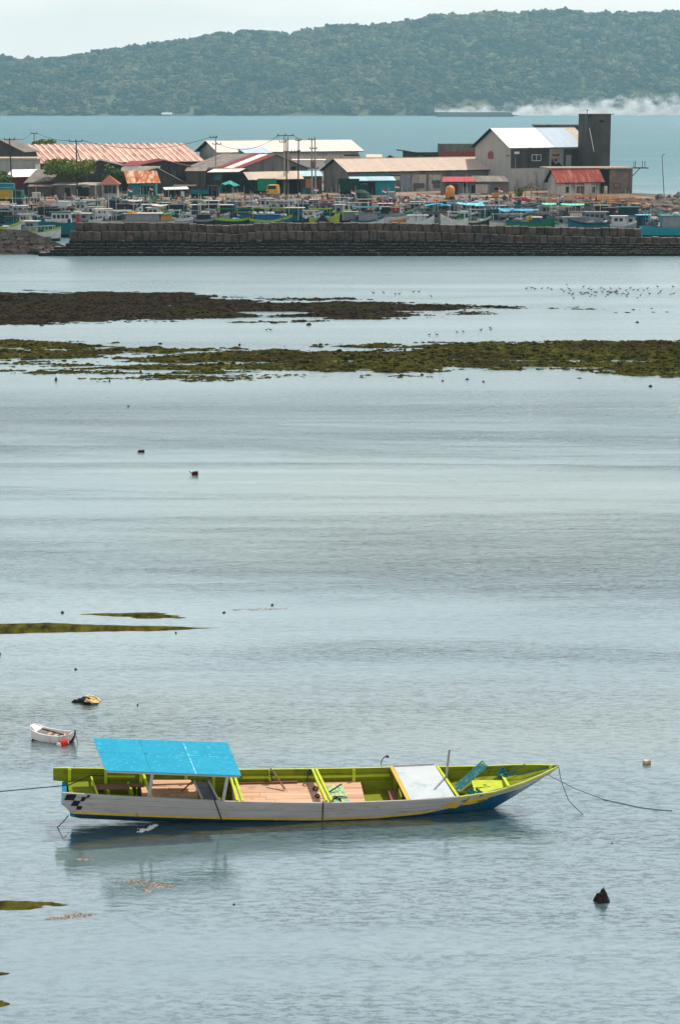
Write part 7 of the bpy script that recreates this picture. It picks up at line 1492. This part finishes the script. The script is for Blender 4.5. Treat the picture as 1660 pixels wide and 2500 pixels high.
MB().tube([(-.11, 0, .05), (.12, .02, .07)], 0.095, 12).build('body', plain('red_plastic', (0.62, 0.03, 0.02), 0.4), r); MB().tube([(.12, .02, .07), (.17, .02, .075)], 0.04, 8).build('cap', plain('white_plastic', (0.7, 0.7, 0.68), 0.4), r)

# ================================================================ rocks and flotsam in the shallows
rock_m = surf('dark_wet_rock', (0.02, 0.017, 0.014), (0.045, 0.036, 0.03), 3.0, 0.6, bump=0.8)
def rock_mesh(seed, sub=2, amp=0.6):
    bm = bmesh.new(); bmesh.ops.create_icosphere(bm, subdivisions=sub, radius=1.0)
    for v in bm.verts:
        p = v.co.copy(); v.co = p * (1 + amp * mnoise.fractal(p * 1.1 + Vector((seed * 3.7, 0, seed)), 1.0, 2.0, 4))
    me = bpy.data.meshes.new('rock'); bm.to_mesh(me); bm.free(); me.materials.append(rock_m); return me
RM = [rock_mesh(k) for k in range(5)]
def rock(x, y, wpx, hpx, lab, k=0, mat=None, grp=None, z0=0.0):
    p = gp(x, y + hpx * 0.5, z0); s = FPX / (p.y * cP + (CAM_H - z0) * sP)
    a = wpx / s / 2; o = link('rock', RM[k % 5], None, loc=p, scale=(a, a * 0.8, hpx / s), rot=(0, 0, k * 1.3)); 
    return tag(o, lab, 'rock', grp)
bigrock = bmesh.new(); bmesh.ops.create_icosphere(bigrock, subdivisions=3, radius=1.0)
for v in bigrock.verts:
    p = v.co.copy(); n = mnoise.fractal(p * 1.6 + Vector((4, 2, 9)), 1.0, 2.0, 5); t = max(0, p.z)
    w_ = 1 - 0.50 * t; v.co = Vector((p.x * w_ * (1 + .7 * n) + 0.30 * t, p.y * w_ * (1 + .6 * n), p.z * (1.25 if p.z > 0 else .4) * (1 + .55 * n)))
me = bpy.data.meshes.new('rock'); bigrock.to_mesh(me); bigrock.free(); me.materials.append(rock_m)
p = gp(1466, 2199); tag(link('rock', me, loc=p, scale=(0.18, 0.18, 0.25)), 'dark jagged rock standing alone at the lower right of the bay', 'rock')
for i, (x, y, w_, h_, lab) in enumerate([
    (154, 1494, 9, 5, 'small dark rock at the left tip of the thin sand spit'), (186, 1633, 8, 4, 'tiny dark rock in the calm patch above the yellow wreck'), (0, 1595, 8, 6, 'dark rock cut by the left edge below the sand spit'),
    (337, 1720, 4, 4, 'tiny dark stone right of the yellow wreck'), (1587, 942, 9, 5, 'dark rock right of centre just below the weed bank'), (1141, 925, 10, 4, 'low dark rock below the middle of the weed bank'),
    (1555, 786, 10, 4, 'dark rock in the channel between the two banks at the right'), (755, 791, 12, 6, 'dark stone heap just below the brown mud bank'), (585, 841, 8, 5, 'dark stone at the top edge of the weed bank'),
    (392, 838, 10, 4, 'flat dark stone where the upper weed strip ends'), (345, 907, 8, 7, 'dark stone in the patchy weed at the left'), (138, 925, 8, 8, 'dark lump in the patchy weed at far left'), (520, 922, 10, 4, 'flat dark stone below the weed bank near its left third'),
    (268, 929, 6, 5, 'small dark stone under the patchy weed'), (103, 793, 11, 4, 'dark stone below the left end of the brown mud bank'), (471, 719, 8, 4, 'dark stone on the top edge of the brown mud bank'),
    (314, 991, 5, 4, 'lone small dark stone in open water at the left'), (572, 2207, 6, 3, 'tiny dark stone in the open water below the blue roofed boat'), (1493, 2058, 4, 3, 'speck of dark stone right of the boat reflection'),
    (665, 1476, 6, 4, 'small weedy stone right of the sand spit'), (548, 1494, 10, 4, 'dark stone off the right tip of the sand spit'), (430, 1544, 5, 4, 'small stone just under the sand spit'),
    (1180, 931, 6, 4, 'small dark rock right below the weed bank'), (1080, 929, 6, 4, 'small dark rock left below the weed bank'), (1030, 914, 7, 5, 'dark rock touching the lower edge of the weed bank'), (1020, 890, 18, 7, 'rounded dark rock lying on the weed bank'), (570, 886, 14, 8, 'dark boulder on the left part of the weed bank')]):
    rock(x, y, w_, h_, lab, i)
# scraps of weed at the left edge
# dark red floats far out
def red_float(x, y, w_, h_, lab, tail):
    p = gp(x, y + h_ / 2); s = FPX / (p.y * cP + CAM_H * sP); a = w_ / s / 2; h = h_ / s
    r = empty('drift_box', p, 0.1, lab, 'flotsam')
    mb = MB(); mb.hexa([(-a, -a * .6, -.1), (a, -a * .6, -.1), (a, a * .6, -.1), (-a, a * .6, -.1), (-a * .7, -a * .5, h * .9), (a, -a * .5, h), (a, a * .5, h), (-a * .7, a * .5, h * .9)])
    mb.build('body', surf('dark_red_plastic', (0.10, 0.012, 0.02), (0.05, 0.01, 0.015)), r)
    MB().box(-a * 1.02, a * 1.02, -a * .62, a * .62, h * .45, h * .56).build('band', surf('darker_red', (0.04, 0.01, 0.012)), r)
    if tail: MB().beam((-a * .8, 0, h * .3), (-a * 1.7, 0, h * 1.1), .04).build('stick', black_p, r)
red_float(345, 1101, 17, 5, 'flat dark red box floating left of centre', False)
red_float(476, 1155, 16, 9, 'dark red box with a stick floating in the calm streak', True)
p = gp(1578, 1864); s = FPX / (p.y * cP + CAM_H * sP)
r = empty('drift_crate', p, 0.3, 'small brown box floating near the right edge beyond the bow', 'flotsam')
MB().box(-.1, .1, -.08, .08, -.04, .11).build('body', surf('brown_box', (0.30, 0.17, 0.10), (0.5, 0.33, 0.2), 6.0), r); MB().box(-.105, .02, -.085, .085, .05, .112).build('lid', surf('pale_lid', (0.6, 0.5, 0.4)), r)
# curved stick with a purple rag behind the boat
p = gp(930, 1864)
r = empty('curved_stick', p, 0, 'thin curved stick with a purple tip rising from the water behind the boat', 'stick')
c = [at(930, 1864, p.y) - p, at(932, 1856, p.y) - p, at(937, 1849, p.y) - p, at(943, 1846, p.y) - p]
MB().tube(c, .014, 6).build('stem', rope_dark, r); MB().tube([c[3], at(949, 1848, p.y) - p], .045, 8, r2=.03).build('tip', surf('purple_rag', (0.05, 0.02, 0.13)), r)
# half sunk yellow wreck with dark weed
p = gp(222, 1714); r = empty('sunken_hull', p, 0, 'half sunken yellow and cream boat end with dark weed on its left side', 'wreck')
s = FPX / (p.y * cP + CAM_H * sP); k = 1 / s
def q(x, y, d=0): return at(x, y, p.y + d) - p
yl = surf('wreck_yellow', (0.50, 0.36, 0.07), (0.62, 0.50, 0.25), 6.0, c3=(0.2, 0.13, 0.05), s3=6.0)
MB().tube([q(211, 1702, .1), q(217, 1699, .2), q(228, 1701, .3), q(238, 1706, .3), q(246, 1714, .1)], .05, 8).build('rim', surf('wreck_cream', (0.68, 0.52, 0.33), (0.5, 0.36, 0.2), 6.0), r)
MB().add([q(209, 1704, -.1), q(214, 1700, .1), q(230, 1703, .2), q(245, 1714, .1), q(240, 1716, -.3), q(222, 1716, -.35), q(207, 1713, -.3)], [(0, 6, 5, 1), (1, 5, 4, 2), (2, 4, 3)]).build('side', yl, r)
MB().tube([q(208, 1706, -.12), q(218, 1711, -.3), q(228, 1716, -.33)], .035, 6).build('rib', surf('wreck_cream', (0.68, 0.52, 0.33)), r)
for i in range(11):
    x = 180 + i * 3; o = link('weed_clump', RM[i % 5], r, loc=q(x, 1714 - (i % 3) * 1.2), scale=(.06 + .012 * i, .07, .04 + .011 * i), rot=(0, 0, i))
link('weed_clump', RM[2], r, loc=q(209, 1712, -.1), scale=(.16, .14, .15))
# foam riffles where the tide runs over stones
foam_m = surf('sand_foam', (0.42, 0.38, 0.33), (0.20, 0.155, 0.10), 14.0, 0.6, lo=0.4, hi=0.6)
def riffle(x0, y0, x1, y1, wpx, lab, n, seed, white=False):
    rg = np.random.default_rng(seed); bm_ = MB()
    for i in range(n):
        t = rg.random(); e = math.sin(math.pi * min(1, t * 1.05)) ** 0.7
        x = x0 + (x1 - x0) * t + rg.normal() * 4; y = y0 + (y1 - y0) * t + rg.normal() * wpx * e
        c = gp(x, y); a = rg.uniform(.015, .05); b = a * rg.uniform(.4, .8); h = rg.uniform(.006, .035) * (1.6 if white else 1)
        k = 6; an = rg.random() * 6.28
        ring = [(c.x + a * math.cos(j / k * 6.283) * (1 + .3 * math.sin(j * 2 + an)), c.y + b * math.sin(j / k * 6.283) * 1.4, -0.004) for j in range(k)]
        bm_.add(ring + [(c.x + rg.normal() * .01, c.y, h)], [(j, (j + 1) % k, k) for j in range(k)])
    tag(bm_.build('foam_riffle', surf('white_foam', (0.78, 0.8, 0.8), (0.6, 0.63, 0.62), 20.0) if white else foam_m), lab, None, None, 'stuff')
riffle(338, 2032, 384, 2015, 2.2, 'white splash under the stern of the blue roofed boat', 90, 1, True)
riffle(312, 2152, 428, 2166, 3.6, 'pebbly riffle in the water below the boat', 260, 2)
riffle(355, 2172, 368, 2176, 2.5, 'small pebbly riffle below the longer one', 30, 7)
riffle(120, 2244, 232, 2232, 3.0, 'pale riffle at the lower left of the bay', 230, 3)
riffle(184, 2097, 222, 2099, 1.8, 'short sandy riffle left below the stern', 50, 4)
riffle(575, 1489, 700, 1486, 1.3, 'thin sandy riffle right of the sand spit', 110, 5)
# birds resting on the shallows
bird_m = surf('dark_bird_feathers', (0.03, 0.03, 0.03), (0.06, 0.055, 0.05), 8.0)
def bird_mesh():
    mb = MB(); pts = [(-.30, 0, .15), (-.16, 0, .15), (0, 0, .17), (.13, 0, .20), (.18, 0, .26), (.20, 0, .34), (.26, 0, .36), (.36, 0, .35)]; rr = [.015, .07, .10, .075, .04, .03, .04, .006]
    n = 6; vs = []
    for (x, y, z), r_ in zip(pts, rr): vs += [(x, r_ * .8 * math.cos(j / n * 6.283), z + r_ * math.sin(j / n * 6.283)) for j in range(n)]
    mb.add(vs, [(n * i + j, n * i + (j + 1) % n, n * i + n + (j + 1) % n, n * i + n + j) for i in range(len(pts) - 1) for j in range(n)])
    mb.tube([(0, .03, .1), (0.02, .03, -.05)], .012, 4).tube([(0.03, -.03, .1), (0.05, -.03, -.05)], .012, 4)
    return mb.mesh('bird', bird_m)
BMESH = bird_mesh()
bl = [(1285, 703), (1297, 702), (1305, 704), (1322, 703), (1336, 702), (1345, 705), (1370, 705), (1388, 704), (1437, 703), (1466, 702), (1474, 705), (1490, 703), (1512, 703), (1538, 702), (1556, 707), (1570, 707), (1604, 699), (1642, 699), (1636, 717), (1644, 715), (1612, 710), (1500, 712), (1507, 716), (1478, 722), (1452, 721), (1443, 717), (1440, 722), (1430, 714), (1423, 717), (1416, 713), (1388, 715), (1395, 718), (1469, 712), (1482, 710), (1530, 719), (1048, 816), (1066, 816), (1130, 808), (1174, 805), (1198, 803), (1196, 799), (1115, 810), (965, 717), (975, 716), (1009, 711), (1022, 711), (1052, 722), (936, 713), (911, 714), (651, 804), (660, 804)]
for i, (x, y) in enumerate(bl):
    o = link('bird', BMESH, loc=gp(x, y + 3), rot=(0, 0, random.uniform(-.6, .6) + (math.pi if random.random() < .5 else 0)), scale=[random.uniform(.5, .72)] * 3)
    tag(o, 'small dark wading bird standing in the shallows near the mud banks', 'bird', 'wading birds on the shallows')
for i in range(34):
    x = random.gauss(1470, 60); y = random.gauss(712, 5)
    o = link('bird', BMESH, loc=gp(x, y + 3), rot=(0, 0, random.uniform(-.6, .6) + (math.pi if random.random() < .5 else 0)), scale=[random.uniform(.45, .65)] * 3)
    tag(o, 'small dark wading bird standing in the shallows near the mud banks', 'bird', 'wading birds on the shallows')
